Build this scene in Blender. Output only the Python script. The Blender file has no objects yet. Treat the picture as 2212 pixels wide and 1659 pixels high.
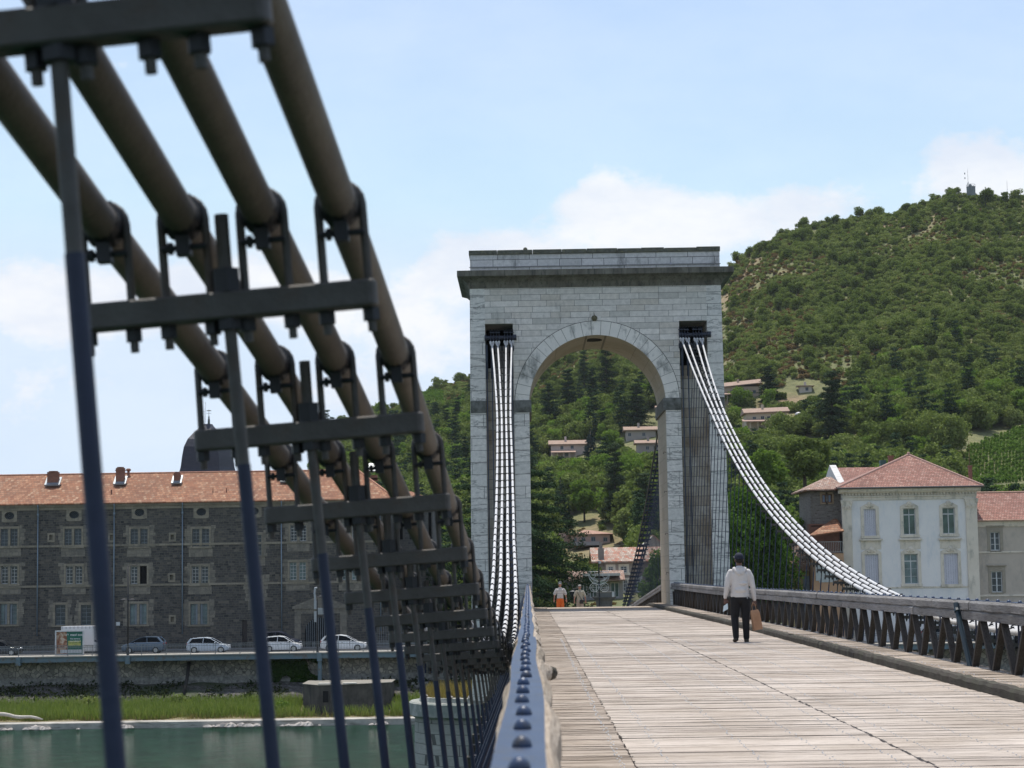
import bpy, math, random
import numpy as np
from mathutils import Vector, Matrix, noise
R = math.radians
C = bpy.context.scene.collection
SC = bpy.context.scene

# ------------------------------------------------------------------ camera
F = 4200.0                 # focal length in units of a 2211 px wide picture
CAMZ = 1.455
def _basis(yaw, pitch, roll):
    fw = Vector((-math.sin(yaw)*math.cos(pitch), math.cos(yaw)*math.cos(pitch), math.sin(pitch)))
    rt = fw.cross(Vector((0, 0, 1))).normalized()
    up = rt.cross(fw)
    c, s = math.cos(roll), math.sin(roll)
    return rt*c+up*s, up*c-rt*s, fw
YAW, PITCH, ROLL = math.atan(28.15/F), math.atan(404.9/F), R(-0.87)
RT, UP, FW = _basis(YAW, PITCH, ROLL)
CAMP = Vector((0, 0, CAMZ))
def W(px, py, Y):
    """point at distance Y along the bridge seen at (px,py) of the 2211x1659 photograph"""
    d = FW*F + RT*(px-1105.5) - UP*(py-829.5)
    return CAMP + d*(Y/d.y)
def pix(p):
    v = Vector(p)-CAMP
    k = F/v.dot(FW)
    return 1105.5+k*v.dot(RT), 829.5-k*v.dot(UP)
cam = bpy.data.cameras.new('camera'); camo = bpy.data.objects.new('camera', cam); C.objects.link(camo)
mw = Matrix((RT, UP, -FW)).transposed().to_4x4(); mw.translation = CAMP; camo.matrix_world = mw
cam.sensor_width = 36; cam.lens = F/2211*36; cam.clip_start = 0.1; cam.clip_end = 9000
cam.dof.use_dof = True; cam.dof.focus_distance = 48; cam.dof.aperture_fstop = 8.5
SC.camera = camo

# ------------------------------------------------------------------ sky, sun, exposure
SUN_DIR = Vector((-0.03, 0.28, 0.96)).normalized()
el = math.asin(SUN_DIR.z); az = math.atan2(SUN_DIR.x, SUN_DIR.y)
wd = bpy.data.worlds.new('World'); SC.world = wd; wd.use_nodes = True
wn, wl = wd.node_tree.nodes, wd.node_tree.links
wn.clear()
def N(nt, t, **k):
    n = nt.nodes.new(t)
    for a, b in k.items():
        if a[0] == 'i' and a[1:].isdigit(): n.inputs[int(a[1:])].default_value = b
        else: setattr(n, a, b)
    return n
wt = wd.node_tree
out = N(wt, 'ShaderNodeOutputWorld')
sky = N(wt, 'ShaderNodeTexSky', sky_type='NISHITA', sun_disc=False, sun_elevation=el, sun_rotation=az, air_density=1.0, dust_density=0.5, ozone_density=1.0)
bg = N(wt, 'ShaderNodeBackground', i1=0.165)
lim = N(wt, 'ShaderNodeVectorMath', operation='MINIMUM'); lim.inputs[1].default_value = (3.85, 4.75, 5.8); wl.new(sky.outputs[0], lim.inputs[0]); wl.new(lim.outputs[0], bg.inputs[0])
def math_(nt, op, a, b=None, c=None, clamp=False):
    n = nt.nodes.new('ShaderNodeMath'); n.operation = op; n.use_clamp = clamp
    for i, v in enumerate((a, b, c)):
        if v is None: continue
        if isinstance(v, (int, float)): n.inputs[i].default_value = v
        else: nt.links.new(v, n.inputs[i])
    return n.outputs[0]
def ramp(nt, fac, stops):
    r = nt.nodes.new('ShaderNodeValToRGB'); e = r.color_ramp.elements
    while len(e) < len(stops): e.new(0.5)
    for i, (p, c) in enumerate(stops):
        e[i].position = p; e[i].color = (*c, 1) if len(c) == 3 else c
    nt.links.new(fac, r.inputs[0]); return r.outputs[0]
tc = N(wt, 'ShaderNodeTexCoord'); sp = N(wt, 'ShaderNodeSeparateXYZ'); wl.new(tc.outputs['Generated'], sp.inputs[0])
yy = math_(wt, 'MAXIMUM', sp.outputs[1], 0.05)
uu = math_(wt, 'DIVIDE', sp.outputs[0], yy); vv = math_(wt, 'DIVIDE', sp.outputs[2], yy)
cmb = N(wt, 'ShaderNodeCombineXYZ'); wl.new(uu, cmb.inputs[0]); wl.new(vv, cmb.inputs[1])
def wnoise(scale, detail, rough, sy=1.0, off=0.0):
    mp = N(wt, 'ShaderNodeMapping'); mp.inputs['Scale'].default_value = (1, sy, 1); mp.inputs['Location'].default_value = (off, off, off)
    wl.new(cmb.outputs[0], mp.inputs[0])
    n = N(wt, 'ShaderNodeTexNoise'); n.inputs['Scale'].default_value = scale; n.inputs['Detail'].default_value = detail; n.inputs['Roughness'].default_value = rough
    wl.new(mp.outputs[0], n.inputs['Vector']); return n.outputs[0]
nz = wnoise(15, 13, 0.66, 1.35, 3.1)
nz2 = wnoise(5, 5, 0.55, 1.8, 7.7)
# cumulus banks: centre (picture px), half sizes px, weight
BL = [(70,660,260,90,1.15),(330,640,240,80,.9),(620,610,260,100,1.0),(880,720,190,110,.95),(150,830,200,60,.5),(700,850,260,70,.5),
      (1060,545,150,70,.95),(1310,400,85,70,.75),(1420,460,170,80,1.0),(1750,430,140,65,.95),(1600,500,270,65,.95),(1250,440,60,40,.5),(2150,370,190,95,1.35),
      (1640,280,55,30,.33),(1735,265,50,25,.33),(270,140,70,28,.62),(350,960,300,50,.3),(40,900,110,60,.4)]
acc = None
for (bx, by, sx, sy, w) in BL:
    p = W(bx, by, 1000.0); cu = p.x/1000; cv = (p.z-CAMZ)/1000
    a = math_(wt, 'MULTIPLY', math_(wt, 'SUBTRACT', uu, cu), F/sx)
    b = math_(wt, 'MULTIPLY', math_(wt, 'SUBTRACT', vv, cv), F/sy)
    d2 = math_(wt, 'ADD', math_(wt, 'MULTIPLY', a, a), math_(wt, 'MULTIPLY', b, b))
    g = math_(wt, 'MULTIPLY', math_(wt, 'POWER', 2.718, math_(wt, 'MULTIPLY', d2, -0.9)), w)
    acc = g if acc is None else math_(wt, 'ADD', acc, g)
s = math_(wt, 'ADD', acc, math_(wt, 'MULTIPLY', math_(wt, 'SUBTRACT', nz, 0.52), 2.7))
s = math_(wt, 'ADD', s, math_(wt, 'MULTIPLY', math_(wt, 'SUBTRACT', nz2, 0.5), 0.9))
mr = N(wt, 'ShaderNodeMapRange'); mr.interpolation_type = 'SMOOTHSTEP'
mr.inputs[1].default_value = 0.30; mr.inputs[2].default_value = 1.05; mr.inputs[3].default_value = 0.0; mr.inputs[4].default_value = 0.9
wl.new(s, mr.inputs[0])
# thin veil of high cloud that brightens the whole sky towards the horizon
veil = math_(wt, 'ADD', math_(wt, 'MULTIPLY', wnoise(3.0, 4, .5, 2.5, 1.3), 0.30), 0.10)
cov = math_(wt, 'MAXIMUM', mr.outputs[0], veil)
cb = N(wt, 'ShaderNodeBackground'); shade = ramp(wt, wnoise(9, 8, .6, 2.2, 5.2), [(.38, (.78, .83, .93)), (.60, (.96, .965, .985))]); wl.new(shade, cb.inputs[0]); cb.inputs[1].default_value = 0.98
mx = N(wt, 'ShaderNodeMixShader'); wl.new(cov, mx.inputs[0]); wl.new(bg.outputs[0], mx.inputs[1]); wl.new(cb.outputs[0], mx.inputs[2])
wl.new(mx.outputs[0], out.inputs[0])
sl = bpy.data.lights.new('sun', 'SUN'); sl.energy = 4.2; sl.angle = R(0.53); sl.color = (1.0, 0.95, 0.87)
so = bpy.data.objects.new('sun', sl); C.objects.link(so); so.rotation_euler = SUN_DIR.to_track_quat('Z', 'Y').to_euler(); so.location = (0, -20, 60)
SC.view_settings.view_transform = 'Standard'; SC.view_settings.look = 'None'; SC.view_settings.gamma = 1; SC.view_settings.exposure = 0.1
SC.cycles.max_bounces = 6; SC.cycles.diffuse_bounces = 3; SC.cycles.transparent_max_bounces = 12
SC.cycles.caustics_reflective = False; SC.cycles.caustics_refractive = False
SC.cycles.use_denoising = True

# ------------------------------------------------------------------ object helpers
def tag(o, label=None, cat=None, group=None, kind=None):
    if label: o['label'] = label
    if cat: o['category'] = cat
    if group: o['group'] = group
    if kind: o['kind'] = kind
    return o
def empty(name, loc=(0, 0, 0), rz=0, label=None, cat=None, group=None, parent=None):
    o = bpy.data.objects.new(name, None); C.objects.link(o); o.location = loc; o.rotation_euler = (0, 0, rz)
    o.empty_display_size = 0.3
    if parent: o.parent = parent
    return tag(o, label, cat, group)
def copy_tree(o, parent=None):
    c = o.copy(); C.objects.link(c)
    if parent is not None: c.parent = parent
    for ch in o.children: copy_tree(ch, c)
    return c
class MB:
    def __init__(s): s.v = []; s.f = []; s.mi = []; s.cm = 0
    def add(s, vs, fs):
        b = len(s.v); s.v += [tuple(v) for v in vs]; s.f += [tuple(i+b for i in f) for f in fs]; s.mi += [s.cm]*len(fs); return s
    def box(s, x0, x1, y0, y1, z0, z1, m=None):
        vs = [Vector(p) for p in ((x0,y0,z0),(x1,y0,z0),(x1,y1,z0),(x0,y1,z0),(x0,y0,z1),(x1,y0,z1),(x1,y1,z1),(x0,y1,z1))]
        if m is not None: vs = [m @ v for v in vs]
        return s.add(vs, [(0,3,2,1),(4,5,6,7),(0,1,5,4),(1,2,6,5),(2,3,7,6),(3,0,4,7)])
    def prism(s, poly, a0, a1, axis='y', m=None):
        """poly in the two other axes (x,z for y; y,z for x; x,y for z), extruded from a0 to a1"""
        n = len(poly)
        def mk(p, a): return Vector({'y': (p[0], a, p[1]), 'x': (a, p[0], p[1]), 'z': (p[0], p[1], a)}[axis])
        vs = [mk(p, a0) for p in poly]+[mk(p, a1) for p in poly]
        if m is not None: vs = [m @ v for v in vs]
        fs = [tuple(range(n)), tuple(range(2*n-1, n-1, -1))]+[(i, i+n, (i+1) % n+n, (i+1) % n) for i in range(n)]
        return s.add(vs, fs)
    def cyl(s, p0, p1, r0, r1=None, n=8, caps=True):
        r1 = r0 if r1 is None else r1
        p0, p1 = Vector(p0), Vector(p1); d = (p1-p0)
        if d.length < 1e-6: return s
        a = d.orthogonal().normalized(); b = d.normalized().cross(a)
        vs = []
        for p, r in ((p0, r0), (p1, r1)):
            for i in range(n):
                t = 2*math.pi*i/n; vs.append(p+(a*math.cos(t)+b*math.sin(t))*r)
        fs = [(i, (i+1) % n, (i+1) % n+n, i+n) for i in range(n)]
        if caps: fs += [tuple(range(n-1, -1, -1)), tuple(range(n, 2*n))]
        return s.add(vs, fs)
    def tube(s, pts, r, n=8, caps=True, flat=1.0):
        pts = [Vector(p) for p in pts]; k = len(pts)
        rs = r if isinstance(r, (list, tuple)) else [r]*k
        vs = []; a = None
        for i, p in enumerate(pts):
            t = (pts[min(i+1, k-1)]-pts[max(i-1, 0)]).normalized()
            if a is None: a = t.orthogonal().normalized()
            a = (a-t*a.dot(t)).normalized(); b = t.cross(a)
            for j in range(n):
                q = 2*math.pi*j/n; vs.append(p+(a*math.cos(q)+b*math.sin(q)*flat)*rs[i])
        fs = []
        for i in range(k-1):
            for j in range(n):
                fs.append((i*n+j, i*n+(j+1) % n, (i+1)*n+(j+1) % n, (i+1)*n+j))
        if caps: fs += [tuple(range(n-1, -1, -1)), tuple(range((k-1)*n, k*n))]
        return s.add(vs, fs)
    def lathe(s, prof, c=(0, 0, 0), n=16, m=None, sx=1, sy=1, caps=True):
        vs = []
        for r, z in prof:
            for j in range(n):
                q = 2*math.pi*j/n; vs.append(Vector((c[0]+r*sx*math.cos(q), c[1]+r*sy*math.sin(q), c[2]+z)))
        if m is not None: vs = [m @ v for v in vs]
        k = len(prof); fs = []
        for i in range(k-1):
            for j in range(n): fs.append((i*n+j, i*n+(j+1) % n, (i+1)*n+(j+1) % n, (i+1)*n+j))
        if caps: fs += [tuple(range(n-1, -1, -1)), tuple(range((k-1)*n, k*n))]
        return s.add(vs, fs)
    def ball(s, c, rx, ry=None, rz=None, n=12, m=None):
        ry = rx if ry is None else ry; rz = rx if rz is None else rz
        k = max(5, n//2+1)
        prof = [(math.sin(math.pi*i/(k-1))*1.0 if 0 < i < k-1 else 0.02, -math.cos(math.pi*i/(k-1))) for i in range(k)]
        vs = []
        for r, z in prof:
            for j in range(n):
                q = 2*math.pi*j/n; v = Vector((r*rx*math.cos(q), r*ry*math.sin(q), z*rz))
                if m is not None: v = m @ v
                vs.append(v+Vector(c))
        fs = []
        for i in range(k-1):
            for j in range(n): fs.append((i*n+j, i*n+(j+1) % n, (i+1)*n+(j+1) % n, (i+1)*n+j))
        fs += [tuple(range(n-1, -1, -1)), tuple(range((k-1)*n, k*n))]
        return s.add(vs, fs)
    def quad(s, *ps): return s.add(ps, [tuple(range(len(ps)))])
    def build(s, name, mats, parent=None, smooth=False, bevel=0, loc=None, angle=None):
        me = bpy.data.meshes.new(name); me.from_pydata(s.v, [], s.f)
        for m in (mats if isinstance(mats, (list, tuple)) else [mats]): me.materials.append(m)
        if any(s.mi): me.polygons.foreach_set('material_index', s.mi)
        if smooth: me.polygons.foreach_set('use_smooth', [True]*len(s.f))
        me.update()
        o = bpy.data.objects.new(name, me); C.objects.link(o)
        if parent is not None: o.parent = parent
        if loc is not None: o.location = loc
        if bevel:
            b = o.modifiers.new('bevel', 'BEVEL'); b.width = bevel; b.segments = 2; b.limit_method = 'ANGLE'; b.angle_limit = R(35)
        return o
def split_build(mb, name, mats, parent, **k):
    """one object per separate piece; every shape of the builder is its own piece unless welded"""
    par = list(range(len(mb.v)))
    def fd(i):
        while par[i] != i: par[i] = par[par[i]]; i = par[i]
        return i
    for f in mb.f:
        a = fd(f[0])
        for q in f[1:]: par[fd(q)] = a
    gr = {}
    for i, f in enumerate(mb.f): gr.setdefault(fd(f[0]), []).append(i)
    out = []
    for g_ in gr.values():
        m2 = MB(); ix = {}
        for i in g_:
            for q in mb.f[i]:
                if q not in ix: ix[q] = len(m2.v); m2.v.append(mb.v[q])
            m2.f.append(tuple(ix[q] for q in mb.f[i])); m2.mi.append(mb.mi[i])
        out.append(m2.build(name, mats, parent, **k))
    return out
def npmesh(name, V, Fq, mat, parent=None, loc=None, col=None):
    """V (n,3), Fq (m,4) numpy arrays"""
    me = bpy.data.meshes.new(name)
    me.vertices.add(len(V)); me.vertices.foreach_set('co', np.asarray(V, dtype=np.float32).ravel())
    k = Fq.shape[1]
    me.loops.add(Fq.size); me.loops.foreach_set('vertex_index', Fq.ravel().astype(np.int32))
    me.polygons.add(len(Fq)); me.polygons.foreach_set('loop_start', np.arange(0, Fq.size, k, dtype=np.int32)); me.polygons.foreach_set('loop_total', np.full(len(Fq), k, dtype=np.int32))
    me.materials.append(mat); me.update(calc_edges=True); me.validate()
    o = bpy.data.objects.new(name, me)
    C.objects.link(o)
    if parent is not None: o.parent = parent
    if loc is not None: o.location = loc
    return o

# ------------------------------------------------------------------ materials
def newmat(name):
    m = bpy.data.materials.new(name); m.use_nodes = True
    nt = m.node_tree; nt.nodes.clear()
    o = nt.nodes.new('ShaderNodeOutputMaterial'); b = nt.nodes.new('ShaderNodeBsdfPrincipled')
    nt.links.new(b.outputs[0], o.inputs[0]); return m, nt, b, o
def coords(nt, scale=(1, 1, 1), kind='Object', wall=False):
    t = nt.nodes.new('ShaderNodeTexCoord'); v = t.outputs[kind]
    if wall:
        s = nt.nodes.new('ShaderNodeSeparateXYZ'); nt.links.new(v, s.inputs[0])
        c = nt.nodes.new('ShaderNodeCombineXYZ'); nt.links.new(math_(nt, 'ADD', s.outputs[0], s.outputs[1]), c.inputs[0]); nt.links.new(s.outputs[2], c.inputs[1]); v = c.outputs[0]
    if scale != (1, 1, 1):
        m = nt.nodes.new('ShaderNodeMapping'); m.inputs['Scale'].default_value = scale; nt.links.new(v, m.inputs[0]); v = m.outputs[0]
    return v
def tnoise(nt, v, scale, detail=5, rough=0.6, dist=0.0):
    n = nt.nodes.new('ShaderNodeTexNoise'); n.inputs['Scale'].default_value = scale; n.inputs['Detail'].default_value = detail
    n.inputs['Roughness'].default_value = rough; n.inputs['Distortion'].default_value = dist
    if v is not None: nt.links.new(v, n.inputs['Vector'])
    return n.outputs[0]
def mixc(nt, fac, a, b, mode='MIX'):
    m = nt.nodes.new('ShaderNodeMix'); m.data_type = 'RGBA'; m.blend_type = mode
    for i, v in ((0, fac), (6, a), (7, b)):
        if isinstance(v, (int, float)): m.inputs[i].default_value = v
        elif isinstance(v, tuple): m.inputs[i].default_value = (*v[:3], 1)
        else: nt.links.new(v, m.inputs[i])
    return m.outputs[2]
def setbump(nt, b, h, strength=0.3, dist=0.02):
    n = nt.nodes.new('ShaderNodeBump'); n.inputs['Strength'].default_value = strength; n.inputs['Distance'].default_value = dist
    nt.links.new(h, n.inputs['Height']); nt.links.new(n.outputs[0], b.inputs['Normal'])
def plain(name, c, rough=0.6, metal=0.0, c2=None, scale=3.0, bump=0.0, bscale=40.0, stretch=(1, 1, 1), spec=None, stain=None):
    m, nt, b, o = newmat(name)
    b.inputs['Roughness'].default_value = rough; b.inputs['Metallic'].default_value = metal
    if spec is not None: b.inputs['Specular IOR Level'].default_value = spec
    if c2 is None: c2 = tuple(x*0.8 for x in c)
    v = coords(nt, stretch)
    n = tnoise(nt, v, scale, 6, 0.65)
    col = ramp(nt, n, [(0.32, c2), (0.66, c)])
    if stain:
        n2 = tnoise(nt, coords(nt, stain[2] if len(stain) > 2 else (1, 1, 1)), stain[1], 6, .7)
        col = mixc(nt, ramp(nt, n2, [(0.5, (0, 0, 0)), (0.68, (1, 1, 1))]), col, stain[0])
    nt.links.new(col, b.inputs['Base Color'])
    if bump: setbump(nt, b, tnoise(nt, v, bscale, 5, .6), bump, 0.02)
    return m
def brickmat(name, cols, mortar, bw=1.0, bh=0.25, ms=0.01, stain=None, bump=0.5, rough=0.85, stain2=None, warp=0.0, off=0.5, varscale=1.3, crack=0):
    """cols: list of stone colours picked per stone by noise"""
    m, nt, b, o = newmat(name)
    b.inputs['Roughness'].default_value = rough
    v = coords(nt, wall=True)
    if warp:
        n = nt.nodes.new('ShaderNodeTexNoise'); n.inputs['Scale'].default_value = 1.6; n.inputs['Detail'].default_value = 3; nt.links.new(v, n.inputs['Vector'])
        va = nt.nodes.new('ShaderNodeVectorMath'); va.operation = 'MULTIPLY_ADD'; nt.links.new(n.outputs['Color'], va.inputs[0]); va.inputs[1].default_value = (warp, warp, 0); nt.links.new(v, va.inputs[2]); v = va.outputs[0]
    br = nt.nodes.new('ShaderNodeTexBrick'); nt.links.new(v, br.inputs['Vector']); br.offset = off; br.squash = 0.7; br.squash_frequency = 3; br.offset_frequency = 2
    br.inputs['Color1'].default_value = (0, 0, 0, 1); br.inputs['Color2'].default_value = (1, 1, 1, 1); br.inputs['Mortar'].default_value = (.5, .5, .5, 1)
    br.inputs['Scale'].default_value = 1; br.inputs['Mortar Size'].default_value = ms; br.inputs['Mortar Smooth'].default_value = 0.3
    br.inputs['Brick Width'].default_value = bw; br.inputs['Row Height'].default_value = bh; br.inputs['Bias'].default_value = 0
    k = len(cols)
    col = ramp(nt, br.outputs['Color'], [(i/(k-1) if k > 1 else 0, c) for i, c in enumerate(cols)])
    fine = tnoise(nt, v, 5.0*varscale, 8, .7)
    col = mixc(nt, 0.55, col, ramp(nt, fine, [(0.3, (.62, .62, .62)), (0.7, (1.25, 1.25, 1.25))]), 'MULTIPLY')
    for st in (stain, stain2):
        if st:
            n2 = tnoise(nt, coords(nt, st[2] if len(st) > 2 else (1, 1, 1)), st[1], 7, .72)
            lo = st[3] if len(st) > 3 else 0.52
            col = mixc(nt, ramp(nt, n2, [(lo, (0, 0, 0)), (lo+.16, (.85, .85, .85))]), col, st[0])
    if crack:
        cr = tnoise(nt, coords(nt, (.9, .9, 5.5)), crack, 8, .62, .6)
        col = mixc(nt, ramp(nt, math_(nt, 'ABSOLUTE', math_(nt, 'SUBTRACT', cr, .5)), [(0, (.75, .75, .75)), (.012, (.35, .35, .35)), (.022, (0, 0, 0))]), col, mortar)
    col = mixc(nt, br.outputs['Fac'], col, mortar)
    nt.links.new(col, b.inputs['Base Color'])
    h = math_(nt, 'SUBTRACT', math_(nt, 'MULTIPLY', fine, 0.35), br.outputs['Fac'])
    setbump(nt, b, h, bump, 0.02)
    return m
def glassmat(name, c=(0.03, 0.04, 0.05), rough=0.08):
    m, nt, b, o = newmat(name)
    nt.links.new(ramp(nt, tnoise(nt, coords(nt), 0.9, 3), [(0.35, c), (0.7, tuple(x*2.2 for x in c))]), b.inputs['Base Color'])
    b.inputs['Roughness'].default_value = rough; b.inputs['Specular IOR Level'].default_value = 0.35
    return m
def tilemat(name, cols, bh=0.28, bw=0.22, dark=(0.07, 0.035, 0.025), k=1.0):
    m, nt, b, o = newmat(name); b.inputs['Roughness'].default_value = 0.85
    t = nt.nodes.new('ShaderNodeTexCoord'); s = nt.nodes.new('ShaderNodeSeparateXYZ'); nt.links.new(t.outputs['Object'], s.inputs[0])
    c = nt.nodes.new('ShaderNodeCombineXYZ'); nt.links.new(math_(nt, 'ADD', s.outputs[0], math_(nt, 'MULTIPLY', s.outputs[1], 0.02)), c.inputs[0]); nt.links.new(math_(nt, 'MULTIPLY', s.outputs[2], 1.0), c.inputs[1])
    br = nt.nodes.new('ShaderNodeTexBrick'); nt.links.new(c.outputs[0], br.inputs['Vector']); br.offset = 0.5
    br.inputs['Color1'].default_value = (0, 0, 0, 1); br.inputs['Color2'].default_value = (1, 1, 1, 1); br.inputs['Scale'].default_value = 1
    br.inputs['Brick Width'].default_value = bw; br.inputs['Row Height'].default_value = bh*k; br.inputs['Mortar Size'].default_value = 0.035*k; br.inputs['Mortar Smooth'].default_value = .4
    n = len(cols)
    col = ramp(nt, br.outputs['Color'], [(i/(n-1), q) for i, q in enumerate(cols)])
    big = tnoise(nt, coords(nt), 0.35, 5, .6)
    col = mixc(nt, 0.6, col, ramp(nt, big, [(0.35, (.75, .72, .7)), (0.65, (1.2, 1.15, 1.1))]), 'MULTIPLY')
    col = mixc(nt, br.outputs['Fac'], col, dark)
    nt.links.new(col, b.inputs['Base Color'])
    setbump(nt, b, math_(nt, 'SUBTRACT', 1.0, br.outputs['Fac']), 0.6, 0.05)
    return m
# ================================================================== FOOTBRIDGE
def rnd(a, b): return random.uniform(a, b)
random.seed(7)
DXL, DXR, CX = 0.0, 5.88, 2.94
TY0, TY1 = 79.0, 84.1           # tower front and back
def deckz(y): return -0.10*max(0.0, min(1.0, (y-45)/34.0)) if y < 84 else -0.10-0.052*(y-84)
def islandcol(name, c0, c1, c2, grain=(1.2, 22, 22), moss=None, rough=.85):
    m, nt, b, o = newmat(name); b.inputs['Roughness'].default_value = rough; b.inputs['Specular IOR Level'].default_value = .25
    g = nt.nodes.new('ShaderNodeNewGeometry')
    col = ramp(nt, g.outputs['Random Per Island'], [(0.0, c0), (0.5, c1), (1.0, c2)])
    gr = tnoise(nt, coords(nt, grain), 4.0, 8, .72, .4)
    col = mixc(nt, 0.75, col, ramp(nt, gr, [(0.34, (.14, .125, .115)), (0.45, (.72, .70, .68)), (0.55, (1.0, 1.0, 1.0)), (0.75, (1.25, 1.25, 1.25))]), 'MULTIPLY')
    bl = tnoise(nt, coords(nt), 0.8, 5, .6)
    col = mixc(nt, 0.6, col, ramp(nt, bl, [(0.35, (.72, .68, .62)), (0.62, (1.1, 1.1, 1.1))]), 'MULTIPLY')
    if moss:
        mo = tnoise(nt, coords(nt), 2.3, 8, .75)
        col = mixc(nt, ramp(nt, mo, [(0.46, (0, 0, 0)), (0.6, (.9, .9, .9))]), col, moss)
    nt.links.new(col, b.inputs['Base Color']); setbump(nt, b, gr, .5, .012)
    return m
m_plank = islandcol('worn_planks', (.46, .40, .345), (.56, .49, .425), (.37, .315, .27))
m_foot = islandcol('footway_planks', (.37, .31, .255), (.45, .38, .315), (.28, .23, .185))
m_kerb = islandcol('kerb_timber', (.055, .05, .042), (.085, .075, .062), (.04, .035, .03), grain=(14, 1.2, 14), moss=(.07, .068, .048))
m_rail = islandcol('weathered_rail', (.21, .205, .20), (.27, .26, .255), (.16, .155, .15), grain=(22, 1.0, 22))
m_railtop = islandcol('bleached_rail', (.38, .325, .26), (.46, .39, .32), (.31, .265, .21), grain=(30, 1.4, 30))
m_post = islandcol('brace_timber', (.055, .050, .048), (.080, .072, .066), (.050, .036, .027), grain=(14, 14, 2))
m_blue = plain('blue_paint', (.042, .070, .140), .38, 0, (.026, .046, .092), 6, .15, 60, spec=.35, stain=((.06, .06, .065), 14))
m_navy = plain('navy_paint', (.010, .018, .052), .55, 0, (.007, .013, .036), 5, .1, 50)
m_iron = plain('grey_iron', (.082, .078, .072), .62, .1, (.052, .047, .042), 9, .2, 60, stain=((.07, .05, .035), 6))
m_dark = plain('dark_fitting', (.02, .022, .026), .5, .3)
m_cable = plain('cable_paint_shaded', (.135, .110, .085), .65, 0, (.080, .064, .049), 4, .25, 90, stain=((.15, .12, .09), 2.5))  # brown carries the shade on the near cables
m_white = plain('white_sunlit_cable_paint', (.62, .61, .60), .5, 0, (.48, .47, .455), 3, .1, 60)  # carries the sunlit look of the cables, plain white on other parts
m_nail = plain('nail_head', (.6, .6, .6), .3, .9)

bridge = empty('suspension_footbridge', (CX, 0, 0), 0, 'timber decked suspension footbridge with cables, iron hangers and wooden side railings', 'bridge')
def bb(mb, name, mats, parent=None, **k):
    """build in world coordinates, parented to the bridge"""
    o = mb.build(name, mats, parent or bridge, **k)
    if (parent or bridge) is bridge: o.location = (-CX, 0, 0)
    return o
# ---- deck planks
def planks(x0, x1, y0, y1, zoff, w, jag, nails, th=0.06):
    mb = MB(); y = y0; w = w*.8
    while y < y1:
        ww = w*rnd(.72, 1.25)*(1 if y < 60 else 1.4); z = deckz(y)+zoff+rnd(-.0022, .0022)*(2.6 if random.random() < .12 else 1); t = rnd(-.0016, .0016); g = rnd(.002, .006)
        a, b_ = x0+rnd(-jag, jag), x1+rnd(-jag, jag)
        c0, c1 = rnd(-.003, .003), rnd(-.003, .003)
        k = 5
        vs = []
        for i in range(k+1):
            xx = a+(b_-a)*i/k; q = rnd(-.0018, .0018)
            vs += [(xx, y+rnd(0, .004), z+t+q), (xx, y+ww-g-rnd(0, .006), z-t+q), (xx, y, z-th), (xx, y+ww-g, z-th)]
        fs = []
        for i in range(k):
            p = i*4; q = p+4
            fs += [(p, q, q+1, p+1), (p, p+2, q+2, q), (p+1, q+1, q+3, p+3)]
        fs += [(0, 1, 3, 2), (k*4, k*4+2, k*4+3, k*4+1)]
        mb.cm = 0; mb.add(vs, fs)
        if nails and y < 42:
            mb.cm = 1
            for nx in nails:
                xx = nx+rnd(-.025, .025)
                mb.lathe([(.007, 0), (.006, .004), (.001, .006)], (xx, y+ww*.5, z+.001), 6)
        y += ww
    return mb
bb(planks(0.788, 2.930, 3.5, 79.0, 0.0, .16, .012, (1.05, 1.75, 2.3, 2.75)), 'carriageway_planks', [m_plank, m_nail])
bb(planks(2.952, 5.17, 3.5, 79.0, 0.0, .16, .012, (3.15, 3.7, 4.3, 4.95)), 'carriageway_planks', [m_plank, m_nail])
bb(planks(0.06, 0.775, 3.5, 84.0, 0.006, .13, .01, (.15, .68)), 'footway_planks', [m_foot, m_nail])
bb(planks(5.285, 5.98, 3.5, 84.0, 0.125, .14, .012, (5.4, 5.85)), 'footway_planks', [m_foot, m_nail])
mb = MB()       # dark joists and beams below, fill
y = 3.0
while y < 84:
    mb.box(-.55, 6.43, y-.09, y+.09, deckz(y)-.38, deckz(y)-.075); y += 1.12
for x in (.2, .8, 1.6, 2.94, 4.2, 5.2, 5.7):
    for a in range(3, 84, 9): mb.box(x-.07, x+.07, a, a+9-.01, deckz(a)-.20, deckz(a)-.082)
bb(mb, 'deck_beams', m_kerb)
mb = MB()       # end board of the planking at the tower and level paving under the arch
mb.box(.79, 5.17, 79.0, 79.14, -.30, -.065)
bb(mb, 'end_board', m_railtop)
mb = MB(); y = 3.5
while y < 84:
    L = rnd(3.4, 4.4); n = 22
    prof = []
    vs = []
    for i in range(n+1):
        yy = y+(L-.015)*i/n; z = deckz(yy); q = rnd(-.010, .008); r_ = rnd(-.008, .008)
        vs += [(5.17+r_, yy, z-.05), (5.165+r_, yy, z+.085+q), (5.185+r_*.5, yy, z+.128+q), (5.28, yy, z+.132+q), (5.285, yy, z-.05)]
    fs = []
    for i in range(n):
        for j in range(4): fs.append((i*5+j, i*5+j+1, (i+1)*5+j+1, (i+1)*5+j))
    fs += [(4, 3, 2, 1, 0), tuple(n*5+j for j in range(5))]
    mb.add(vs, fs); y += L
bb(mb, 'kerb', m_kerb)

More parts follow.
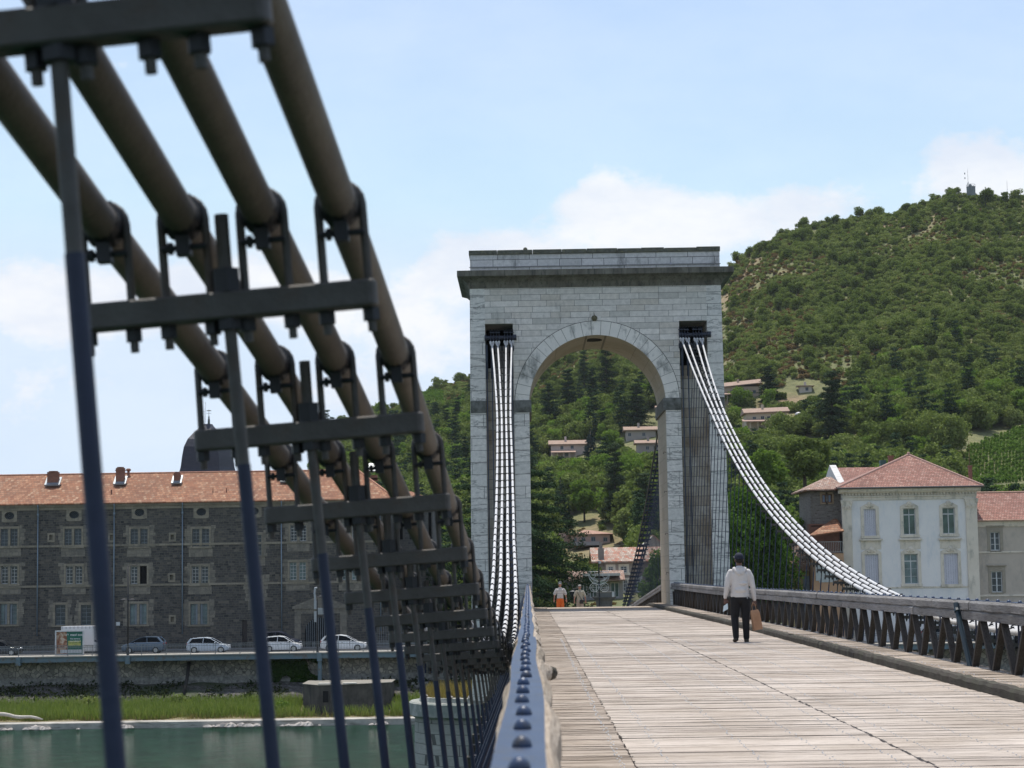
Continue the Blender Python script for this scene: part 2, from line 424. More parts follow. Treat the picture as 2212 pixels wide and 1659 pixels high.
# ---- railings
def railz_l(y):
    if y < 11.8: return 1.085-.004*(y-4)
    return 1.02-.06*min(1, (y-11.8)/20) - (.0 if y < 84 else .052*(y-84)) + (-.10*min(1, max(0, (y-45)/34)))*.5
def railz_r(y): return 0.955+.03*math.sin(y*.09)+(-.08*min(1, max(0, (y-45)/34))) - (0 if y < 84 else .052*(y-84))
def rail_timber(mb, yA, yB, xc, hw, zt, zb, wob, phase, jog=None):
    """wobbly hewn beam between two distances"""
    n = max(3, int((yB-yA)/.25)); vs = []; rows = 8
    for i in range(n+1):
        y = yA+(yB-yA)*i/n
        o = wob*(math.sin(y*1.9+phase)+.6*math.sin(y*4.7+phase*2)); w = 1+.10*math.sin(y*3.1+phase)
        z1 = zt(y); z0 = z1-zb; x = xc+o
        pr = [(-hw*.98*w, z0), (-hw*w, z0+.02), (-hw*w, z1-.028), (-hw*.72*w, z1), (hw*.72*w, z1), (hw*w, z1-.028), (hw*w, z0+.02), (hw*.98*w, z0)]
        vs += [(x+a+rnd(-.003, .003), y, b+rnd(-.003, .003)) for a, b in pr]
    fs = []
    for i in range(n):
        for j in range(rows): fs.append((i*rows+j, i*rows+(j+1) % rows, (i+1)*rows+(j+1) % rows, (i+1)*rows+j))
    fs += [tuple(range(rows)), tuple(n*rows+rows-1-j for j in range(rows))]
    mb.add(vs, fs)
def railing(side, y0, y1, zf, xc, label):
    sgn = 1 if side == 'r' else -1
    g = empty('timber_railing', (0, 0, 0), 0, parent=bridge); g['label'] = label
    g.location = (-CX, 0, 0)
    mt = m_rail if side == 'r' else m_railtop
    top = MB(); y = y0; k = 0
    bounds = []
    while y < y1:
        L = 2.24*rnd(.8, 1.25) if side == 'r' else 2.8*rnd(.8, 1.2)
        if side == 'l' and y < 11.8 < y+L: L = 11.8-y
        e = min(y+L, y1)
        rail_timber(top, y, e-.004, xc+rnd(-.004, .004), .076 if side == 'l' else .085, zf, .115, .0035 if side == 'l' else .005, rnd(0, 6)); bounds.append(e); y = e; k += 1
    top.build('top_rail', mt, g)
    low = MB(); y = y0
    while y < y1:
        e = min(y+3.36, y1)
        rail_timber(low, y, e-.004, xc, .075, lambda q: zf(q)-.120, .125, .002, rnd(0, 6)); y = e
    low.build('under_rail', m_rail, g)
    # rivetted flat iron strap on the rail
    st = MB(); y = y0; off = 0.045 if side == 'r' else -.012
    while y < y1:
        e = min(y+2.24, y1); n = 8
        vs = []
        for i in range(n+1):
            q = y+(e-y-.003)*i/n; x = xc+off+(.006*math.sin(q*1.3) if side == 'l' else 0); z = zf(q)+.002
            hw = .052 if side == 'l' else .03
            vs += [(x-hw, q, z), (x-hw, q, z+.007+.004*(i == n)), (x+hw, q, z+.007+.004*(i == n)), (x+hw, q, z)]
        fs = [(i*4+j, i*4+(j+1) % 4, (i+1)*4+(j+1) % 4, (i+1)*4+j) for i in range(n) for j in range(4)]+[(0, 1, 2, 3), (n*4+3, n*4+2, n*4+1, n*4)]
        st.add(vs, fs); y = e
    s_ = st.build('iron_strap', m_blue, g)
    bo = MB(); y = y0+.2; nb_ = 0
    while y < min(y1, 84):
        x = xc+off+(rnd(-.006, .006)); z = zf(y)+.009
        bo.lathe(([(.021, 0), (.021, .006), (.018, .014), (.011, .021), (.003, .024)] if side == 'l' else [(.026, 0), (.026, .006), (.022, .016), (.013, .024), (.003, .027)]), (x, y, z), 12)
        y += .48 if side == 'l' else .56; nb_ += 1
        if nb_ <= (55 if side == 'l' else 45) and y0 < 50: bo.build('bolt_head', m_blue, g, smooth=True); bo = MB()
    if bo.v: bo.build('far_bolt_heads', m_blue, g, smooth=True)['kind'] = 'stuff'
    # zig-zag timber braces, one V of legs per panel
    tri = MB(); iron = MB(); y = y0+.3; n = 0
    bz = lambda q: deckz(q)+(.125 if side == 'r' else 0.0)
    while y < y1-1.2:
        if y < 84 or side == 'r':
            p = 1.12; za = zf(y)-.245; zb_ = bz(y)-.03
            for (ya, yb, xo, cw) in ((y, y+p*.46, -.012, .036), (y, y-p*.46, .012, .036)):
                xi, xo2 = xc-.045+xo*.2, xc+.040+xo*.2
                w = .033
                vs = [(xi, ya-w, za), (xi, ya+w, za), (xo2, ya+w, za), (xo2, ya-w, za), (xi, yb-w, zb_), (xi, yb+w, zb_), (xo2, yb+w, zb_), (xo2, yb-w, zb_)]
                if yb < ya: vs = [(v[0]+.004, v[1], v[2]) for v in vs]
                far = side == 'l' or y > 46 or y0 > 50
                (tri if far else (one := MB())).add(vs, [(0, 1, 2, 3), (7, 6, 5, 4), (0, 4, 5, 1), (1, 5, 6, 2), (2, 6, 7, 3), (3, 7, 4, 0)])
                if not far: one.build('brace', m_post, g)
            iron.cyl((xc+.04*sgn, y+.56, zf(y)-.25), (xc+.04*sgn, y+.56, bz(y)-.25), .012, n=6)
            iron.box(xc-.08, xc+.08, y-.10, y+.10, za-.002, za+.012)
            if n % 3 == 0:
                iron.box(xc+.10*sgn-.02, xc+.10*sgn+.02, y+.50, y+.62, bz(y)+.28, bz(y)+.34)
                iron.box(xc+.10*sgn-.02, xc+.10*sgn+.02, y+.50, y+.62, bz(y)+.52, bz(y)+.58)
        if side == 'r' and y < 46 and y0 < 50: iron.build('iron_tie', m_navy, g); iron = MB()
        y += 1.12; n += 1
    tri.build('far_braces', m_post, g)['kind'] = 'stuff'
    iron.build('far_iron_ties', m_navy, g)['kind'] = 'stuff'
    return g
def merged_railing(*a): return railing(*a)
rl = railing('l', 3.4, 84.5, railz_l, -.005, 'left railing capped with a glossy blue riveted strap over bleached timber')
rr = railing('r', 6.0, 84.5, railz_r, 5.86, 'right railing of grey weathered beams over dark zigzag timber braces')
rb = railing('r', 84.5, 113, lambda y: .87-.052*(y-84)-.012*max(0, y-92)*.0, 5.86, 'far railing ramping down beyond the stone arch')
# swollen joint ends of the left timber
mb = MB()
for (yy, dx, s) in ((8.75, .062, .55),):
    z = railz_l(yy)
    mb.tube([(.03, yy-.45, z-.06), (.055, yy-.2, z-.055), (dx, yy-.03, z-.05), (dx+.035*s, yy+.06, z-.055), (dx+.04*s, yy+.10, z-.06)], [.03, .045, .055*s+.005, .045*s, .018], 10)
bo = mb.build('rail_joint_end', m_railtop, rl, smooth=True)
mb = MB()
for (yy, z) in ((8.9, .04),):
    mb.tube([(.082, yy-.08, railz_l(yy)-.06), (.096, yy-.01, railz_l(yy)-.07), (.094, yy+.05, railz_l(yy)-.09)], [.025, .033, .018], 8)
mb.build('charred_joint', m_kerb, rl, smooth=True)
# outer fittings below the left rail: stay rods, washers and pins at each floor beam
mb = MB(); y = 4.0
i = 0
while y < 80:
    if 4.0 < y < 40: bb(mb, 'beam_end_fitting', m_navy); mb = MB()
    z = deckz(y)
    if i % 2 == 0: mb.cyl((-.07, y, railz_l(y)-.12), (-.52, y, z-.22), .013, n=6)
    for dz in (.05, -.12):
        mb.cyl((-.10, y+.1, z+dz), (-.46, y+.1, z+dz-.015), .010, n=6)
        mb.cyl((-.11, y+.1, z+dz), (-.135, y+.1, z+dz), .028, n=8)
    for dz in (.55, .25):
        mb.cyl((-.085, y+.3, z+dz), (-.12, y+.3, z+dz), .055, n=12)
    mb.cyl((-.36, y, z-.05), (-.36, y, z-.42), .03, n=8)
    y += 1.12; i += 1
bb(mb, 'far_beam_fittings', m_navy)['kind'] = 'stuff'
mb = MB(); mb.cyl((5.74, 26.35, .98-.04), (5.80, 25.85, .06), .035, n=10); mb.cyl((5.742, 26.3, .86), (5.742, 26.27, .83), .042, n=8)
bb(mb, 'leaning_tube', plain('teal_tube', (.008, .026, .038), .5))

# ---- suspension cables
ZL, DL, CC = .59, 24.7, .0035
def cz(y): return ZL+CC*(y-DL)**2+.058*math.exp(-max(0, y-2.2)/.5)-.012*math.exp(-((y-3.6)/.8)**2)
def coff(y):
    h = cz(y)-ZL
    return 3.36+.08*min(h, 1.6)+.043*max(0, h-1.6)+.05*math.exp(-max(0, y-2.5)/1.6)*(y < 20)+.018*math.exp(-max(0, y-2.5)/.5)*(y < 8)
def frame(y, sgn):
    """centre of the cable group and its outward tilt"""
    z = cz(y); o = coff(y); t = math.atan2(o-3.335, max(.8, z+.2))*(1 if z < 4 else .6)
    return Vector((CX+sgn*o, y, z)), sgn*t
def cable_pt(y, sgn, k):
    p, t = frame(y, sgn); s = (k-1.5)*.150
    if y > 66:
        q = min(1, (y-66)/12.3)**1.5; s = s*(1-q)+q*(-.40, -.17, .17, .40)[k]
    return Vector((p.x+s*math.cos(t), y, p.z-s*math.sin(t)))
for sgn in (-1, 1):
    ys = [0.2+.55*i for i in range(int(78.1/.55)+1)]+[78.55]
    for k in range(4):
        pts = [cable_pt(y, sgn, k) for y in ys]
        if sgn < 0:
            # near stretch coloured brown for its shade, the rest white for sunlight on it
            i0 = next(i for i, y in enumerate(ys) if y > 12.0)
            mb = MB(); mb.tube(pts[:i0+1], .0345, 14); mb.cm = 1; mb.tube(pts[i0:], .036, 8)
            o = bb(mb, 'suspension_cable', [m_cable, m_white], smooth=True)
        else:
            i0 = 0
            mb = MB(); mb.tube(pts[i0:], .036, 8); o = bb(mb, 'suspension_cable', m_white, smooth=True)
# ---- hanger assemblies
def saddle(nseg):
    """crossbar with four U bolts in local axes: x across, z up the hanger, origin on cable centre line"""
    H = .175; bar = MB()
    hw = .2835; hh = .0255; ht = .026
    n = 5 if nseg > 6 else 2
    prof = []
    for i in range(n+1): a = -math.pi/2+math.pi*i/n; prof.append((hw-.012+.012*math.cos(a), ht*math.sin(a)))
    poly = prof+[(-x, y) for x, y in reversed(prof)]
    bar.prism(poly, -H-hh, -H+hh, 'z')
    ub = MB(); nt_ = MB()
    for k in range(4):
        x = (k-1.5)*.150; r = .042
        pts = [(x-r, .012, -H-.07), (x-r, .012, -.0)]
        for i in range(1, nseg): a = math.pi-math.pi*i/nseg; pts.append((x+r*math.cos(a), .012, r*math.sin(a)+.0))
        pts += [(x+r, .012, 0), (x+r, .012, -H-.07)]
        ub.tube(pts, .0085, 8 if nseg > 6 else 5)
        for s in (-1, 1):
            nt_.cyl((x+s*r, .012, -H-hh-.024), (x+s*r, .012, -H-hh), .0165, n=6)
        if nseg > 6:    # split collar clamped on the cable with its bolt below
            nt_.cyl((x, -.024, .01), (x, .024, -.01), .0375, n=14)
            nt_.box(x-.013, x+.013, -.016, .016, -.072, -.034)
            nt_.cyl((x-.042, 0, -.056), (x+.042, 0, -.056), .006, n=6)
            nt_.cyl((x-.030, 0, -.056), (x-.020, 0, -.056), .012, n=6)
            nt_.box(x-.022, x+.022, -.016, .016, .033, .043)
        else:
            nt_.cyl((x, -.022, .004), (x, .022, -.004), .045, n=8)
            nt_.box(x-.02, x+.02, -.02, .02, .04, .058)
    nt_.cyl((0, 0, -H+hh), (0, 0, -H+hh+.045), .027, n=6)
    nt_.cyl((0, 0, -H-hh-.02), (0, 0, -H-hh), .024, n=6)
    ub.cyl((0, 0, -H+hh), (0, 0, -H+hh+.15), .0135, n=8)
    return bar, ub, nt_
fine = [b.build('crossbar', m_iron) for b in (saddle(9)[0],)]+[saddle(9)[1].build('u_bolts', m_iron), saddle(9)[2].build('clamp_fittings', m_dark)]
crs = [saddle(4)[0].build('crossbar', m_iron), saddle(4)[1].build('u_bolts', m_dark), saddle(4)[2].build('clamp_fittings', m_dark)]
fine[0].modifiers.new('b', 'BEVEL').width = .004
nparts = 0
S = 1.14
stuffmb = MB()
def hanger_rod(mb, top, foot, fineq):
    n = 10 if fineq else 5
    top, foot = Vector(top), Vector(foot)
    L = (top-foot).length; br = top.lerp(foot, min(.6, .30/L))
    mb.cm = 0; mb.cm = 0; mb.cyl(top, br, .0118, .0118, n, False); mb.cm = 1; mb.cyl(br, foot, .0132, .0132, n, False)
for sgn in (-1, 1):
    y = 3.63-S if sgn < 0 else 3.63+S*2
    while y < 78:
        fineq = sgn < 0 and y < 16
        src = fine if fineq else crs
        p, t = frame(y, sgn)
        ang = -math.atan(2*CC*(y-DL))*0
        footz = deckz(y)-.35; foot = Vector((CX+sgn*(3.25+.08*math.exp(-max(0, y-2.49))), y, footz))
        mrot = Matrix.Rotation(t, 3, 'Y')
        bc = p+mrot @ Vector((0, 0, -.175))
        if nparts < 98 and (sgn < 0 or 19 < y < 78) and not (sgn < 0 and y > 52):
            b_ = src[0].copy(); C.objects.link(b_); b_.parent = bridge; b_.location = p-Vector((CX, 0, 0)); b_.rotation_euler = (0, t, 0)
            for q in (1, 2):
                c_ = src[q].copy(); C.objects.link(c_); c_.parent = b_
            mb = MB(); inv = mrot.inverted()
            hanger_rod(mb, inv @ (bc-p), inv @ (foot-p), fineq)
            mb.build('hanger_rod', [m_iron, m_navy], b_, smooth=True)
            nparts += 1
        else:
            mm = Matrix.Translation(p) @ Matrix.Rotation(t, 4, 'Y')
            stuffmb.cm = 0; stuffmb.box(-.28, .28, -.02, .02, -.20, -.15, mm)
            for k in range(4): stuffmb.box((k-1.5)*.15-.05, (k-1.5)*.15+.05, -.01, .01, -.16, .055, mm)
            hanger_rod(stuffmb, bc, foot, False)
        y += S
for o in fine+crs: bpy.data.objects.remove(o)
o = bb(stuffmb, 'far_hangers', [m_iron, m_navy]); o['kind'] = 'stuff'
# ---- backstays beyond the arch, down to the far anchorage
def bsz(y): t = (y-84.6)/(131-84.6); return 11.1-12.1*t-1.6*math.sin(math.pi*t)*.6
for sgn in (-1, 1):
    for k in range(4):
        pts = []
        for i in range(24):
            y = 84.6+(131-84.6)*i/23; t = i/23; s = (-.42, -.18, .18, .42)[k]*(1-t*.6)
            pts.append((CX+sgn*(3.9-.35*t)+s, y, bsz(y)))
        mb = MB(); mb.tube(pts, .04, 6); bb(mb, 'backstay_cable', m_dark, smooth=True)
    mb = MB(); y = 85.6
    while y < 130:
        t = (y-84.6)/46.4; x = CX+sgn*(3.9-.35*t); z = bsz(y)
        mb.box(x-.34, x+.34, y-.03, y+.03, z-.24, z-.18)
        mb.box(x-.30, x+.30, y-.03, y+.03, z-.05, z+.06)
        mb.cyl((x, y, z-.2), (CX+sgn*3.3, y, min(z-.3, deckz(y)-.35)), .016, n=5)
        y += S
    o = bb(mb, 'backstay_hangers', m_navy); o['kind'] = 'stuff'
# ---- approach beyond the tower
mb = MB()
mb.prism([(79.14, -.11), (84.2, -.11), (128, deckz(128)), (128, deckz(128)-.8), (79.14, -.8)], .02, 5.95, 'x')
bb(mb, 'approach_deck', m_foot)
# ================================================================== STONE TOWER
random.seed(11)
m_ash = brickmat('grey_limestone_ashlar', [(0.526,0.503,0.456), (0.702,0.667,0.608), (0.632,0.597,0.550), (0.760,0.714,0.655), (0.573,0.526,0.456), (0.679,0.643,0.597)], (.13,.125,.115),
                 1.15, .245, .008, stain=((.20,.205,.185), .9, (1, 1, .35), .58), stain2=((.13,.13,.115), .6, (3, 3, .5), .62), varscale=1.0)
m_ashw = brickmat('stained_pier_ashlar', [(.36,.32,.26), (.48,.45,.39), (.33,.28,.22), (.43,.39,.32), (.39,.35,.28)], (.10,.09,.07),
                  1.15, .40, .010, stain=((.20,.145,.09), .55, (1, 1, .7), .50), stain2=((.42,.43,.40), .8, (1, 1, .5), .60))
m_soff = brickmat('bounce_warmed_limestone', [(.42,.36,.27), (.48,.42,.33), (.45,.39,.30)], (.22,.19,.15), 1.4, .5, .006, stain=((.30,.22,.14), .8, (1, 1, .3), .55), bump=.25)  # warm tint stands for light bounced up under the arch
m_quoin = brickmat('pale_limestone_quoins', [(0.632,0.614,0.567), (0.737,0.702,0.649), (0.679,0.655,0.608), (0.772,0.737,0.679)], (.12,.12,.11), 2.4, .49, .010, crack=.5, stain=((.20,.21,.19), 1.3, (1, 1, 4), .60), stain2=((.12,.12,.10), .5, (1, 1, 1), .68))
m_corn = plain('mossy_cornice', (.205,.19,.155), .9, 0, (.09,.082,.065), 2.2, .5, 18, (1, 1, .5), stain=((.06,.06,.05), 3.0, (3, 3, .3)))
m_cop = plain('mossy_coping', (.15,.15,.125), .95, 0, (.07,.07,.055), 5, .7, 25, stain=((.19,.18,.11), 8))
m_para = brickmat('parapet_stone', [(0.491,0.480,0.468), (0.632,0.608,0.597), (0.550,0.538,0.526), (0.679,0.655,0.632)], (.10,.10,.10), 1.3, .29, .012, stain=((.11,.11,.11), 1.1, (1, 1, .4), .54), stain2=((.22,.18,.12), 3.5, (1, 1, 1), .62))
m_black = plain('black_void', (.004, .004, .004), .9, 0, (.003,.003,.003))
tower = empty('stone_gateway_tower', (CX, TY0, 0), 0, 'tall pale limestone bridge gateway with round arch, dark cornice and cable slots', 'gateway')
def tb(mb, name, mats, **k):
    par = k.pop('parent', tower)
    o = mb.build(name, mats, par, **k)
    if par is tower: o.location = (-CX, -TY0, 0)
    return o
def ts_(mb, name, mats):
    for o in split_build(mb, name, mats, tower): o.location = (-CX, -TY0, 0)
XL, XR = -2.205, 8.085; AL, AR = .16, 5.72; RA = 2.78; ZS = 8.25
SL = [(-1.60, -.46), (6.34, 7.48)]      # cable recesses
Z0, ZT = -3.7, 13.05
def batter(mb):
    mb.v = [((x+(CX-x)/abs(CX-x)*(-1)*(13-z)*.007 if abs(x-CX) > 5 else x), y, z) for x, y, z in mb.v]; return mb
# corner quoin strips and jamb strips
mb = MB()
mb.box(XL, SL[0][0], TY0, TY1, Z0, ZT); mb.box(SL[1][1], XR, TY0, TY1, Z0, ZT)
ts_(batter(mb), 'quoin_wall', m_quoin)
mb = MB()
mb.box(SL[0][1], AL, TY0, TY1-.003, Z0, 7.9); mb.box(AR, SL[1][0], TY0, TY1-.003, Z0, 7.9)
ts_(mb, 'jamb_wall', m_quoin)
# recess backs
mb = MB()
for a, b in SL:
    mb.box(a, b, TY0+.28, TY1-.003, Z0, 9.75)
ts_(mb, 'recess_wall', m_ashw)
# spandrel and attic wall
mb = MB()
mb.cm = 0
for a, b in SL: mb.box(a, b, TY0, TY1-.003, 11.56, ZT); 
mb.box(SL[0][1], AL, TY0, TY1-.003, 8.4, ZT); mb.box(AR, SL[1][0], TY0, TY1-.003, 8.4, ZT)
n = 40
for i in range(n):
    a0, a1 = math.pi-math.pi*i/n, math.pi-math.pi*(i+1)/n
    p0 = (CX+RA*math.cos(a0), ZS+RA*math.sin(a0)); p1 = (CX+RA*math.cos(a1), ZS+RA*math.sin(a1))
    mb.cm = 0
    for Y, fl in ((TY0, 0), (TY1-.003, 1)):
        q = [(p0[0], Y, p0[1]), (p1[0], Y, p1[1]), (p1[0], Y, ZT), (p0[0], Y, ZT)]
        mb.add(q if not fl else q[::-1], [(0, 1, 2, 3)])
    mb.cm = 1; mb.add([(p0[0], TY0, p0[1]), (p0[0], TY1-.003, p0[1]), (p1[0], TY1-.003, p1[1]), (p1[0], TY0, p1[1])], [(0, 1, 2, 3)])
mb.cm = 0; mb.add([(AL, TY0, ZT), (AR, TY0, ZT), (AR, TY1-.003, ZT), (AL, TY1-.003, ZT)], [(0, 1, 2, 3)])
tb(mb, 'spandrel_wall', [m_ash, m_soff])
mb = MB()       # thin skins on the jambs, warm bounce light put into their colour
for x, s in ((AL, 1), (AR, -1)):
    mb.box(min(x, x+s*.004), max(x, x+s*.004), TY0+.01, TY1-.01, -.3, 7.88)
ts_(mb, 'bounce_warmed_jamb', m_soff)
# impost band
mb = MB()
for a, b in ((XL-.02, SL[0][0]), (SL[0][1], AL+.09), (AR-.09, SL[1][0]), (SL[1][1], XR+.02)):
    mb.prism([(TY0-.02, 7.9), (TY1+.02, 7.9), (TY1+.06, 8.1), (TY1+.06, 8.4), (TY0-.05, 8.4), (TY0-.05, 8.1)], a, b, 'x')
ts_(mb, 'impost_band', plain('blackened_impost', (.20,.205,.19), .9, 0, (.05,.05,.042), 3, .4, 20))
# voussoirs
mb = MB(); nv = 25; RO = 3.36
for i in range(nv):
    g = .0026; a0 = math.pi*i/nv+g; a1 = math.pi*(i+1)/nv-g
    ro = RO if i != nv//2 else 3.55
    pts = [(RA+.001, a0), (ro, a0), (ro, (a0+a1)/2), (ro, a1), (RA+.001, a1), (RA+.001, (a0+a1)/2)]
    mb.prism([(CX+r*math.cos(a), ZS+.15*0+r*math.sin(a)) for r, a in pts][::-1], TY0-.012, TY0+.01, 'y')
tb(mb, 'voussoir_ring', plain('voussoir_stone', (0.796,0.755,0.690), .85, 0, (0.679,0.649,0.597), 1.2, .4, 30, stain=((.21,.215,.20), 1.8, (1, 1, .5))))
mb = MB()
for i in range(nv+1):
    a = math.pi*i/nv; mb.cyl((CX+RA*math.cos(a), TY0-.008, ZS+RA*math.sin(a)), (CX+RO*math.cos(a), TY0-.008, ZS+RO*math.sin(a)), .008, n=4)
pts = [(CX+(RO+.004)*math.cos(math.pi*i/50), TY0-.004, ZS+(RO+.004)*math.sin(math.pi*i/50)) for i in range(51)]
mb.tube(pts, .014, 4)
tb(mb, 'voussoir_joints', plain('dark_joint', (.07,.07,.06), .9))
# cornice: cavetto profile running round
mb = MB()
prof = [(0, 13.02), (.04, 13.03), (.06, 13.12), (.13, 13.25), (.27, 13.38), (.42, 13.44), (.50, 13.47), (.50, 13.70), (.02, 13.78)]
ring = [(XL, TY0), (XR, TY0), (XR, TY1), (XL, TY1)]
vs = []
for o_, z in prof:
    for (x, y), (sx, sy) in zip(ring, ((-1, -1), (1, -1), (1, 1), (-1, 1))): vs.append((x+sx*o_, y+sy*o_, z))
fs = [(i*4+j, i*4+(j+1) % 4, (i+1)*4+(j+1) % 4, (i+1)*4+j) for i in range(len(prof)-1) for j in range(4)]
fs += [(3, 2, 1, 0), tuple((len(prof)-1)*4+j for j in range(4))]
mb.add(vs, fs); 
for i in range(9):
    x = XL-.4+i*1.33; mb.box(x, x+.012, TY0-.503, TY0-.49, 13.47, 13.70)
tb(mb, 'cornice', m_corn)
mb = MB(); mb.box(XL+.03, XR-.02, TY0+.04, TY1-.04, 13.70, 14.42); tb(mb, 'parapet', m_para)
mb = MB(); x = XL-.02
while x < XR:
    L = min(rnd(.9, 1.5), XR+.02-x); q = rnd(-.012, .02)
    mb.box(x, x+L-.012, TY0-.02, TY1+.02, 14.42, 14.60+q); x += L
mb.ball((.1, TY0+.3, 14.66), .10, .1, .10, 8)
tb(mb, 'coping', m_cop, bevel=.02)
mb = MB(); mb.cyl((XL-.01, TY0+.0, 13.90), (XR+.01, TY0+.0, 13.90), .018, n=6)
for i in range(8): mb.box(XL+.6+i*1.3, XL+.63+i*1.3, TY0-.01, TY0+.05, 13.86, 13.94)
mb.cyl((6.05, TY0-.05, 13.88), (6.05, TY0-.05, 13.98), .06, .02, 8)
tb(mb, 'conduit_pipe', plain('galvanised_pipe', (.35,.35,.36), .4, .6))
mb = MB(); c = (CX-.06, TY0-.05, 11.72)
mb.ball(c, .125, .11, .12, 10); mb.cyl((c[0], c[1]-.02, c[2]+.08), (c[0]-.02, c[1]-.02, c[2]+.24), .02, .008, 5); mb.box(c[0]-.1, c[0]+.12, TY0-.06, TY0, c[2]+.02, c[2]+.05)
tb(mb, 'lantern_boss', plain('mossy_bronze', (.16,.14,.08), .8, 0, (.08,.07,.04), 14))
mb = MB(); mb.lathe([(1, 0), (1, .015)], (0, 0, 0), 24, Matrix.Translation((CX-.1, (TY0+TY1)/2-.9, ZS+RA-.021)), .42, .55); tb(mb, 'soffit_opening', m_black)
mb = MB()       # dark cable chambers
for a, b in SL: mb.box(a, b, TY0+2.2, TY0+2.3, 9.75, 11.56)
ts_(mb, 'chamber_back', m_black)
# saddles: rollers, link plates and pin ends where cables enter
for sgn, (a, b) in zip((-1, 1), SL):
    g = MB(); xc = (a+b)/2; zz = 10.98
    g.cyl((a+.02, TY0+.05, zz), (b-.02+.08, TY0+.05, zz), .085, n=16)
    g.cyl((b+.0, TY0-.02, zz), (b+.14, TY0-.02, zz), .12, n=14); g.cyl((a-.02, TY0+.02, zz), (a+.05, TY0+.02, zz), .12, n=14)
    for k in range(4):
        x0 = cable_pt(78.5, sgn, k).x
        for s in (-.055, .055):
            x = x0+s
            pts = [(x, 78.55, 10.72), (x, 78.75, 10.86)]+[(x, TY0+.05-.13*math.cos(t), zz+.13*math.sin(t)) for t in (0, .5, 1, 1.5, 2.1)]+[(x, TY0+.4, 11.05), (x, TY0+1.5, 10.6)]
            g.tube(pts, .021, 6)
            g.cyl((x, TY0-.02, zz+.1), (x, TY0-.06, zz+.34), .012, n=5)
            g.cyl((x, TY0-.05, zz-.1), (x, TY0-.03, zz-.62), .014, n=5)
        g.box(x0-.10, x0+.10, TY0-.08, TY0-.04, zz+.19, zz+.225)
        g.box(x0-.09, x0+.09, TY0-.03, TY0+.02, zz-.55, zz-.35)
    s_ = tb(g, 'cable_saddle', plain('saddle_navy', (.030, .036, .055), .5))
    g = MB()
    for k in range(4):
        p = cable_pt(78.5, sgn, k)
        g.box(p.x-.10, p.x+.10, 78.46, 78.52, p.z-.035, p.z+.035)
        for s in (-.058, .058):
            g.ball((p.x+s, 78.44, p.z+.02), .05, .05, .055, 8)
            g.cyl((p.x+s, 78.42, p.z-.02), (p.x+s+.01, 78.25, p.z-.13), .022, n=6)
    g.build('anchor_nuts', m_white, s_, smooth=False)
    g = MB()
    for x in ((a+.06, a+.27, b-.05) if sgn < 0 else (a+.10, a+.33)):
        g.cyl((x, TY0-.03, -1.0), (x, TY0-.03, 9.9), .024, n=8)
        g.cyl((x, TY0+.05, 9.3), (x, TY0+.05, 10.7), .05, n=8)
        g.cyl((x, TY0+.1, -1.0), (x, TY0+.1, 9.9), .018, n=6)
    tb(g, 'tie_rod', plain('tie_rod_grey', (.045, .055, .075), .5), smooth=True)
# small hooks on the right jamb arris
g = MB()
for z in (1.3, 2.9, 4.6, 6.2): g.tube([(AR-.005, TY0+.3, z), (AR-.10, TY0+.3, z+.02), (AR-.12, TY0+.3, z-.06)], .012, 5)
ts_(g, 'jamb_hook', m_dark)
# river pier with rounded noses
g = MB(); npts = 20
def stad(r, z, ext=0):
    ps = []
    for i in range(npts+1): a = math.pi/2+math.pi*i/npts; ps.append((-2.1+r*math.cos(a), 81.5+r*math.sin(a), z))
    for i in range(npts+1): a = -math.pi/2+math.pi*i/npts; ps.append((8.0+r*math.cos(a), 81.5+r*math.sin(a), z))
    return ps
def loft(g, rings, cap=True):
    n = len(rings[0]); vs = [p for r in rings for p in r]
    fs = [(i*n+j, i*n+(j+1) % n, (i+1)*n+(j+1) % n, (i+1)*n+j) for i in range(len(rings)-1) for j in range(n)]
    if cap: fs += [tuple(range(n-1, -1, -1)), tuple((len(rings)-1)*n+j for j in range(n))]
    g.add(vs, fs)
loft(g, [stad(2.85, -12.5), stad(2.68, -4.45)])
tb(g, 'river_pier', brickmat('river_pier_stone', [(.24,.24,.21), (.33,.33,.29), (.29,.29,.26), (.37,.36,.32)], (.09,.09,.08), .9, .42, .014, stain=((.10,.095,.07), .9, (2, 2, .25), .55)))
g = MB(); loft(g, [stad(2.72, -4.45), stad(2.92, -4.35), stad(2.92, -3.86), stad(2.85, -3.80)]); loft(g, [stad(2.5, -3.8), stad(2.45, -3.62)])
tb(g, 'pier_cap', plain('pier_cap_stone', (.32,.32,.28), .85, 0, (.16,.19,.17), 2, .3, 20, stain=((.42,.41,.38), 2.0)))
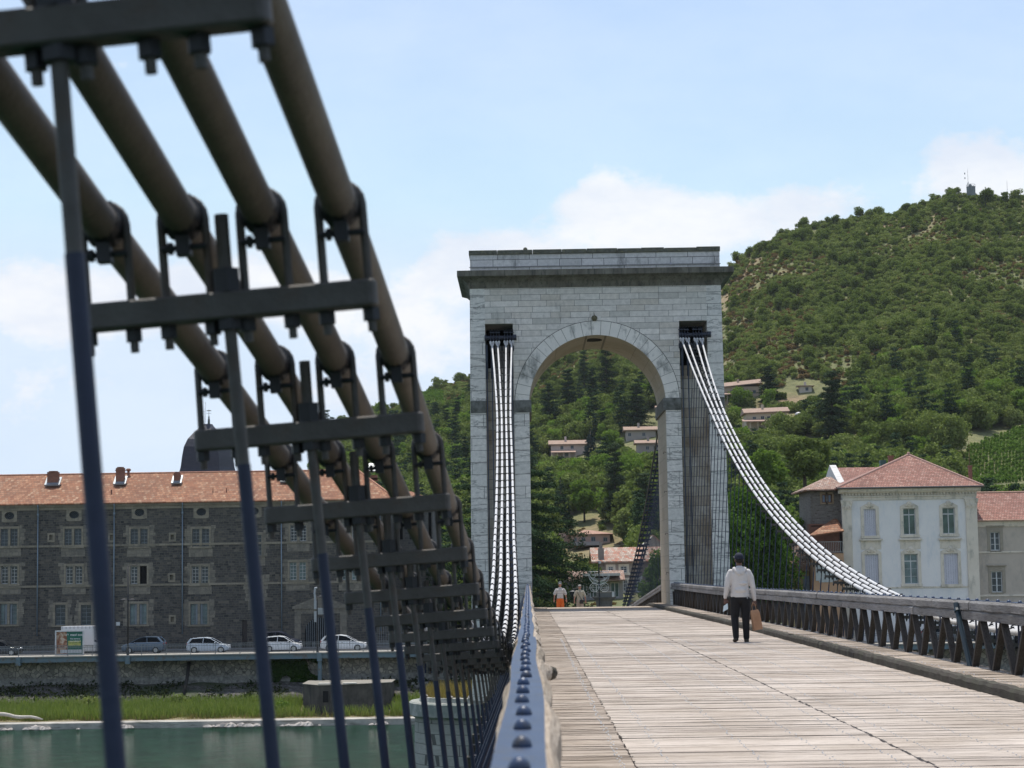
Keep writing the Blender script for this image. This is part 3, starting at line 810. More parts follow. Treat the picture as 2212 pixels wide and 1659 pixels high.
# ================================================================== TERRAIN, RIVER, QUAY
random.seed(23)
ZW, ZQ = -11.72, -5.9
RIDGE = [(-400,1255),(300,1245),(640,1200),(700,945),(760,925),(845,885),(900,852),(1010,822),(1150,775),(1290,715),(1430,655),(1565,600),(1580,570),(1622,545),(1660,520),(1700,501),(1790,482),(1850,470),(1900,463),(1950,452),(2000,440),(2040,428),(2090,424),(2140,432),(2211,430),(2500,400)]
YR, YB = 900.0, 262.0
_rt = []
for (a, b) in RIDGE:
    p = W(a, b, YR); _rt.append((p.x/YR, p.z))
_rt.sort()
_ru = np.array([r[0] for r in _rt]); _rz = np.array([r[1] for r in _rt])
def tz(x, y):
    """ground height of the hill and the town"""
    if y <= YB: return ZQ
    zr = float(np.interp(x/y, _ru, _rz))
    t = min(1.0, (y-YB)/(YR-YB)); s = t**1.6
    z = ZQ+(zr-ZQ)*s
    if y > YR: z = zr-(y-YR)*.35
    k = min(1.0, t*2.2)*min(1, max(0, (zr-ZQ)/60))
    z += k*(noise.noise(Vector((x*.011, y*.011, 0)))*7.0*(1-.75*t**6) + noise.noise(Vector((x*.035, y*.035, 3)))*2.2)
    return z
def hit(px, py, y0=264.0):
    last = None
    y = y0
    while y < 1000:
        p = W(px, py, y); h = tz(p.x, y)
        if p.z <= h: return Vector((p.x, y, h))
        y += 3
    p = W(px, py, YR); return Vector((p.x, YR-5, tz(p.x, YR-5)))
# ---- hillside mesh
xs = np.arange(-520, 760, 8.0); ysv = np.concatenate([np.arange(258, 960, 7.0), np.array([980, 1010, 1060, 1150, 1300])])
V = np.array([(x*max(.55, y/900), y, tz(x*max(.55, y/900), y)) for y in ysv for x in xs])
nx, ny = len(xs), len(ysv)
idx = np.arange(nx*ny).reshape(ny, nx)
Fq = np.stack([idx[:-1, :-1], idx[:-1, 1:], idx[1:, 1:], idx[1:, :-1]], -1).reshape(-1, 4)
m, nt, b, o_ = newmat('hill_soil'); b.inputs['Roughness'].default_value = .95
n1 = tnoise(nt, coords(nt), .018, 8, .65); n2 = tnoise(nt, coords(nt), .35, 8, .7)
col = ramp(nt, n1, [(.36, (.12, .14, .055)), (.54, (.18, .18, .08)), (.66, (.27, .20, .125))])
col = mixc(nt, .7, col, ramp(nt, n2, [(.3, (.45, .48, .4)), (.7, (1.4, 1.3, 1.2))]), 'MULTIPLY')
nt.links.new(col, b.inputs['Base Color']); setbump(nt, b, n2, .8, .8)
hill = npmesh('hill_terrain', V, Fq, m); hill.data.polygons.foreach_set('use_smooth', [True]*len(Fq)); tag(hill, kind='structure')
# ---- one ground sheet to the horizon
g = MB(); g.quad((-6000, 1100, -14), (6000, 1100, -14), (6000, 9000, -14), (-6000, 9000, -14))
g.quad((-6000, 186.2, -14), (6000, 186.2, -14), (6000, 1100, -14), (-6000, 1100, -14))
tag(g.build('ground', plain('far_ground', (.10,.11,.06), .95)), kind='structure')
g = MB(); g.quad((-600, 186.5, ZQ), (700, 186.5, ZQ), (700, 264, ZQ), (-600, 264, ZQ))
tag(g.build('quay_ground', plain('quay_asphalt', (.07,.07,.072), .9, 0, (.05,.05,.05), .8)), kind='structure')
g = MB(); g.box(-600, 700, 193.6, 198, ZQ, ZQ+.13); tag(g.build('pavement', plain('pavement_grey', (.22,.21,.20), .9)), kind='structure')
# ---- river
m, nt, b, o_ = newmat('river_water'); b.inputs['Roughness'].default_value = .06; b.inputs['IOR'].default_value = 1.33; b.inputs['Specular IOR Level'].default_value = .13
w1 = tnoise(nt, coords(nt, (.45, .55, 1)), 1.5, 7, .75); w2 = tnoise(nt, coords(nt, (1, .5, 1)), 3.2, 5, .7); w3 = tnoise(nt, coords(nt, (.25, .6, 1)), .12, 4, .5)
nt.links.new(mixc(nt, 1.0, ramp(nt, w3, [(.35, (.027, .095, .048)), (.65, (.042, .125, .066))]), ramp(nt, w1, [(.40, (.55, .60, .60)), (.60, (1.5, 1.45, 1.5))]), 'MULTIPLY'), b.inputs['Base Color'])  # ripple sparkle painted into the colour as lighter and darker flecks
h = math_(nt, 'ADD', math_(nt, 'MULTIPLY', w1, 1.0), math_(nt, 'MULTIPLY', w2, .35))
setbump(nt, b, h, 1.0, 2.0)
g = MB(); g.quad((-900, -300, ZW), (900, -300, ZW), (900, 174, ZW), (-900, 174, ZW)); river = tag(g.build('river_water', m), kind='structure')
# ---- bank: concrete kerb, grassy strip, rubble slope
g = MB()
n = 160
pr = [(171.6, ZW-.6), (171.6, -11.18), (173.0, -11.12)]
g.prism([(172.2, ZW-.6), (172.2, -11.2), (173.3, -11.12), (173.3, ZW-.6)], -220, 220, 'x')
tag(g.build('concrete_towpath_edge', plain('pale_concrete', (.46,.43,.38), .9, 0, (.30,.28,.25), .7, .3, 8, stain=((.12,.12,.09), .5, (1, 1, 6)))), kind='structure')
bx = np.arange(-130, 130.1, 1.3); by = np.array([173.2, 174.5, 176, 178, 180, 181.5, 183, 184.5, 186.3]); bzv = [-11.2, -11.1, -10.9, -10.7, -10.35, -9.9, -9.45, -9.0, -8.55]
V = np.array([(x, y, z+ (0 if y < 174 else .22*noise.noise(Vector((x*.5, y*.5, 0)))+.1*noise.noise(Vector((x*1.7, y*1.7, 5))))) for y, z in zip(by, bzv) for x in bx])
idx = np.arange(len(V)).reshape(len(by), len(bx)); Fq = np.stack([idx[:-1, :-1], idx[:-1, 1:], idx[1:, 1:], idx[1:, :-1]], -1).reshape(-1, 4)
m, nt, b, o_ = newmat('bank_rubble'); b.inputs['Roughness'].default_value = .95
n1 = tnoise(nt, coords(nt), 2.2, 8, .75); n2 = tnoise(nt, coords(nt), .22, 5, .6)
col = ramp(nt, n1, [(.34, (.035, .035, .03)), (.52, (.10, .09, .08)), (.68, (.26, .25, .23))])
col = mixc(nt, ramp(nt, n2, [(.48, (0, 0, 0)), (.6, (.8, .8, .8))]), col, (.05, .07, .025))
sx = nt.nodes.new('ShaderNodeSeparateXYZ'); nt.links.new(coords(nt), sx.inputs[0])
col = mixc(nt, math_(nt, 'MULTIPLY', math_(nt, 'SUBTRACT', 181.0, sx.outputs[1]), .5, None, True), col, (.24, .20, .11))
nt.links.new(col, b.inputs['Base Color']); setbump(nt, b, n1, 1.0, .25)
bank = npmesh('river_bank', V, Fq, m); tag(bank, kind='structure')
# ---- quay retaining wall
def quaymat():
    m, nt, b, o_ = newmat('quay_rubble_wall'); b.inputs['Roughness'].default_value = .9
    v = coords(nt, wall=True)
    vo = nt.nodes.new('ShaderNodeTexVoronoi'); vo.feature = 'DISTANCE_TO_EDGE'; vo.inputs['Scale'].default_value = 2.4; nt.links.new(v, vo.inputs['Vector'])
    vc = nt.nodes.new('ShaderNodeTexVoronoi'); vc.inputs['Scale'].default_value = 2.4; nt.links.new(v, vc.inputs['Vector'])
    sepc = nt.nodes.new('ShaderNodeSeparateColor'); nt.links.new(vc.outputs['Color'], sepc.inputs[0])
    col = ramp(nt, sepc.outputs[0], [(0, (.19, .18, .16)), (.5, (.28, .265, .23)), (1, (.40, .37, .31))])
    e = ramp(nt, vo.outputs['Distance'], [(.02, (1, 1, 1)), (.07, (0, 0, 0))])
    col = mixc(nt, e, col, (.105, .10, .09))
    big = tnoise(nt, coords(nt, (.5, 1, 1)), .4, 6, .65)
    col = mixc(nt, .8, col, ramp(nt, big, [(.35, (.5, .5, .48)), (.65, (1.15, 1.12, 1.05))]), 'MULTIPLY')
    sz = nt.nodes.new('ShaderNodeSeparateXYZ'); nt.links.new(coords(nt), sz.inputs[0])
    low = math_(nt, 'MULTIPLY', math_(nt, 'SUBTRACT', -7.75, math_(nt, 'ADD', sz.outputs[2], math_(nt, 'MULTIPLY', big, .3))), 6.0, None, True)
    col = mixc(nt, low, col, ramp(nt, tnoise(nt, coords(nt), 3.0, 8, .75), [(.35, (.09, .09, .08)), (.65, (.30, .29, .26))]))
    nt.links.new(col, b.inputs['Base Color']); setbump(nt, b, vo.outputs['Distance'], .5, .2); return m
g = MB(); g.prism([(186.0, -9.2), (186.25, ZQ-.02), (187.2, ZQ-.02), (187.2, -14.5), (185.9, -14.5)], -220, 220, 'x')
quay = g.build('quay_wall', quaymat()); tag(quay, 'long grey rubble stone retaining wall carrying the quay road above the river bank', 'retaining wall')
ms = plain('blue_grey_steel', (.13,.19,.22), .5, 0, (.10,.15,.175), 2, stain=((.12,.08,.05), 2.0))
g = MB()
for a in range(-22, 22): g.prism([(184.2, ZQ-.50), (184.35, ZQ-.50), (184.35, ZQ-.46), (184.28, ZQ-.46), (184.28, ZQ-.06), (184.4, ZQ-.06), (184.4, ZQ-.02), (184.16, ZQ-.02), (184.16, ZQ-.06), (184.24, ZQ-.06), (184.24, ZQ-.46), (184.2, ZQ-.46)], a*9.3, a*9.3+9.29, 'x')
wk = empty('cantilever_walkway', (0, 184.2, ZQ), 0, 'pale concrete quayside walkway on a blue grey steel beam beside the road', 'walkway')
def ab(mb, name, mats, par, base, **k):
    o = mb.build(name, mats, par, **k); o.location = (-base[0], -base[1], -base[2]); return o
B = (0, 184.2, ZQ)
ab(g, 'edge_beam', ms, wk, B)
g = MB(); g.box(-210, 210, 184.1, 186.5, ZQ-.015, ZQ+.08); ab(g, 'walkway_slab', plain('walkway_concrete', (.42,.39,.34), .9), wk, B)
for px in (276, 690, 906, 40, 1700, 2000):
    x = W(px, 1420, 184.2).x
    g = MB(); g.box(x-.22, x+.22, 184.0, 184.6, ZQ-.75, ZQ+.02)
    if px in (690, 906, 1700, 2000): g.cyl((x, 184.4, ZQ-.7), (x, 184.4, -9.0), .20, n=12)
    ab(g, 'steel_column', ms, wk, B, smooth=False)
    if px in (690, 906, 1700, 2000):
        g = MB(); g.prism([(x-.62, -10.2), (x+.62, -10.2), (x+.78, -8.75), (x-.78, -8.75)], 183.8, 185.0, 'y')
        ab(g, 'column_footing', plain('footing_concrete', (.30,.29,.26), .9, 0, (.20,.20,.18), 1.5, stain=((.10,.10,.08), 1.6, (3, 3, .5))), wk, B)
g = MB(); m_bal = plain('railing_grey', (.20,.21,.215), .5, .3)
x = -62.0
while x < 64:
    g.cyl((x, 184.3, ZQ+.18), (x, 184.3, ZQ+1.02), .019, n=4); x += .145
for zz in (.17, 1.03, .85): g.box(-63, 65, 184.28, 184.32, ZQ+zz, ZQ+zz+.04)
x = -62
while x < 64: g.box(x-.03, x+.03, 184.26, 184.34, ZQ+.05, ZQ+1.06); x += 2.32
rg = g.build('quay_railing', m_bal); tag(rg, 'long grey metal bar railing along the edge of the quay walkway', 'railing')
# ---- concrete block on the bank (old abutment)
p0, p1 = W(650, 1480, 176), W(841, 1480, 176)
g = MB(); zt = p0.z
poly = [(p0.x, 177.6), (p0.x+1.6, 175.2), (p1.x-4.5, 175.2), (p1.x, 178.0), (p1.x, 182.5), (p0.x, 182.5)]
g.prism(poly, -11.6, zt, 'z')
ab_m = plain('dirty_concrete', (.10,.09,.075), .9, 0, (.045,.04,.035), .9, .4, 12, stain=((.035,.033,.03), 1.1, (2, 2, .35)))
blk = empty('concrete_abutment', (p0.x, 177, -11.3), 0, 'large dark stained angular concrete block standing on the grassy river bank', 'abutment')
ab(g, 'block', ab_m, blk, (p0.x, 177, -11.3), bevel=.04)
g = MB(); g.prism([(x*1.0+(.0), y) for x, y in [(p0.x-.08, 177.55), (p0.x+1.55, 175.1), (p1.x-4.45, 175.1), (p1.x+.08, 178.0), (p1.x+.08, 182.6), (p0.x-.08, 182.6)]], zt+.003, zt+.06, 'z')
ab(g, 'top_slab', plain('slab_concrete', (.26,.24,.20), .9), blk, (p0.x, 177, -11.3))
for f in (.27, .55):
    x = p0.x+(p1.x-p0.x)*f; g = MB(); g.box(x-.6, x+.6, 175.6, 176.5, zt+.064, zt+.17); ab(g, 'stone_pad', plain('pad_stone', (.5,.48,.42), .9), blk, (p0.x, 177, -11.3), bevel=.03)
g = MB(); g.box(p1.x-4.6-1.3, p1.x-4.6-.8, 175.18, 175.22, -9.9, -8.9); ab(g, 'hatch_recess', m_black, blk, (p0.x, 177, -11.3))
# ---- ivy patch, timber prop, graffiti, driftwood, rocks
def graf(word, px, py, Y, size, mat_, label, z=None):
    cu = bpy.data.curves.new('lettering', 'FONT'); cu.body = word; cu.size = size; cu.extrude = .004; cu.align_x = 'CENTER'; cu.offset = size*.018
    tmp = bpy.data.objects.new('t', cu); C.objects.link(tmp); dg = bpy.context.evaluated_depsgraph_get()
    me = bpy.data.meshes.new_from_object(tmp.evaluated_get(dg)); bpy.data.objects.remove(tmp)
    me.materials.clear(); me.materials.append(mat_)
    o = bpy.data.objects.new('lettering', me); C.objects.link(o); o.rotation_euler = (R(90), 0, 0); o.location = W(px, py, Y); return o
o = graf('VIBE', 925, 1453, 185.97, 1.25, m_navy, ''); o.name = 'graffiti'; tag(o, 'dark outlined spray painted letters on the quay wall behind the round pier', 'graffiti')
p = W(408, 1432, 186); q = W(396, 1503, 182.5)
g = MB(); g.tube([q, q.lerp(p, .5)+Vector((.12, -.3, 0)), p], [.20, .17, .20], 8); g.build('leaning_timber_post', plain('black_timber', (.03,.027,.022), .9, 0, (.015,.014,.012), 4), smooth=True)
tag(bpy.data.objects['leaning_timber_post'], 'dark rotten timber post leaning against the quay wall', 'post')
p = W(-5, 1546, 173.8); q = W(92, 1553, 173.4)
g = MB(); n = 9
g.tube([p.lerp(q, i/8)+Vector((0, 0, .12+.07*math.sin(i*1.3)-.012*i)) for i in range(n)], [.19, .18, .17, .16, .17, .14, .13, .12, .06], 8); o = g.build('driftwood_log', plain('bleached_driftwood', (.55,.50,.43), .8, 0, (.38,.34,.28), 6), smooth=True)
tag(o, 'bleached driftwood log lying on the towpath edge', 'log')
g = MB()
rkm = plain('white_rock', (.50,.46,.42), .9, 0, (.26,.23,.20), 3, .5, 12)
def rockmesh(seed):
    random.seed(seed); g = MB(); g.ball((0, 0, 0), .5, .35, .25, 9)
    g.v = [(v[0]*(1+rnd(-.25, .25)), v[1]*(1+rnd(-.25, .25)), v[2]*(1+rnd(-.3, .3))) for v in g.v]; return g
rocks = [rockmesh(s).build('rock', rkm) for s in (1, 2, 3)]
random.seed(99); kk = 0
for px in [8, 22, 60, 78, 92, 101, 170, 265, 276, 448, 462, 474, 487, 500, 520, 536, 552, 575, 610, 622, 634, 648, 665, 690, 745, 802, 815, 830]:
    c = rocks[kk % 3]; o = c if kk < 3 else c.copy()
    if kk >= 3: C.objects.link(o)
    p = W(px, 1562, 171.9); s = rnd(.5, 1.5) if px not in (745, 690, 170) else .4
    o.location = (p.x, 171.9+rnd(-.3, .2), ZW+.03+.05*s); o.scale = (s, s, s*.9); o.rotation_euler = (0, 0, rnd(0, 6)); kk += 1
    tag(o, 'small pale rock lying at the waterline below the concrete towpath edge', 'rock', 'pale rocks along the waterline')
# ================================================================== BUILDINGS
random.seed(5)
def facade(mb, x0, x1, z0, z1, Y, holes, depth=.25):
    xs = sorted(set([x0, x1]+[h[0] for h in holes]+[h[1] for h in holes])); zs = sorted(set([z0, z1]+[h[2] for h in holes]+[h[3] for h in holes]))
    xs = [x for x in xs if x0-1e-6 <= x <= x1+1e-6]; zs = [z for z in zs if z0-1e-6 <= z <= z1+1e-6]
    for i in range(len(xs)-1):
        for j in range(len(zs)-1):
            cx, cz_ = (xs[i]+xs[i+1])/2, (zs[j]+zs[j+1])/2
            if any(h[0] < cx < h[1] and h[2] < cz_ < h[3] for h in holes): continue
            mb.quad((xs[i], Y, zs[j]), (xs[i+1], Y, zs[j]), (xs[i+1], Y, zs[j+1]), (xs[i], Y, zs[j+1]))
    for a, b, c, d in holes:
        mb.quad((a, Y, c), (a, Y, d), (a, Y+depth, d), (a, Y+depth, c)); mb.quad((b, Y, d), (b, Y, c), (b, Y+depth, c), (b, Y+depth, d))
        mb.quad((a, Y, d), (b, Y, d), (b, Y+depth, d), (a, Y+depth, d)); mb.quad((b, Y, c), (a, Y, c), (a, Y+depth, c), (b, Y+depth, c))
def wbox(mb, x0, x1, z0, z1, Y, Yb):
    """side, back and top walls behind a facade"""
    mb.quad((x0, Yb, z0), (x0, Y, z0), (x0, Y, z1), (x0, Yb, z1)); mb.quad((x1, Y, z0), (x1, Yb, z0), (x1, Yb, z1), (x1, Y, z1))
    mb.quad((x1, Yb, z0), (x0, Yb, z0), (x0, Yb, z1), (x1, Yb, z1)); mb.quad((x0, Y, z1-.01), (x1, Y, z1-.01), (x1, Yb, z1-.01), (x0, Yb, z1-.01))
m_glass = glassmat('window_glass'); m_glassb = glassmat('window_glass_pale', (.10, .14, .14), .15); m_glassg = glassmat('window_glass_green', (.05, .085, .07), .12)
m_wwood = plain('white_window_wood', (.62,.62,.60), .6); m_gwood = plain('grey_window_wood', (.22,.25,.27), .6)
m_shut = plain('white_shutter', (.60,.58,.62), .6, 0, (.54,.52,.56), 2)
def mull(mb, x0, x1, z0, z1, Y, cols, rows, w=.05, edge=.07):
    mb.box(x0, x0+edge, Y, Y+.05, z0, z1); mb.box(x1-edge, x1, Y, Y+.05, z0, z1); mb.box(x0+edge, x1-edge, Y, Y+.05, z0, z0+edge); mb.box(x0+edge, x1-edge, Y, Y+.05, z1-edge, z1)
    for i in range(1, cols): x = x0+(x1-x0)*i/cols; mb.box(x-w/2, x+w/2, Y+.005, Y+.045, z0+edge, z1-edge)
    for j in range(1, rows): z = z0+(z1-z0)*j/rows; mb.box(x0+edge, x1-edge, Y+.008, Y+.042, z-w/2, z+w/2)
def hipped(mb, x0, x1, y0, y1, z, rise, rx0, rx1, ry, th=.12):
    """hip roof: eaves rectangle and a ridge from rx0 to rx1 at ry"""
    e = [(x0, y0, z), (x1, y0, z), (x1, y1, z), (x0, y1, z)]; a, b = (rx0, ry, z+rise), (rx1, ry, z+rise)
    low = [(p[0], p[1], p[2]-th) for p in e]
    mb.add(e+[a, b]+low, [(0, 1, 5, 4), (1, 2, 5), (2, 3, 4, 5), (3, 0, 4), (6, 7, 1, 0), (7, 8, 2, 1), (8, 9, 3, 2), (9, 6, 0, 3), (9, 8, 7, 6)])

# ------------------------------------------------ long stone college on the quay
YC = 197.0; PC = F/YC
m_basalt = brickmat('dark_basalt_rubble', [(.040,.039,.037), (.098,.091,.080), (.060,.058,.054), (.145,.127,.10), (.032,.032,.032), (.088,.080,.069), (.064,.061,.056)], (.135,.118,.092),
                    .52, .235, .022, stain=((.10,.095,.08), .35, (1, 1, .6), .56), warp=.22, bump=.9, varscale=.8)
m_sand = brickmat('sandstone_dressing', [(.25,.215,.155), (.30,.26,.195), (.21,.185,.135), (.275,.235,.175)], (.17,.15,.12), .9, .38, .012, stain=((.14,.125,.10), .8, (1, 1, .6), .52), bump=.3)
m_tile = tilemat('red_clay_tiles', [(.20,.075,.034), (.29,.125,.060), (.225,.092,.044), (.36,.185,.10), (.20,.083,.040), (.39,.24,.145)], .62, .30, k=.34)
x0 = W(-60, 1200, YC).x; x1 = W(845, 1200, YC).x; ze = W(300, 1086, YC).z
base = (x0, YC, ZQ)
col_ = empty('stone_college', base, 0, 'long dark stone building with red tile roof and pale dressed windows behind the quay road', 'building')
def cb_(mb, name, mats, par=None, **k):
    o = mb.build(name, mats, par or col_, **k)
    if par is None: o.location = (-base[0], -base[1], -base[2])
    return o
def C2(x, y): return W(x*.5514, 744+y*.5514, YC)
wins = []           # centre crop x, y0, y1, half width, kind
for cx in (36, 286, 545, 786): wins.append((cx, 722, 790, 33, 'dark'))
for cx in (1168, 1374): wins.append((cx, 708, 770, 31, 'white'))
for cx in (36, 290, 543, 783): wins.append((cx, 868, 937, 32, 'white'))
for cx in (1166, 1372): wins.append((cx, 852, 922, 32, 'pale'))
for cx in (33, 541, 779): wins.append((cx, 1016, 1096, 33, 'grey'))
wins += [(236, 1020, 1098, 20, 'grey1'), (337, 1020, 1098, 20, 'grey1'), (1008, 745, 825, 16, 'grey1'), (1004, 915, 998, 20, 'dark1')]
holes = []
for (cx, a, b_, hw, kd) in wins:
    c = C2(cx, (a+b_)/2); w = hw*.5514/PC; h = (b_-a)*.5514/PC/2
    if kd.endswith('1'): holes.append((c.x-w, c.x+w, c.z-h, c.z+h, kd, 0))
    else:
        holes.append((c.x-w, c.x-.13, c.z-h, c.z+h, kd, 1)); holes.append((c.x+.13, c.x+w, c.z-h, c.z+h, kd, 2))
ovals = [(37, 671), (290, 667), (546, 658), (788, 656), (994, 653), (1240, 650)]
oh = []
for cx, cy in ovals: c = C2(cx, cy); oh.append((c.x-.52, c.x+.52, c.z-.40, c.z+.40))
niches = [(200, 755), (437, 756), (675, 754), (672, 912), (675, 1076), (465, 1095)]
nh = []
for cx, cy in niches[:5]: c = C2(cx, cy); nh.append((c.x-.17, c.x+.17, c.z-.28, c.z+.24))
dr = [(940, 963, 1085, 1150), (1095, 1130, 1083, 1150)]
dh = []
c0, c1 = C2(948, 1080), C2(968, 1180); dh.append((c0.x, c1.x, ZQ+.0, c0.z))
mb = MB(); facade(mb, x0, x1, ZQ-.2, ze, YC, [h[:4] for h in holes]+oh+nh+dh, .35); wbox(mb, x0, x1, ZQ-.2, ze, YC, YC+16)
cb_(mb, 'wall', m_basalt)
mb = MB()           # cornice and string courses
mb.prism([(YC, ze-.62), (YC-.08, ze-.62), (YC-.14, ze-.36), (YC-.26, ze-.30), (YC-.38, ze-.05), (YC-.38, ze+.02), (YC, ze+.02)], x0, x1+.3, 'x')
for cy in (786, 943):
    z = C2(500, cy).z; mb.box(x0, x1+.05, YC-.07, YC+.0, z-.10, z+.11)
cb_(mb, 'cornice_and_string_courses', m_sand)
mb = MB()           # pale quoins in irregular patches between the windows
for (cx, a, b_, hw, kd) in wins:
    c = C2(cx, (a+b_)/2); w = hw*.5514/PC; h = (b_-a)*.5514/PC/2
    for s in (-1, 1):
        z = c.z-h-.15
        while z < c.z+h+.2:
            L = rnd(.22, .62); q = .38; xx = c.x+s*(w+.20)
            mb.box(min(xx, xx+s*L), max(xx, xx+s*L), YC-.012, YC+.01, z+.01, z+q-.01); z += q
    if b_ < 1000: mb.box(c.x-w-.35, c.x+w+.35, YC-.008, YC+.01, c.z-h-1.05, c.z-h-.2)
g0, g1 = C2(1165, 1100), C2(1345, 1010)
mb.box(g0.x-.3, g0.x+.35, YC-.02, YC+.01, ZQ, g1.z-.6); mb.box(g1.x-.35, g1.x+.3, YC-.02, YC+.01, ZQ, g1.z-.6)
xm = (g0.x+g1.x)/2
mb.prism([(g0.x-.5, g1.z-.6), (g1.x+.5, g1.z-.6), (g1.x+.5, g1.z-.35), (xm, g1.z+.75), (g0.x-.5, g1.z-.35)], YC-.16, YC+.01, 'y')
mb.box(g0.x+.36, g1.x-.36, YC-.03, YC+.01, g0.z+1.15, g1.z-.62)
cb_(mb, 'dressed_stonework', brickmat('dull_quoins', [(.20,.175,.135), (.25,.22,.17), (.16,.145,.115)], (.12,.11,.09), .6, .38, .012, stain=((.10,.095,.085), 1.2, (1, 1, 1), .5)))
for (a, b_, c, d, kd, pos) in holes:
    f = MB(); e = .19 if pos else .24
    sides = [(a-e, a)] if pos != 2 else []
    if pos != 1: sides.append((b_, b_+e))
    for p_, q_ in sides: f.box(p_, q_, YC-.045, YC+.02, c-.02, d+.0)
    l = a-e if pos != 2 else a-.13; r_ = b_+e if pos != 1 else b_+.13
    if pos == 1: f.box(b_, b_+.26, YC-.03, YC+.1, c, d)
    f.box(l, r_, YC-.045, YC+.02, d, d+.24); 
    if pos != 2: pass
    f.box(l-(.08 if pos != 2 else 0), r_+(.08 if pos != 1 else 0), YC-.10, YC+.03, c-.2, c-.02)
    wf = cb_(f, 'window', m_sand)
    m_ = MB(); rows = 5 if d-c > 1.6 else 4
    mat_ = {'dark': m_gwood, 'white': m_wwood, 'pale': m_wwood, 'grey': m_gwood, 'grey1': m_gwood, 'dark1': m_gwood}[kd]
    openw = kd == 'white' and abs(a-C2(543, 900).x) < 1 and abs(c-C2(543, 937).z) < .4 and pos == 2
    if not openw: mull(m_, a, b_, c, d, YC+.20, 2, rows, .035, .05)
    if kd in ('grey', 'grey1') and pos: m_.box(a if pos == 2 else b_-.22, a+.22 if pos == 2 else b_, YC+.12, YC+.19, c, d)
    if not openw: m_.build('casement', mat_, wf)
    g = MB(); g.quad((a, YC+.26, c), (b_, YC+.26, c), (b_, YC+.26, d), (a, YC+.26, d))
    g.build('pane', m_black if openw else (m_glassb if kd in ('pale', 'grey') else m_glass), wf)
for (a, b_, c, d) in oh:
    f = MB(); xc, zc = (a+b_)/2, (c+d)/2
    n = 20; e = .30
    sq = []
    for i in range(n+1):
        t = 2*math.pi*i/n; sq.append((xc+.50*math.cos(t), zc+.38*math.sin(t)))
    for i in range(n):
        t0, t1 = 2*math.pi*i/n, 2*math.pi*(i+1)/n
        def op(t):
            x, z = math.cos(t), math.sin(t); k = min(.78/max(abs(x), 1e-6), .66/max(abs(z), 1e-6)); return (xc+x*k, zc+z*k)
        p, q = op(t0), op(t1)
        f.add([(sq[i][0], YC-.03, sq[i][1]), (sq[i+1][0], YC-.03, sq[i+1][1]), (q[0], YC-.03, q[1]), (p[0], YC-.03, p[1]), (sq[i][0], YC+.3, sq[i][1]), (sq[i+1][0], YC+.3, sq[i+1][1])], [(3, 2, 1, 0), (0, 1, 5, 4)])
    wf = cb_(f, 'oval_window', m_sand)
    g = MB(); g.quad((a-.1, YC+.2, c-.1), (b_+.1, YC+.2, c-.1), (b_+.1, YC+.2, d+.1), (a-.1, YC+.2, d+.1)); g.build('pane', m_black, wf)
    g = MB()
    for k in range(-3, 4):
        for s in (-1, 1): g.cyl((xc+k*.22-s*.4, YC+.16, zc-.4), (xc+k*.22+s*.4, YC+.16, zc+.4), .010, n=4)
    g.build('lattice', m_gwood, wf)
for (a, b_, c, d) in nh:
    f = MB(); f.box(a-.2, a, YC-.02, YC+.02, c-.2, d+.2); f.box(b_, b_+.2, YC-.02, YC+.02, c-.2, d+.2); f.box(a, b_, YC-.02, YC+.02, d, d+.2); f.box(a, b_, YC-.02, YC+.02, c-.2, c)
    f.quad((a, YC+.22, c), (b_, YC+.22, c), (b_, YC+.22, d), (a, YC+.22, d)); cb_(f, 'wall_niche', m_sand)
f = MB(); a, b_, c, d = dh[0]; f.box(a, b_, YC+.18, YC+.25, c, d); cb_(f, 'door', plain('dark_door', (.05,.04,.035), .7))
# arched gate with grille
f = MB(); r_ = (g1.x-g0.x)/2-.75; zc = ZQ+1.6
poly = [(xm+r_*math.cos(math.pi*i/16), zc+r_*.9*math.sin(math.pi*i/16)) for i in range(17)]+[(xm-r_, ZQ+.1), (xm+r_, ZQ+.1)]
f.prism(poly[::-1], YC-.055, YC-.035, 'y'); gt = cb_(f, 'arched_gate', m_black)
f = MB()
for i in range(-7, 8):
    x = xm+i*r_/8; f.cyl((x, YC-.07, ZQ+.1), (x, YC-.07, zc+r_*.9*math.sqrt(max(0, 1-(i/8)**2))), .03, n=4)
f.build('grille', m_gwood, gt)
# downpipes
for cx in (148, 447, 715, 1103, 1490):
    x = C2(cx, 900).x; f = MB(); f.cyl((x, YC-.12, ZQ+1.6), (x, YC-.12, ze-1.15), .065, n=8); f.tube([(x, YC-.12, ze-1.15), (x, YC-.14, ze-.9), (x+.04, YC-.30, ze-.35), (x+.04, YC-.42, ze-.05)], .065, 8); f.cyl((x, YC-.12, ze-1.25), (x, YC-.12, ze-.95), .10, .12, 8)
    cb_(f, 'downpipe', plain('zinc_downpipe', (.20,.25,.29), .45, .2), smooth=True)
f = MB(); c = C2(462, 1094); f.box(c.x-.2, c.x+.2, YC-.05, YC-.01, c.z-.18, c.z+.18); cb_(f, 'wall_plate', m_wwood)
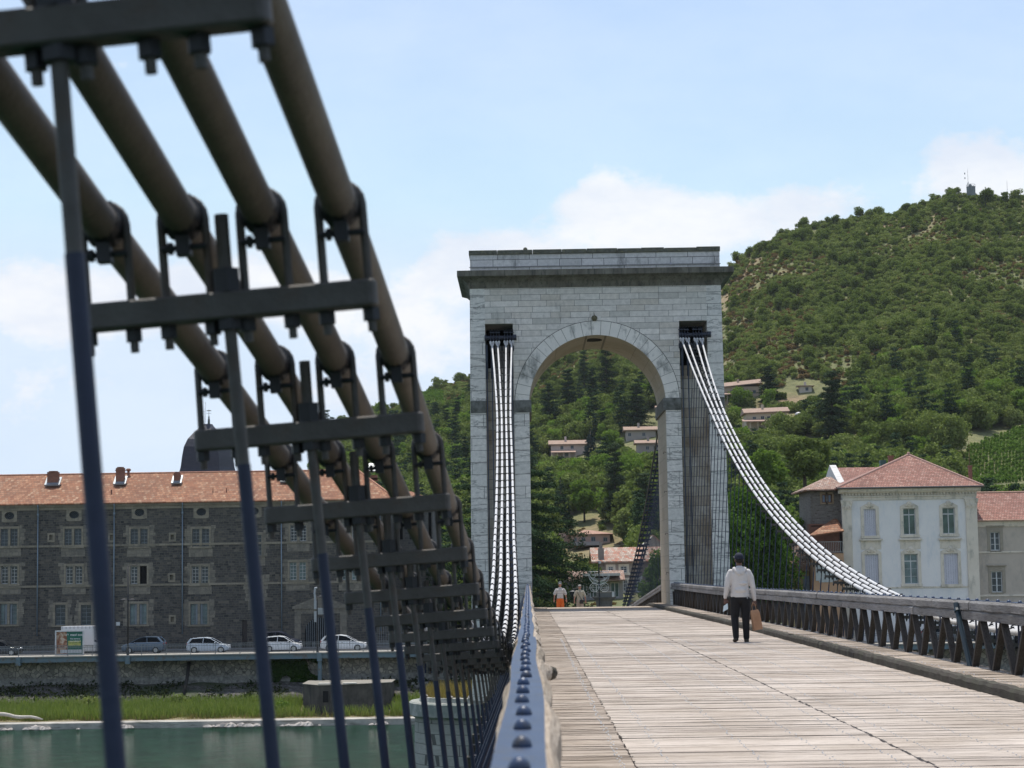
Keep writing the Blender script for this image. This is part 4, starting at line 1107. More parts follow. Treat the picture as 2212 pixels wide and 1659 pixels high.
# roof with the hip at its right end
zr_ = W(300, 1022.5, YC+7.2).z; f = MB(); rxe = W(772, 1020, YC+7.2).x
hipped(f, x0-3, x1+.5, YC-.45, YC+15, ze+.03, zr_-ze-.03, x0-3, rxe, YC+7.2)
rf = cb_(f, 'roof', m_tile)
f = MB(); 
i = x0-3
while i < rxe: f.cyl((i, YC+7.2, zr_), (i+.39, YC+7.2, zr_+.02), .11, .095, 8); i += .4
a, b_ = Vector((rxe, YC+7.2, zr_)), Vector((x1+.5, YC-.45, ze+.03)); k = 26
for i in range(k): f.cyl(a.lerp(b_, i/k), a.lerp(b_, (i+.95)/k), .12, .10, 8)
f.build('ridge_tiles', plain('ridge_clay', (.50,.25,.16), .85, 0, (.28,.13,.08), 3), rf)
m_brk = brickmat('chimney_brick', [(.26,.10,.06), (.34,.14,.085), (.22,.09,.055)], (.16,.13,.11), .25, .08, .01, bump=.2)
def chimney(x, y, z0, z1, w, d, par, off=None):
    f = MB(); f.box(x-w/2, x+w/2, y-d/2, y+d/2, z0, z1-.3); f.box(x-w/2-.05, x+w/2+.05, y-d/2-.05, y+d/2+.05, z1-.3, z1-.18); f.box(x-w/2, x+w/2, y-d/2, y+d/2, z1-.18, z1)
    f.cyl((x, y, z1), (x, y, z1+.1), w*.4, w*.42, 10)
    ch = f.build('chimney', m_brk, par)
    f = MB(); f.prism([(y-d/2-.25, z0+.30), (y+d/2+.2, z0+1.15), (y+d/2+.2, z0+1.30), (y-d/2-.3, z0+.45)], x-w/2-.22, x+w/2+.22, 'x'); f.build('flashing', plain('zinc_flashing', (.26,.29,.31), .4, .3), ch)
for (cx, cy, w) in ((209, 500, 1.15), (472, 484, .85), (694, 503, .62), (1120, 500, .7), (1465, 524, .7)):
    yy_ = YC+4.2 if cx < 1200 else YC+6.6; p = W(cx*.5514, 744+cy*.5514, yy_); zz = ze+(zr_-ze)*(yy_-YC+.45)/7.65
    chimney(p.x, yy_, zz-.35, p.z, w, .62, rf)
f = MB(); p = W(503*.5514, 744+497*.5514, YC+6.5); f.lathe([(.14, -1), (.14, 0), (.25, .05), (.27, .2), (.15, .3)], p, 10); p = W(436*.5514, 744+590*.5514, YC+1.8); f.cyl(p, p+Vector((0, 0, .55)), .08, n=8)
for q in (834, 887): p = W(q*.5514, 744+590*.5514, YC+1.8); f.cyl(p-Vector((0, 0, .2)), p+Vector((0, 0, .7)), .05, n=6); f.box(p.x-.16, p.x+.16, p.y-.1, p.y+.1, p.z, p.z+.1)
f.build('roof_vents', m_brk, rf)
# east wing, plainer and set back, with tall pointed lights
wx0, wx1 = W(846, 1200, 203).x, W(935, 1200, 203).x; wz = W(880, 1082, 203).z
wing = empty('college_wing', (wx0, 203, ZQ), 0, 'grey stone wing with tall narrow windows right of the long stone building', 'building')
bw = (wx0, 203, ZQ)
hs = []
for i in range(4):
    x = wx0+1.0+i*1.0; hs.append((x-.16, x+.16, wz-4.0, wz-1.2))
mb = MB(); facade(mb, wx0, wx1, ZQ, wz, 203, hs, .3); wbox(mb, wx0, wx1, ZQ, wz, 203, 214); ab(mb, 'wall', brickmat('grey_wing_stone', [(.10,.10,.095), (.16,.15,.135), (.13,.125,.115)], (.19,.17,.15), .5, .25, .02, warp=.08), wing, bw)
for h in hs:
    g = MB(); g.quad((h[0], 203.25, h[2]), (h[1], 203.25, h[2]), (h[1], 203.25, h[3]), (h[0], 203.25, h[3])); g.cyl((h[0]/2+h[1]/2, 203.2, h[2]), (h[0]/2+h[1]/2, 203.2, h[3]), .03, n=4); ab(g, 'window', m_black, wing, bw)
f = MB(); hipped(f, wx0, wx1+.4, 202.6, 215, wz, 1.2, wx0+1, wx1-2.5, 208); ab(f, 'roof', m_tile, wing, bw)
# iron fence in front of the wing
f = MB(); fx0, fx1 = W(800, 1400, 194).x, W(905, 1400, 194).x; x = fx0
while x < fx1: f.cyl((x, 194, ZQ+.13), (x, 194, ZQ+2.6), .02, n=4); x += .22
for z in (.4, 2.35): f.box(fx0, fx1, 193.98, 194.02, ZQ+z, ZQ+z+.06)
tag(f.build('iron_fence', m_gwood), 'tall iron bar fence in front of the grey stone wing', 'fence')

# ------------------------------------------------ slate dome behind the college
dY = 232.0; dP = F/dY
dc = W(437, 1016, dY); dome = empty('slate_domed_roof', (dc.x, dY+4, ZQ), 0, 'dark slate curved dome with two finials rising behind the red tile roof', 'domed tower')
m_slate = brickmat('dark_slate', [(.03,.03,.045), (.045,.045,.06), (.035,.036,.05)], (.015,.015,.02), .3, .16, .012, bump=.4, rough=.5)
px2m = lambda q: q/dP
hw0, hw1 = px2m(58), px2m(16); zb_, zt_ = dc.z-1.0, W(437, 912, dY).z
prof = [(1.0, 0), (.90, .10), (.84, .22), (.80, .40), (.74, .58), (.62, .72), (.46, .82), (.30, .90), (.20, .97), (.17, 1.0)]
f = MB(); vs = []
for k, t in prof:
    r_ = hw0*k
    vs += [(dc.x-r_, dY, zb_+(zt_-zb_)*t), (dc.x+r_, dY, zb_+(zt_-zb_)*t), (dc.x+r_, dY, 0), (dc.x-r_, dY, 0)]
vs = []
for k, t in prof:
    r_ = hw0*k; z = zb_+(zt_-zb_)*t; yc = dY+hw0
    vs += [(dc.x-r_, yc-r_, z), (dc.x+r_*.72, yc-r_, z), (dc.x+r_*1.25, yc, z), (dc.x+r_*.72, yc+r_, z), (dc.x-r_, yc+r_, z)]
m_ = 5; fs = [(i*m_+j, i*m_+(j+1) % m_, (i+1)*m_+(j+1) % m_, (i+1)*m_+j) for i in range(len(prof)-1) for j in range(m_)]+[tuple((len(prof)-1)*m_+j for j in range(m_))]
f.add(vs, fs); bd = (dc.x, dY+4, ZQ)
ab(f, 'dome_roof', m_slate, dome, bd)
f = MB(); f.box(dc.x-hw0*.95, dc.x+hw0*.9, dY+.1, dY+2*hw0-.1, ZQ, zb_); ab(f, 'tower_wall', m_basalt, dome, bd)
for px_, top_ in ((436, 880), (451, 885)):
    b0 = W(px_, 913, dY+hw0); t0 = W(px_, top_, dY+hw0); L = t0.z-b0.z; f = MB()
    f.lathe([(.17, -.3), (.12, L*.30), (.05, L*.36), (.13, L*.42), (.05, L*.48), (.025, L*.6), (.015, L), (.0, L+.05)], b0, 8, caps=False)
    f.cyl((b0.x-.35, b0.y, b0.z+L*.72), (b0.x+.35, b0.y, b0.z+L*.72), .02, n=4)
    if px_ == 451: f.lathe([(.28, 0), (.3, .05), (.1, .1)], (b0.x, b0.y, b0.z+L*.9), 8)
    ab(f, 'finial', plain('lead_finial', (.12,.14,.13), .5), dome, bd)
b0 = W(444, 912, dY+hw0+1); f = MB(); f.cyl(b0, W(444, 868, dY+hw0+1), .02, n=4); ab(f, 'lightning_rod', m_dark, dome, bd)

# ------------------------------------------------ houses on the right bank quay
YH = 192.0; PH = F/YH
def H(x, y, Y=YH): return W(1545.5+.3105*x, 915.8+.3105*y, Y)
m_plas = plain('pale_blue_render', (.84,.795,.745), .9, 0, (.78,.74,.70), .5, .15, 30, stain=((.69,.68,.67), .9, (1, 1, .4)))
m_trim = plain('cream_stone_trim', (.76,.67,.545), .85, 0, (.68,.595,.48), 1.2, .3, 25, stain=((.42,.385,.31), 1.5, (1, 1, .4)))
hx0, hx1 = H(895, 800).x, H(1812, 800).x; hz = H(1340, 470).z
bh = (hx0, YH, ZQ)
vil = empty('white_villa', bh, 0, 'pale blue white villa with cream pilasters, dentil cornice and red hip roof', 'house')
wn_ = [(1072, 592, 776, 41, 'shut'), (1347, 588, 768, 42, 'green'), (1620, 583, 762, 42, 'green'), (1085, 908, 1116, 47, 'shut1'), (1359, 905, 1110, 47, 'greyg'), (1636, 902, 1112, 48, 'shut1')]
hs = []
for cx, a, b_, hw, kd in wn_:
    c = H(cx, (a+b_)/2); w = hw*.3105/PH; h = (b_-a)*.3105/PH/2; hs.append((c.x-w, c.x+w, c.z-h, c.z+h, kd))
mb = MB(); facade(mb, hx0, hx1, ZQ, hz, YH, [h[:4] for h in hs], .30); wbox(mb, hx0, hx1, ZQ, hz, YH, YH+13)
ab(mb, 'wall', m_plas, vil, bh)
mb = MB()   # cornice, frieze, dentils, pilasters with capitals
c0, c1 = H(1340, 440).z, H(1340, 478).z; f0, f1 = H(1340, 500).z, H(1340, 525).z
mb.box(hx0-.12, hx1+.12, YH-.10, YH+.02, f1, c1)
mb.box(hx0-.2, hx1+.2, YH-.2, YH+.02, f0-.06, f0+.04)
mb.prism([(YH, c1), (YH-.35, c1), (YH-.55, c1+.18), (YH-.62, c0-.1), (YH-.62, c0), (YH, c0)], hx0-.5, hx1+.5, 'x')
x = hx0-.1
while x < hx1+.1: mb.box(x, x+.15, YH-.30, YH-.1, c1-.2, c1-.003); x += .31
ab(mb, 'cornice', m_trim, vil, bh)
for pa, pb in ((882, 948), (1745, 1822)):
    a, b_ = H(pa, 800).x, H(pb, 800).x; zt = H(1340, 590).z; mb = MB()
    mb.box(a, b_, YH-.16, YH+.0, ZQ+.4, zt)
    mb.box(a-.05, b_+.05, YH-.2, YH, zt, zt+.08)
    zc = H(1340, 532).z; mb.prism([(a+.02, zt+.08), (b_-.02, zt+.08), (b_+.10, zc), (a-.10, zc)], YH-.24, YH, 'y')
    mb.box(a-.14, b_+.14, YH-.3, YH, zc, zc+.1)
    for q in (a+.03, b_-.03): mb.cyl((q, YH-.34, zc-.13), (q, YH-.2, zc-.13), .14, n=10)
    for q in range(3): mb.ball((a+.14+q*(b_-a-.28)/2, YH-.26, zt+.3), .10, .08, .18, 6)
    ab(mb, 'pilaster', m_trim, vil, bh)
mb = MB(); z = H(1340, 1130).z; mb.box(hx0, hx1, YH-.06, YH, z-.18, z-.02); ab(mb, 'string_course', m_trim, vil, bh)
for (a, b_, c, d, kd) in hs:
    f = MB(); e = .30; low = kd in ('shut1', 'greyg')
    f.box(a-e, a, YH-.07, YH+.02, c, d+.05); f.box(b_, b_+e, YH-.07, YH+.02, c, d+.05)
    f.prism([(a-e, d+.02), (b_+e, d+.02), (b_+e, d+.22), (b_-.15, d+.48), (a+.15, d+.48), (a-e, d+.22)], YH-.09, YH+.02, 'y')
    xc = (a+b_)/2; f.ball((xc, YH-.12, d+.42), .28, .1, .30, 10); f.ball((xc-.28, YH-.11, d+.30), .14, .08, .12, 8); f.ball((xc+.28, YH-.11, d+.30), .14, .08, .12, 8); f.ball((xc, YH-.2, d+.45), .12, .08, .14, 8)
    f.box(a-e-.06, b_+e+.06, YH-.2, YH+.02, c-.26, c-.0)
    if low: f.box(a-e-.15, b_+e+.15, YH-.28, YH+.02, d+1.35, d+1.52); f.box(a-e-.02, b_+e+.02, YH-.05, YH, d+.5, d+1.35)
    wf = ab(f, 'window', m_trim, vil, bh)
    g = MB()
    if kd.startswith('shut'):
        n = 6; w = (b_-a)/n
        for i in range(n): g.box(a+i*w+.008, a+(i+1)*w-.008, YH+.10, YH+.13, c, d)
        for i in (c+.3, d-.35, (c+d)/2):
            g.box(a+.02, b_-.02, YH+.085, YH+.10, i, i+.06) if kd == 'shut1' else None
        g.build('shutter', m_shut, wf); g = MB(); g.quad((a, YH+.16, c), (b_, YH+.16, c), (b_, YH+.16, d), (a, YH+.16, d)); g.build('reveal', m_black, wf)
    else:
        zt = d-(d-c)*.24; mull(g, a, b_, c, zt, YH+.2, 2, 1, .09, .06); mull(g, a, b_, zt, d, YH+.2, 2, 1, .06, .06)
        if kd == 'greyg':
            for q in (.33, .66): g.box(a+.06, b_-.06, YH+.21, YH+.24, c+(zt-c)*q-.015, c+(zt-c)*q+.015)
        g.build('casement', m_wwood, wf); g = MB(); g.quad((a, YH+.27, c), (b_, YH+.27, c), (b_, YH+.27, d), (a, YH+.27, d)); g.build('pane', m_glassb if kd == 'greyg' else m_glassg, wf)
m_tile2 = tilemat('villa_clay_tiles', [(.22,.092,.066), (.32,.155,.118), (.27,.122,.09), (.37,.215,.17), (.20,.085,.062)], .34, .26, k=.5)
f = MB(); ez = c0+.02; ap = H(1340, 213, YH+6.8)
hipped(f, hx0-.75, hx1+.75, YH-.75, YH+14.3, ez, ap.z-ez, ap.x-.05, ap.x+.05, YH+6.8); rf = ab(f, 'roof', m_tile2, vil, bh)
f = MB()
for q in ((hx0-.75, YH-.75), (hx1+.75, YH-.75)):
    a, b_ = Vector((ap.x, YH+6.8, ap.z)), Vector((q[0], q[1], ez)); k = 26
    for i in range(k): f.cyl(a.lerp(b_, i/k), a.lerp(b_, (i+.96)/k), .13, .11, 8)
f.ball((ap.x, YH+6.8, ap.z+.1), .18)
f.build('ridge_tiles', plain('villa_ridge', (.44,.27,.22), .85), rf)
f = MB(); f.cyl((hx0-.7, YH-.80, ez-.06), (hx1+.7, YH-.80, ez-.06), .09, n=8); f.build('gutter', plain('dark_gutter', (.08,.07,.065), .5), rf)
a, b_ = H(1205, 225, YH+9).x, H(1235, 225, YH+9).x; f = MB(); z = H(1220, 228, YH+9).z; f.box(a, b_, YH+9, YH+9.7, z-2.6, z); f.box(a-.05, b_+.05, YH+8.95, YH+9.75, z, z+.12); f.build('chimney', m_brk, rf)
a, b_ = H(1762, 300, YH+4).x, H(1782, 300, YH+4).x; f = MB(); z = H(1770, 295, YH+4).z; f.box(a, b_, YH+4, YH+4.5, z-2.4, z); f.box(a-.06, b_+.06, YH+3.95, YH+4.55, z, z+.1); f.cyl((a+.1, YH+4.2, z), (a+.1, YH+4.2, z+2.6), .02, n=4); f.build('chimney', m_brk, rf)
# rear block: lower red roof with a white rendered raised gable
bx0, bx1 = H(868, 400, 207).x, H(1300, 400, 207).x
rear = empty('rear_roof_house', (bx0, 207, ZQ), 0, 'house behind the villa with red roof and whitewashed gable parapet', 'house'); br_ = (bx0, 207, ZQ)
zr2 = H(1000, 302, 212).z; zl = H(1000, 430, 207).z
f = MB(); f.box(bx0, bx1, 207, 217, ZQ, zl-.1); ab(f, 'wall', m_plas, rear, br_)
f = MB(); f.prism([(206.6, zl), (212, zr2), (217.4, zl), (217.4, zl-.15), (212, zr2-.15), (206.6, zl-.15)], bx0+.3, bx1, 'x'); ab(f, 'roof', m_tile2, rear, br_)
f = MB(); f.prism([(206.4, zl-1.0), (206.4, zl+.35), (212, zr2+.3), (217.4, zl+.3), (217.4, zl-1)], bx0-.35, bx0+.35, 'x'); ab(f, 'gable_parapet', plain('whitewash', (.66,.64,.61), .9, 0, (.50,.48,.45), 2.0), rear, br_)
f = MB(); p = H(1160, 262, 214); f.box(p.x-.3, p.x+.3, 213.6, 214.4, p.z-1.6, p.z+.15); ab(f, 'water_tank', plain('green_tank', (.03,.09,.08), .5), rear, br_)
# beige neighbour on the right edge
bx0, bx1 = H(1818, 800, YH+1.0).x, H(2600, 800, YH+1).x; zE = H(1980, 668, YH+.6).z; YB_ = YH+1.0
nb = empty('beige_house', (bx0, YB_, ZQ), 0, 'beige rendered house with long red tile roof at the right edge of the view', 'house'); bn = (bx0, YB_, ZQ)
hs = []
for cx, a, b_, hw in ((1943, 750, 880, 34), (1956, 1025, 1170, 38), (2330, 745, 875, 34), (2340, 1020, 1168, 38)):
    c = H(cx, (a+b_)/2, YB_); w = hw*.3105/PH; h = (b_-a)*.3105/PH/2; hs.append((c.x-w, c.x+w, c.z-h, c.z+h))
mb = MB(); facade(mb, bx0, bx1, ZQ, zE, YB_, hs, .25); wbox(mb, bx0, bx1, ZQ, zE, YB_, YB_+11)
m_bei = plain('beige_render', (.54,.46,.375), .9, 0, (.47,.40,.325), .6, .2, 20, stain=((.37,.325,.275), .8, (1, 1, .5)))
ab(mb, 'wall', m_bei, nb, bn)
mb = MB(); z = H(1980, 890, YB_).z; mb.box(bx0, bx1, YB_-.08, YB_, z-.08, z+.08); mb.prism([(YB_, zE-.65), (YB_-.1, zE-.65), (YB_-.35, zE-.02), (YB_, zE-.02)], bx0, bx1, 'x')
z = H(1980, 1190, YB_).z; mb.box(bx0, bx1, YB_-.10, YB_, z-.12, z+.05)
ab(mb, 'string_courses', m_trim, nb, bn)
for (a, b_, c, d) in hs:
    f = MB(); f.box(a-.3, a, YB_-.04, YB_+.02, c-.05, d); f.box(b_, b_+.3, YB_-.04, YB_+.02, c-.05, d); f.box(a-.3, b_+.3, YB_-.04, YB_+.02, d, d+.5); f.box(a-.42, b_+.42, YB_-.16, YB_+.02, d+.5, d+.62); f.box(a-.1, b_+.1, YB_-.08, YB_+.02, c-.12, c-.0)
    wf = ab(f, 'window', plain('tan_stone_surround', (.36,.31,.24), .9), nb, bn)
    g = MB(); mull(g, a, b_, c, d, YB_+.15, 2, 3, .05, .09); g.box((a+b_)/2-.06, (a+b_)/2+.06, YB_+.14, YB_+.2, c, d); g.build('casement', m_wwood, wf)
    g = MB(); g.quad((a, YB_+.22, c), (b_, YB_+.22, c), (b_, YB_+.22, d), (a, YB_+.22, d)); g.build('pane', m_glass, wf)
f = MB(); zr3 = H(1980, 478, YB_+6).z
f.prism([(YB_-.45, zE+.05), (YB_+6, zr3), (YB_+12, zE+.05), (YB_+12, zE-.08), (YB_+6, zr3-.12), (YB_-.45, zE-.08)], bx0, bx1, 'x'); rf = ab(f, 'roof', m_tile2, nb, bn)
f = MB(); f.cyl((bx0, YB_+6, zr3+.02), (bx1, YB_+6, zr3+.02), .12, n=8); f.cyl((bx0, YB_-.5, zE-.04), (bx1, YB_-.5, zE-.04), .08, n=8); f.build('ridge_tiles', plain('ridge_tan', (.45,.28,.2), .85), rf)
# stone tower house
sx0, sx1 = H(660, 600, 193.5).x, H(890, 600, 193.5).x; zE = H(760, 456, 193.5).z; ts = (sx0, 193.5, ZQ)
th = empty('stone_tower_house', ts, 0, 'tall brown rubble stone house with twin brown window left of the villa', 'house')
a, b_ = H(737, 500, 193.5), H(808, 547, 193.5)
hs = [(a.x, (a.x+b_.x)/2-.08, b_.z, a.z+.15), ((a.x+b_.x)/2+.08, b_.x, b_.z, a.z+.15)]
m_rub = brickmat('brown_rubble', [(.13,.105,.085), (.20,.17,.14), (.16,.135,.115), (.24,.205,.17), (.12,.10,.085)], (.20,.175,.15), .33, .16, .02, warp=.12, bump=.6, stain=((.11,.09,.075), .5, (1, 1, 1), .5))
mb = MB(); facade(mb, sx0, sx1, ZQ, zE, 193.5, hs, .25); wbox(mb, sx0, sx1, ZQ, zE, 193.5, 201.5); ab(mb, 'wall', m_rub, th, ts)
for i, h in enumerate(hs):
    f = MB(); f.box(h[0]-.18, h[1]+.16, 193.45, 193.52, h[3], h[3]+.25); f.box(h[0]-.18, h[0], 193.45, 193.52, h[2], h[3]) if i == 0 else f.box(h[1], h[1]+.18, 193.45, 193.52, h[2], h[3]); f.box(h[0]-.18, h[1]+.16, 193.42, 193.52, h[2]-.14, h[2])
    wf = ab(f, 'window', plain('ochre_surround', (.34,.24,.15), .9), th, ts)
    g = MB(); mull(g, h[0], h[1], h[2], h[3], 193.65, 1, 1, .05, .09); g.build('casement', plain('brown_wood', (.17,.07,.035), .6), wf)
    g = MB(); g.quad((h[0], 193.7, h[2]), (h[1], 193.7, h[2]), (h[1], 193.7, h[3]), (h[0], 193.7, h[3])); g.build('pane', glassmat('pane_blue', (.10,.13,.18), .1), wf)
m_old = tilemat('old_roman_tiles', [(.28,.17,.12), (.45,.33,.25), (.24,.12,.085), (.52,.42,.35), (.38,.19,.12), (.30,.26,.22)], .26, .22, (.05,.035,.028), k=.42)
zr4 = H(820, 368, 197.5).z
f = MB(); hipped(f, sx0-.7, sx1+.4, 192.8, 202.2, zE, zr4-zE, (sx0+sx1)/2+.6, sx1-.5, 197.5); ab(f, 'roof', m_old, th, ts)
# low house with covered balcony
lx0, lx1 = H(672, 760, 190).x, H(885, 760, 190).x; tl = (lx0, 190, ZQ)
lh = empty('balcony_house', tl, 0, 'small house with sloping tile roof over a shaded railed balcony beside the villa', 'house')
zE = H(770, 768, 190).z; zr5 = H(800, 660, 193.4).z; zb5 = H(770, 893, 190).z
f = MB(); f.add([(lx0-.5, 189.4, zE-.1), (lx1, 189.4, zE+.35), (lx1, 193.4, zr5), (lx0+2.6, 193.4, zr5), (lx0-.5, 189.4, zE-.22), (lx1, 189.4, zE+.23), (lx1, 193.4, zr5-.15), (lx0+2.6, 193.4, zr5-.15)], [(0, 1, 2, 3), (7, 6, 5, 4), (0, 4, 5, 1), (0, 3, 7, 4)])
ab(f, 'roof', m_tile, lh, tl)
m_or = plain('orange_render', (.48,.29,.17), .9, 0, (.40,.24,.14), .7)
f = MB(); f.box(lx0, lx1, 192.2, 193.4, ZQ, zr5-.5); ab(f, 'rear_wall', plain('deep_red_wall', (.20,.09,.06), .9), lh, tl)
wx = H(735, 1050, 190).x
hole = (H(725, 1000, 190).x, H(812, 1000, 190).x, H(770, 1090, 190).z, H(770, 968, 190).z)
f = MB(); facade(f, lx0, lx1, ZQ, zb5-.1, 190, [hole], .2); f.quad((lx0, 190, zb5-.1), (lx1, 190, zb5-.1), (lx1, 192.2, zb5-.1), (lx0, 192.2, zb5-.1)); f.quad((lx0, 192.2, ZQ), (lx0, 190, ZQ), (lx0, 190, zb5-.1), (lx0, 192.2, zb5-.1)); ab(f, 'front_wall', m_or, lh, tl)
f = MB(); f.box(hole[0]-.15, hole[1]+.15, 189.95, 190.0, hole[2]-.15, hole[3]+.15); f.box(hole[0]-.45, hole[0]+.1, 189.9, 189.95, hole[2], hole[3]); f.box(hole[1]-.1, hole[1]+.45, 189.9, 189.95, hole[2], hole[3]); wf = ab(f, 'window', plain('pale_shutters', (.46,.48,.46), .7), lh, tl)
f = MB(); x = lx0+.3
while x < lx1: f.cyl((x, 189.95, zb5), (x, 189.95, zb5+1.0), .02, n=4); x += .17
f.box(lx0+.2, lx1, 189.92, 189.98, zb5+1.0, zb5+1.05); f.box(lx0+.2, lx1, 189.92, 189.98, zb5, zb5+.05); ab(f, 'balcony_rail', plain('pale_balcony_rail', (.42,.42,.40), .5), lh, tl)
f = MB(); p = H(697, 715, 192.6); f.box(p.x-.45, p.x+.45, 192.3, 193.0, p.z-1.5, p.z); f.box(p.x-.55, p.x+.55, 192.2, 193.1, p.z, p.z+.12); ab(f, 'chimney', m_brk, lh, tl)
# yellow house low behind the rail
yx0, yx1 = H(540, 1000, 193).x, H(668, 1000, 193).x; ty = (yx0, 193, ZQ)
yh = empty('yellow_house', ty, 0, 'low ochre yellow house with narrow steep roof slope seen through the hangers', 'house')
zE = H(620, 1022, 193).z
f = MB(); f.box(yx0, yx1, 193, 199, ZQ, zE); ab(f, 'wall', plain('ochre_wall', (.44,.34,.16), .9), yh, ty)
f = MB(); f.prism([(yx0-.3, zE-.02), (yx1+.1, zE-.02), (yx1+.1, zE+3.2), (yx1-.9, zE+3.2)], 192.6, 199, 'y'); ab(f, 'roof', m_old, yh, ty)
f = MB(); f.box(yx0+.9, yx0+2.2, 192.95, 193.02, ZQ+.4, zE-.5); ab(f, 'door', m_gwood, yh, ty)
# french flag on a pole fixed to the orange wall
p = H(800, 950, 194.6); q = H(752, 1122, 194.6); g = empty('french_flag', (p.x, 194.6, q.z), 0, 'blue white red flag hanging folded from a short slanting pole', 'flag')
tf = (p.x, 194.6, q.z)
f = MB(); f.cyl(p+Vector((-.3, 1.3, -.4)), p+Vector((.05, -.15, .5)), .03, n=6); ab(f, 'pole', m_dark, g, tf)
fm = [plain('flag_blue', (.03,.08,.36), .8), plain('flag_white', (.72,.70,.68), .8), plain('flag_red', (.55,.03,.04), .8)]
for k in range(3):
    f = MB(); n = 12; vs = []
    for i in range(n+1):
        t = i/n; xs_ = p.x+.1-t*1.05; zz = p.z+.35-t*(q.z*-1+p.z+.4)*1.0
        w = .22; a = (k-1)*-.23
        vs += [(xs_-a-.0+w/2, 194.5+.05*math.sin(t*9+k), zz+.25*(k == 0)), (xs_-a-w/2, 194.5+.05*math.sin(t*9+k+1), zz)]
    f.add(vs, [(2*i, 2*i+1, 2*i+3, 2*i+2) for i in range(n)]); o = ab(f, 'flag_stripe', fm[k], g, tf); o.modifiers.new('s', 'SOLIDIFY').thickness = .01

# ------------------------------------------------ square behind the arch
def A(x, y, Y): return W(1230.7+.1035*x, 1144.8+.1035*y, Y)
Yo = 330.0; PO = F/Yo
ox0, ox1 = A(725, 900, Yo).x, A(2300, 900, Yo).x; zE = A(900, 640, Yo).z; to = (ox0, Yo, tz(ox0, Yo))
oh_ = empty('old_town_house', to, 0, 'old grey pink rendered house with mottled tile roof seen through the arch', 'house')
hs = []
for (a, b_, c, d) in ((800, 905, 890, 762), (1058, 1190, 890, 752), (1112, 1195, 1275, 1040), (820, 960, 1400, 1122), (1705, 1830, 870, 690), (1420, 1470, 1260, 1000)):
    p, q = A(a, c, Yo), A(b_, d, Yo); hs.append((p.x, q.x, p.z, q.z))
mb = MB(); facade(mb, ox0, ox1, -14, zE, Yo, hs, .3); wbox(mb, ox0, ox1, -14, zE, Yo, Yo+14)
m_orn = plain('patchy_old_render', (.34,.27,.23), .95, 0, (.24,.20,.18), .35, .3, 6, stain=((.40,.34,.28), .5))
ab(mb, 'wall', m_orn, oh_, to)
for i, (a, b_, c, d) in enumerate(hs):
    f = MB(); e = .35
    f.box(a-e, a, Yo-.06, Yo+.02, c-e, d+e); f.box(b_, b_+e, Yo-.06, Yo+.02, c-e, d+e); f.box(a, b_, Yo-.06, Yo+.02, d, d+e); f.box(a-.5, b_+.5, Yo-.2, Yo+.02, c-.4, c)
    wf = ab(f, 'window', m_trim if i < 5 else m_wwood, oh_, to); g = MB(); mull(g, a, b_, c, d, Yo+.15, 2, 3, .1, .14); g.build('casement', m_wwood, wf); g = MB(); g.quad((a, Yo+.25, c), (b_, Yo+.25, c), (b_, Yo+.25, d), (a, Yo+.25, d)); g.build('pane', m_glass, wf)
zr6 = A(900, 362, Yo+7).z
f = MB(); f.prism([(Yo-.7, zE-.1), (Yo+7, zr6), (Yo+14.6, zE-.1), (Yo+14.6, zE-.35), (Yo+7, zr6-.25), (Yo-.7, zE-.35)], A(430, 500, Yo+3).x, ox1+.5, 'x'); rf = ab(f, 'roof', tilemat('mottled_roman_tiles', [(.30,.20,.15), (.46,.36,.29), (.42,.16,.09), (.36,.27,.21), (.52,.44,.36), (.33,.13,.08)], .45, .38, (.06,.045,.035), k=.55), oh_, to)
f = MB(); a, b_ = A(585, 380, Yo+1), A(705, 380, Yo+1); f.box(a.x, b_.x, Yo+.5, Yo+2, zE-1, a.z); f.cyl((a.x+.5, Yo+1.2, a.z), (a.x+.5, Yo+1.2, a.z+1.1), .28, n=8); f.cyl((b_.x-.5, Yo+1.2, a.z), (b_.x-.5, Yo+1.2, a.z+.5), .28, n=8); f.build('chimney', plain('grey_stack', (.24,.21,.18), .9), rf)
# annex with terrace canopy
ax0, ax1 = A(-700, 900, 320).x, A(1100, 900, 320).x; ta = (ax0, 320, -10); an = empty('terrace_annex', ta, 0, 'grey low annex with white canopy edge and tall glazed doors through the arch', 'house')
zc1, zc2 = A(500, 905, 320).z, A(500, 1000, 320).z
f = MB(); f.box(A(260, 900, 320).x, A(1035, 900, 320).x, 317.6, 324, A(500, 960, 318).z, zc1); ab(f, 'canopy_edge', plain('white_canopy', (.52,.50,.47), .9), an, ta)
hs = []
for (a, b_) in ((185, 330), (390, 600), (820, 1000)):
    hs.append((A(a, 0, 320).x, A(b_, 0, 320).x, A(0, 1420, 320).z, A(0, 1105, 320).z))
f = MB(); facade(f, ax0, ax1, -12, A(500, 1000, 320).z, 320, hs, .3); wbox(f, ax0, ax1, -12, A(500, 1000, 320).z, 320, 328); ab(f, 'wall', plain('grey_annex_render', (.36,.33,.31), .9, 0, (.30,.275,.255), .5), an, ta)
f = MB(); f.prism([(318.2, zc2-.3), (320, zc2+.2), (323, zc2+1.2), (323, zc2+1.0), (318.2, zc2-.5)], A(-60, 0, 320).x, ax1+.3, 'x'); ab(f, 'lean_to_roof', m_old, an, ta)
for (a, b_, c, d) in hs:
    g = MB(); mull(g, a, b_, c, d, 320.1, 3 if b_-a > 1.6 else 2, 1, .14, .14); wf = ab(g, 'glazed_door', m_wwood, an, ta); g = MB(); g.quad((a, 320.25, c), (b_, 320.25, c), (b_, 320.25, d), (a, 320.25, d)); g.build('pane', m_glassg, wf)
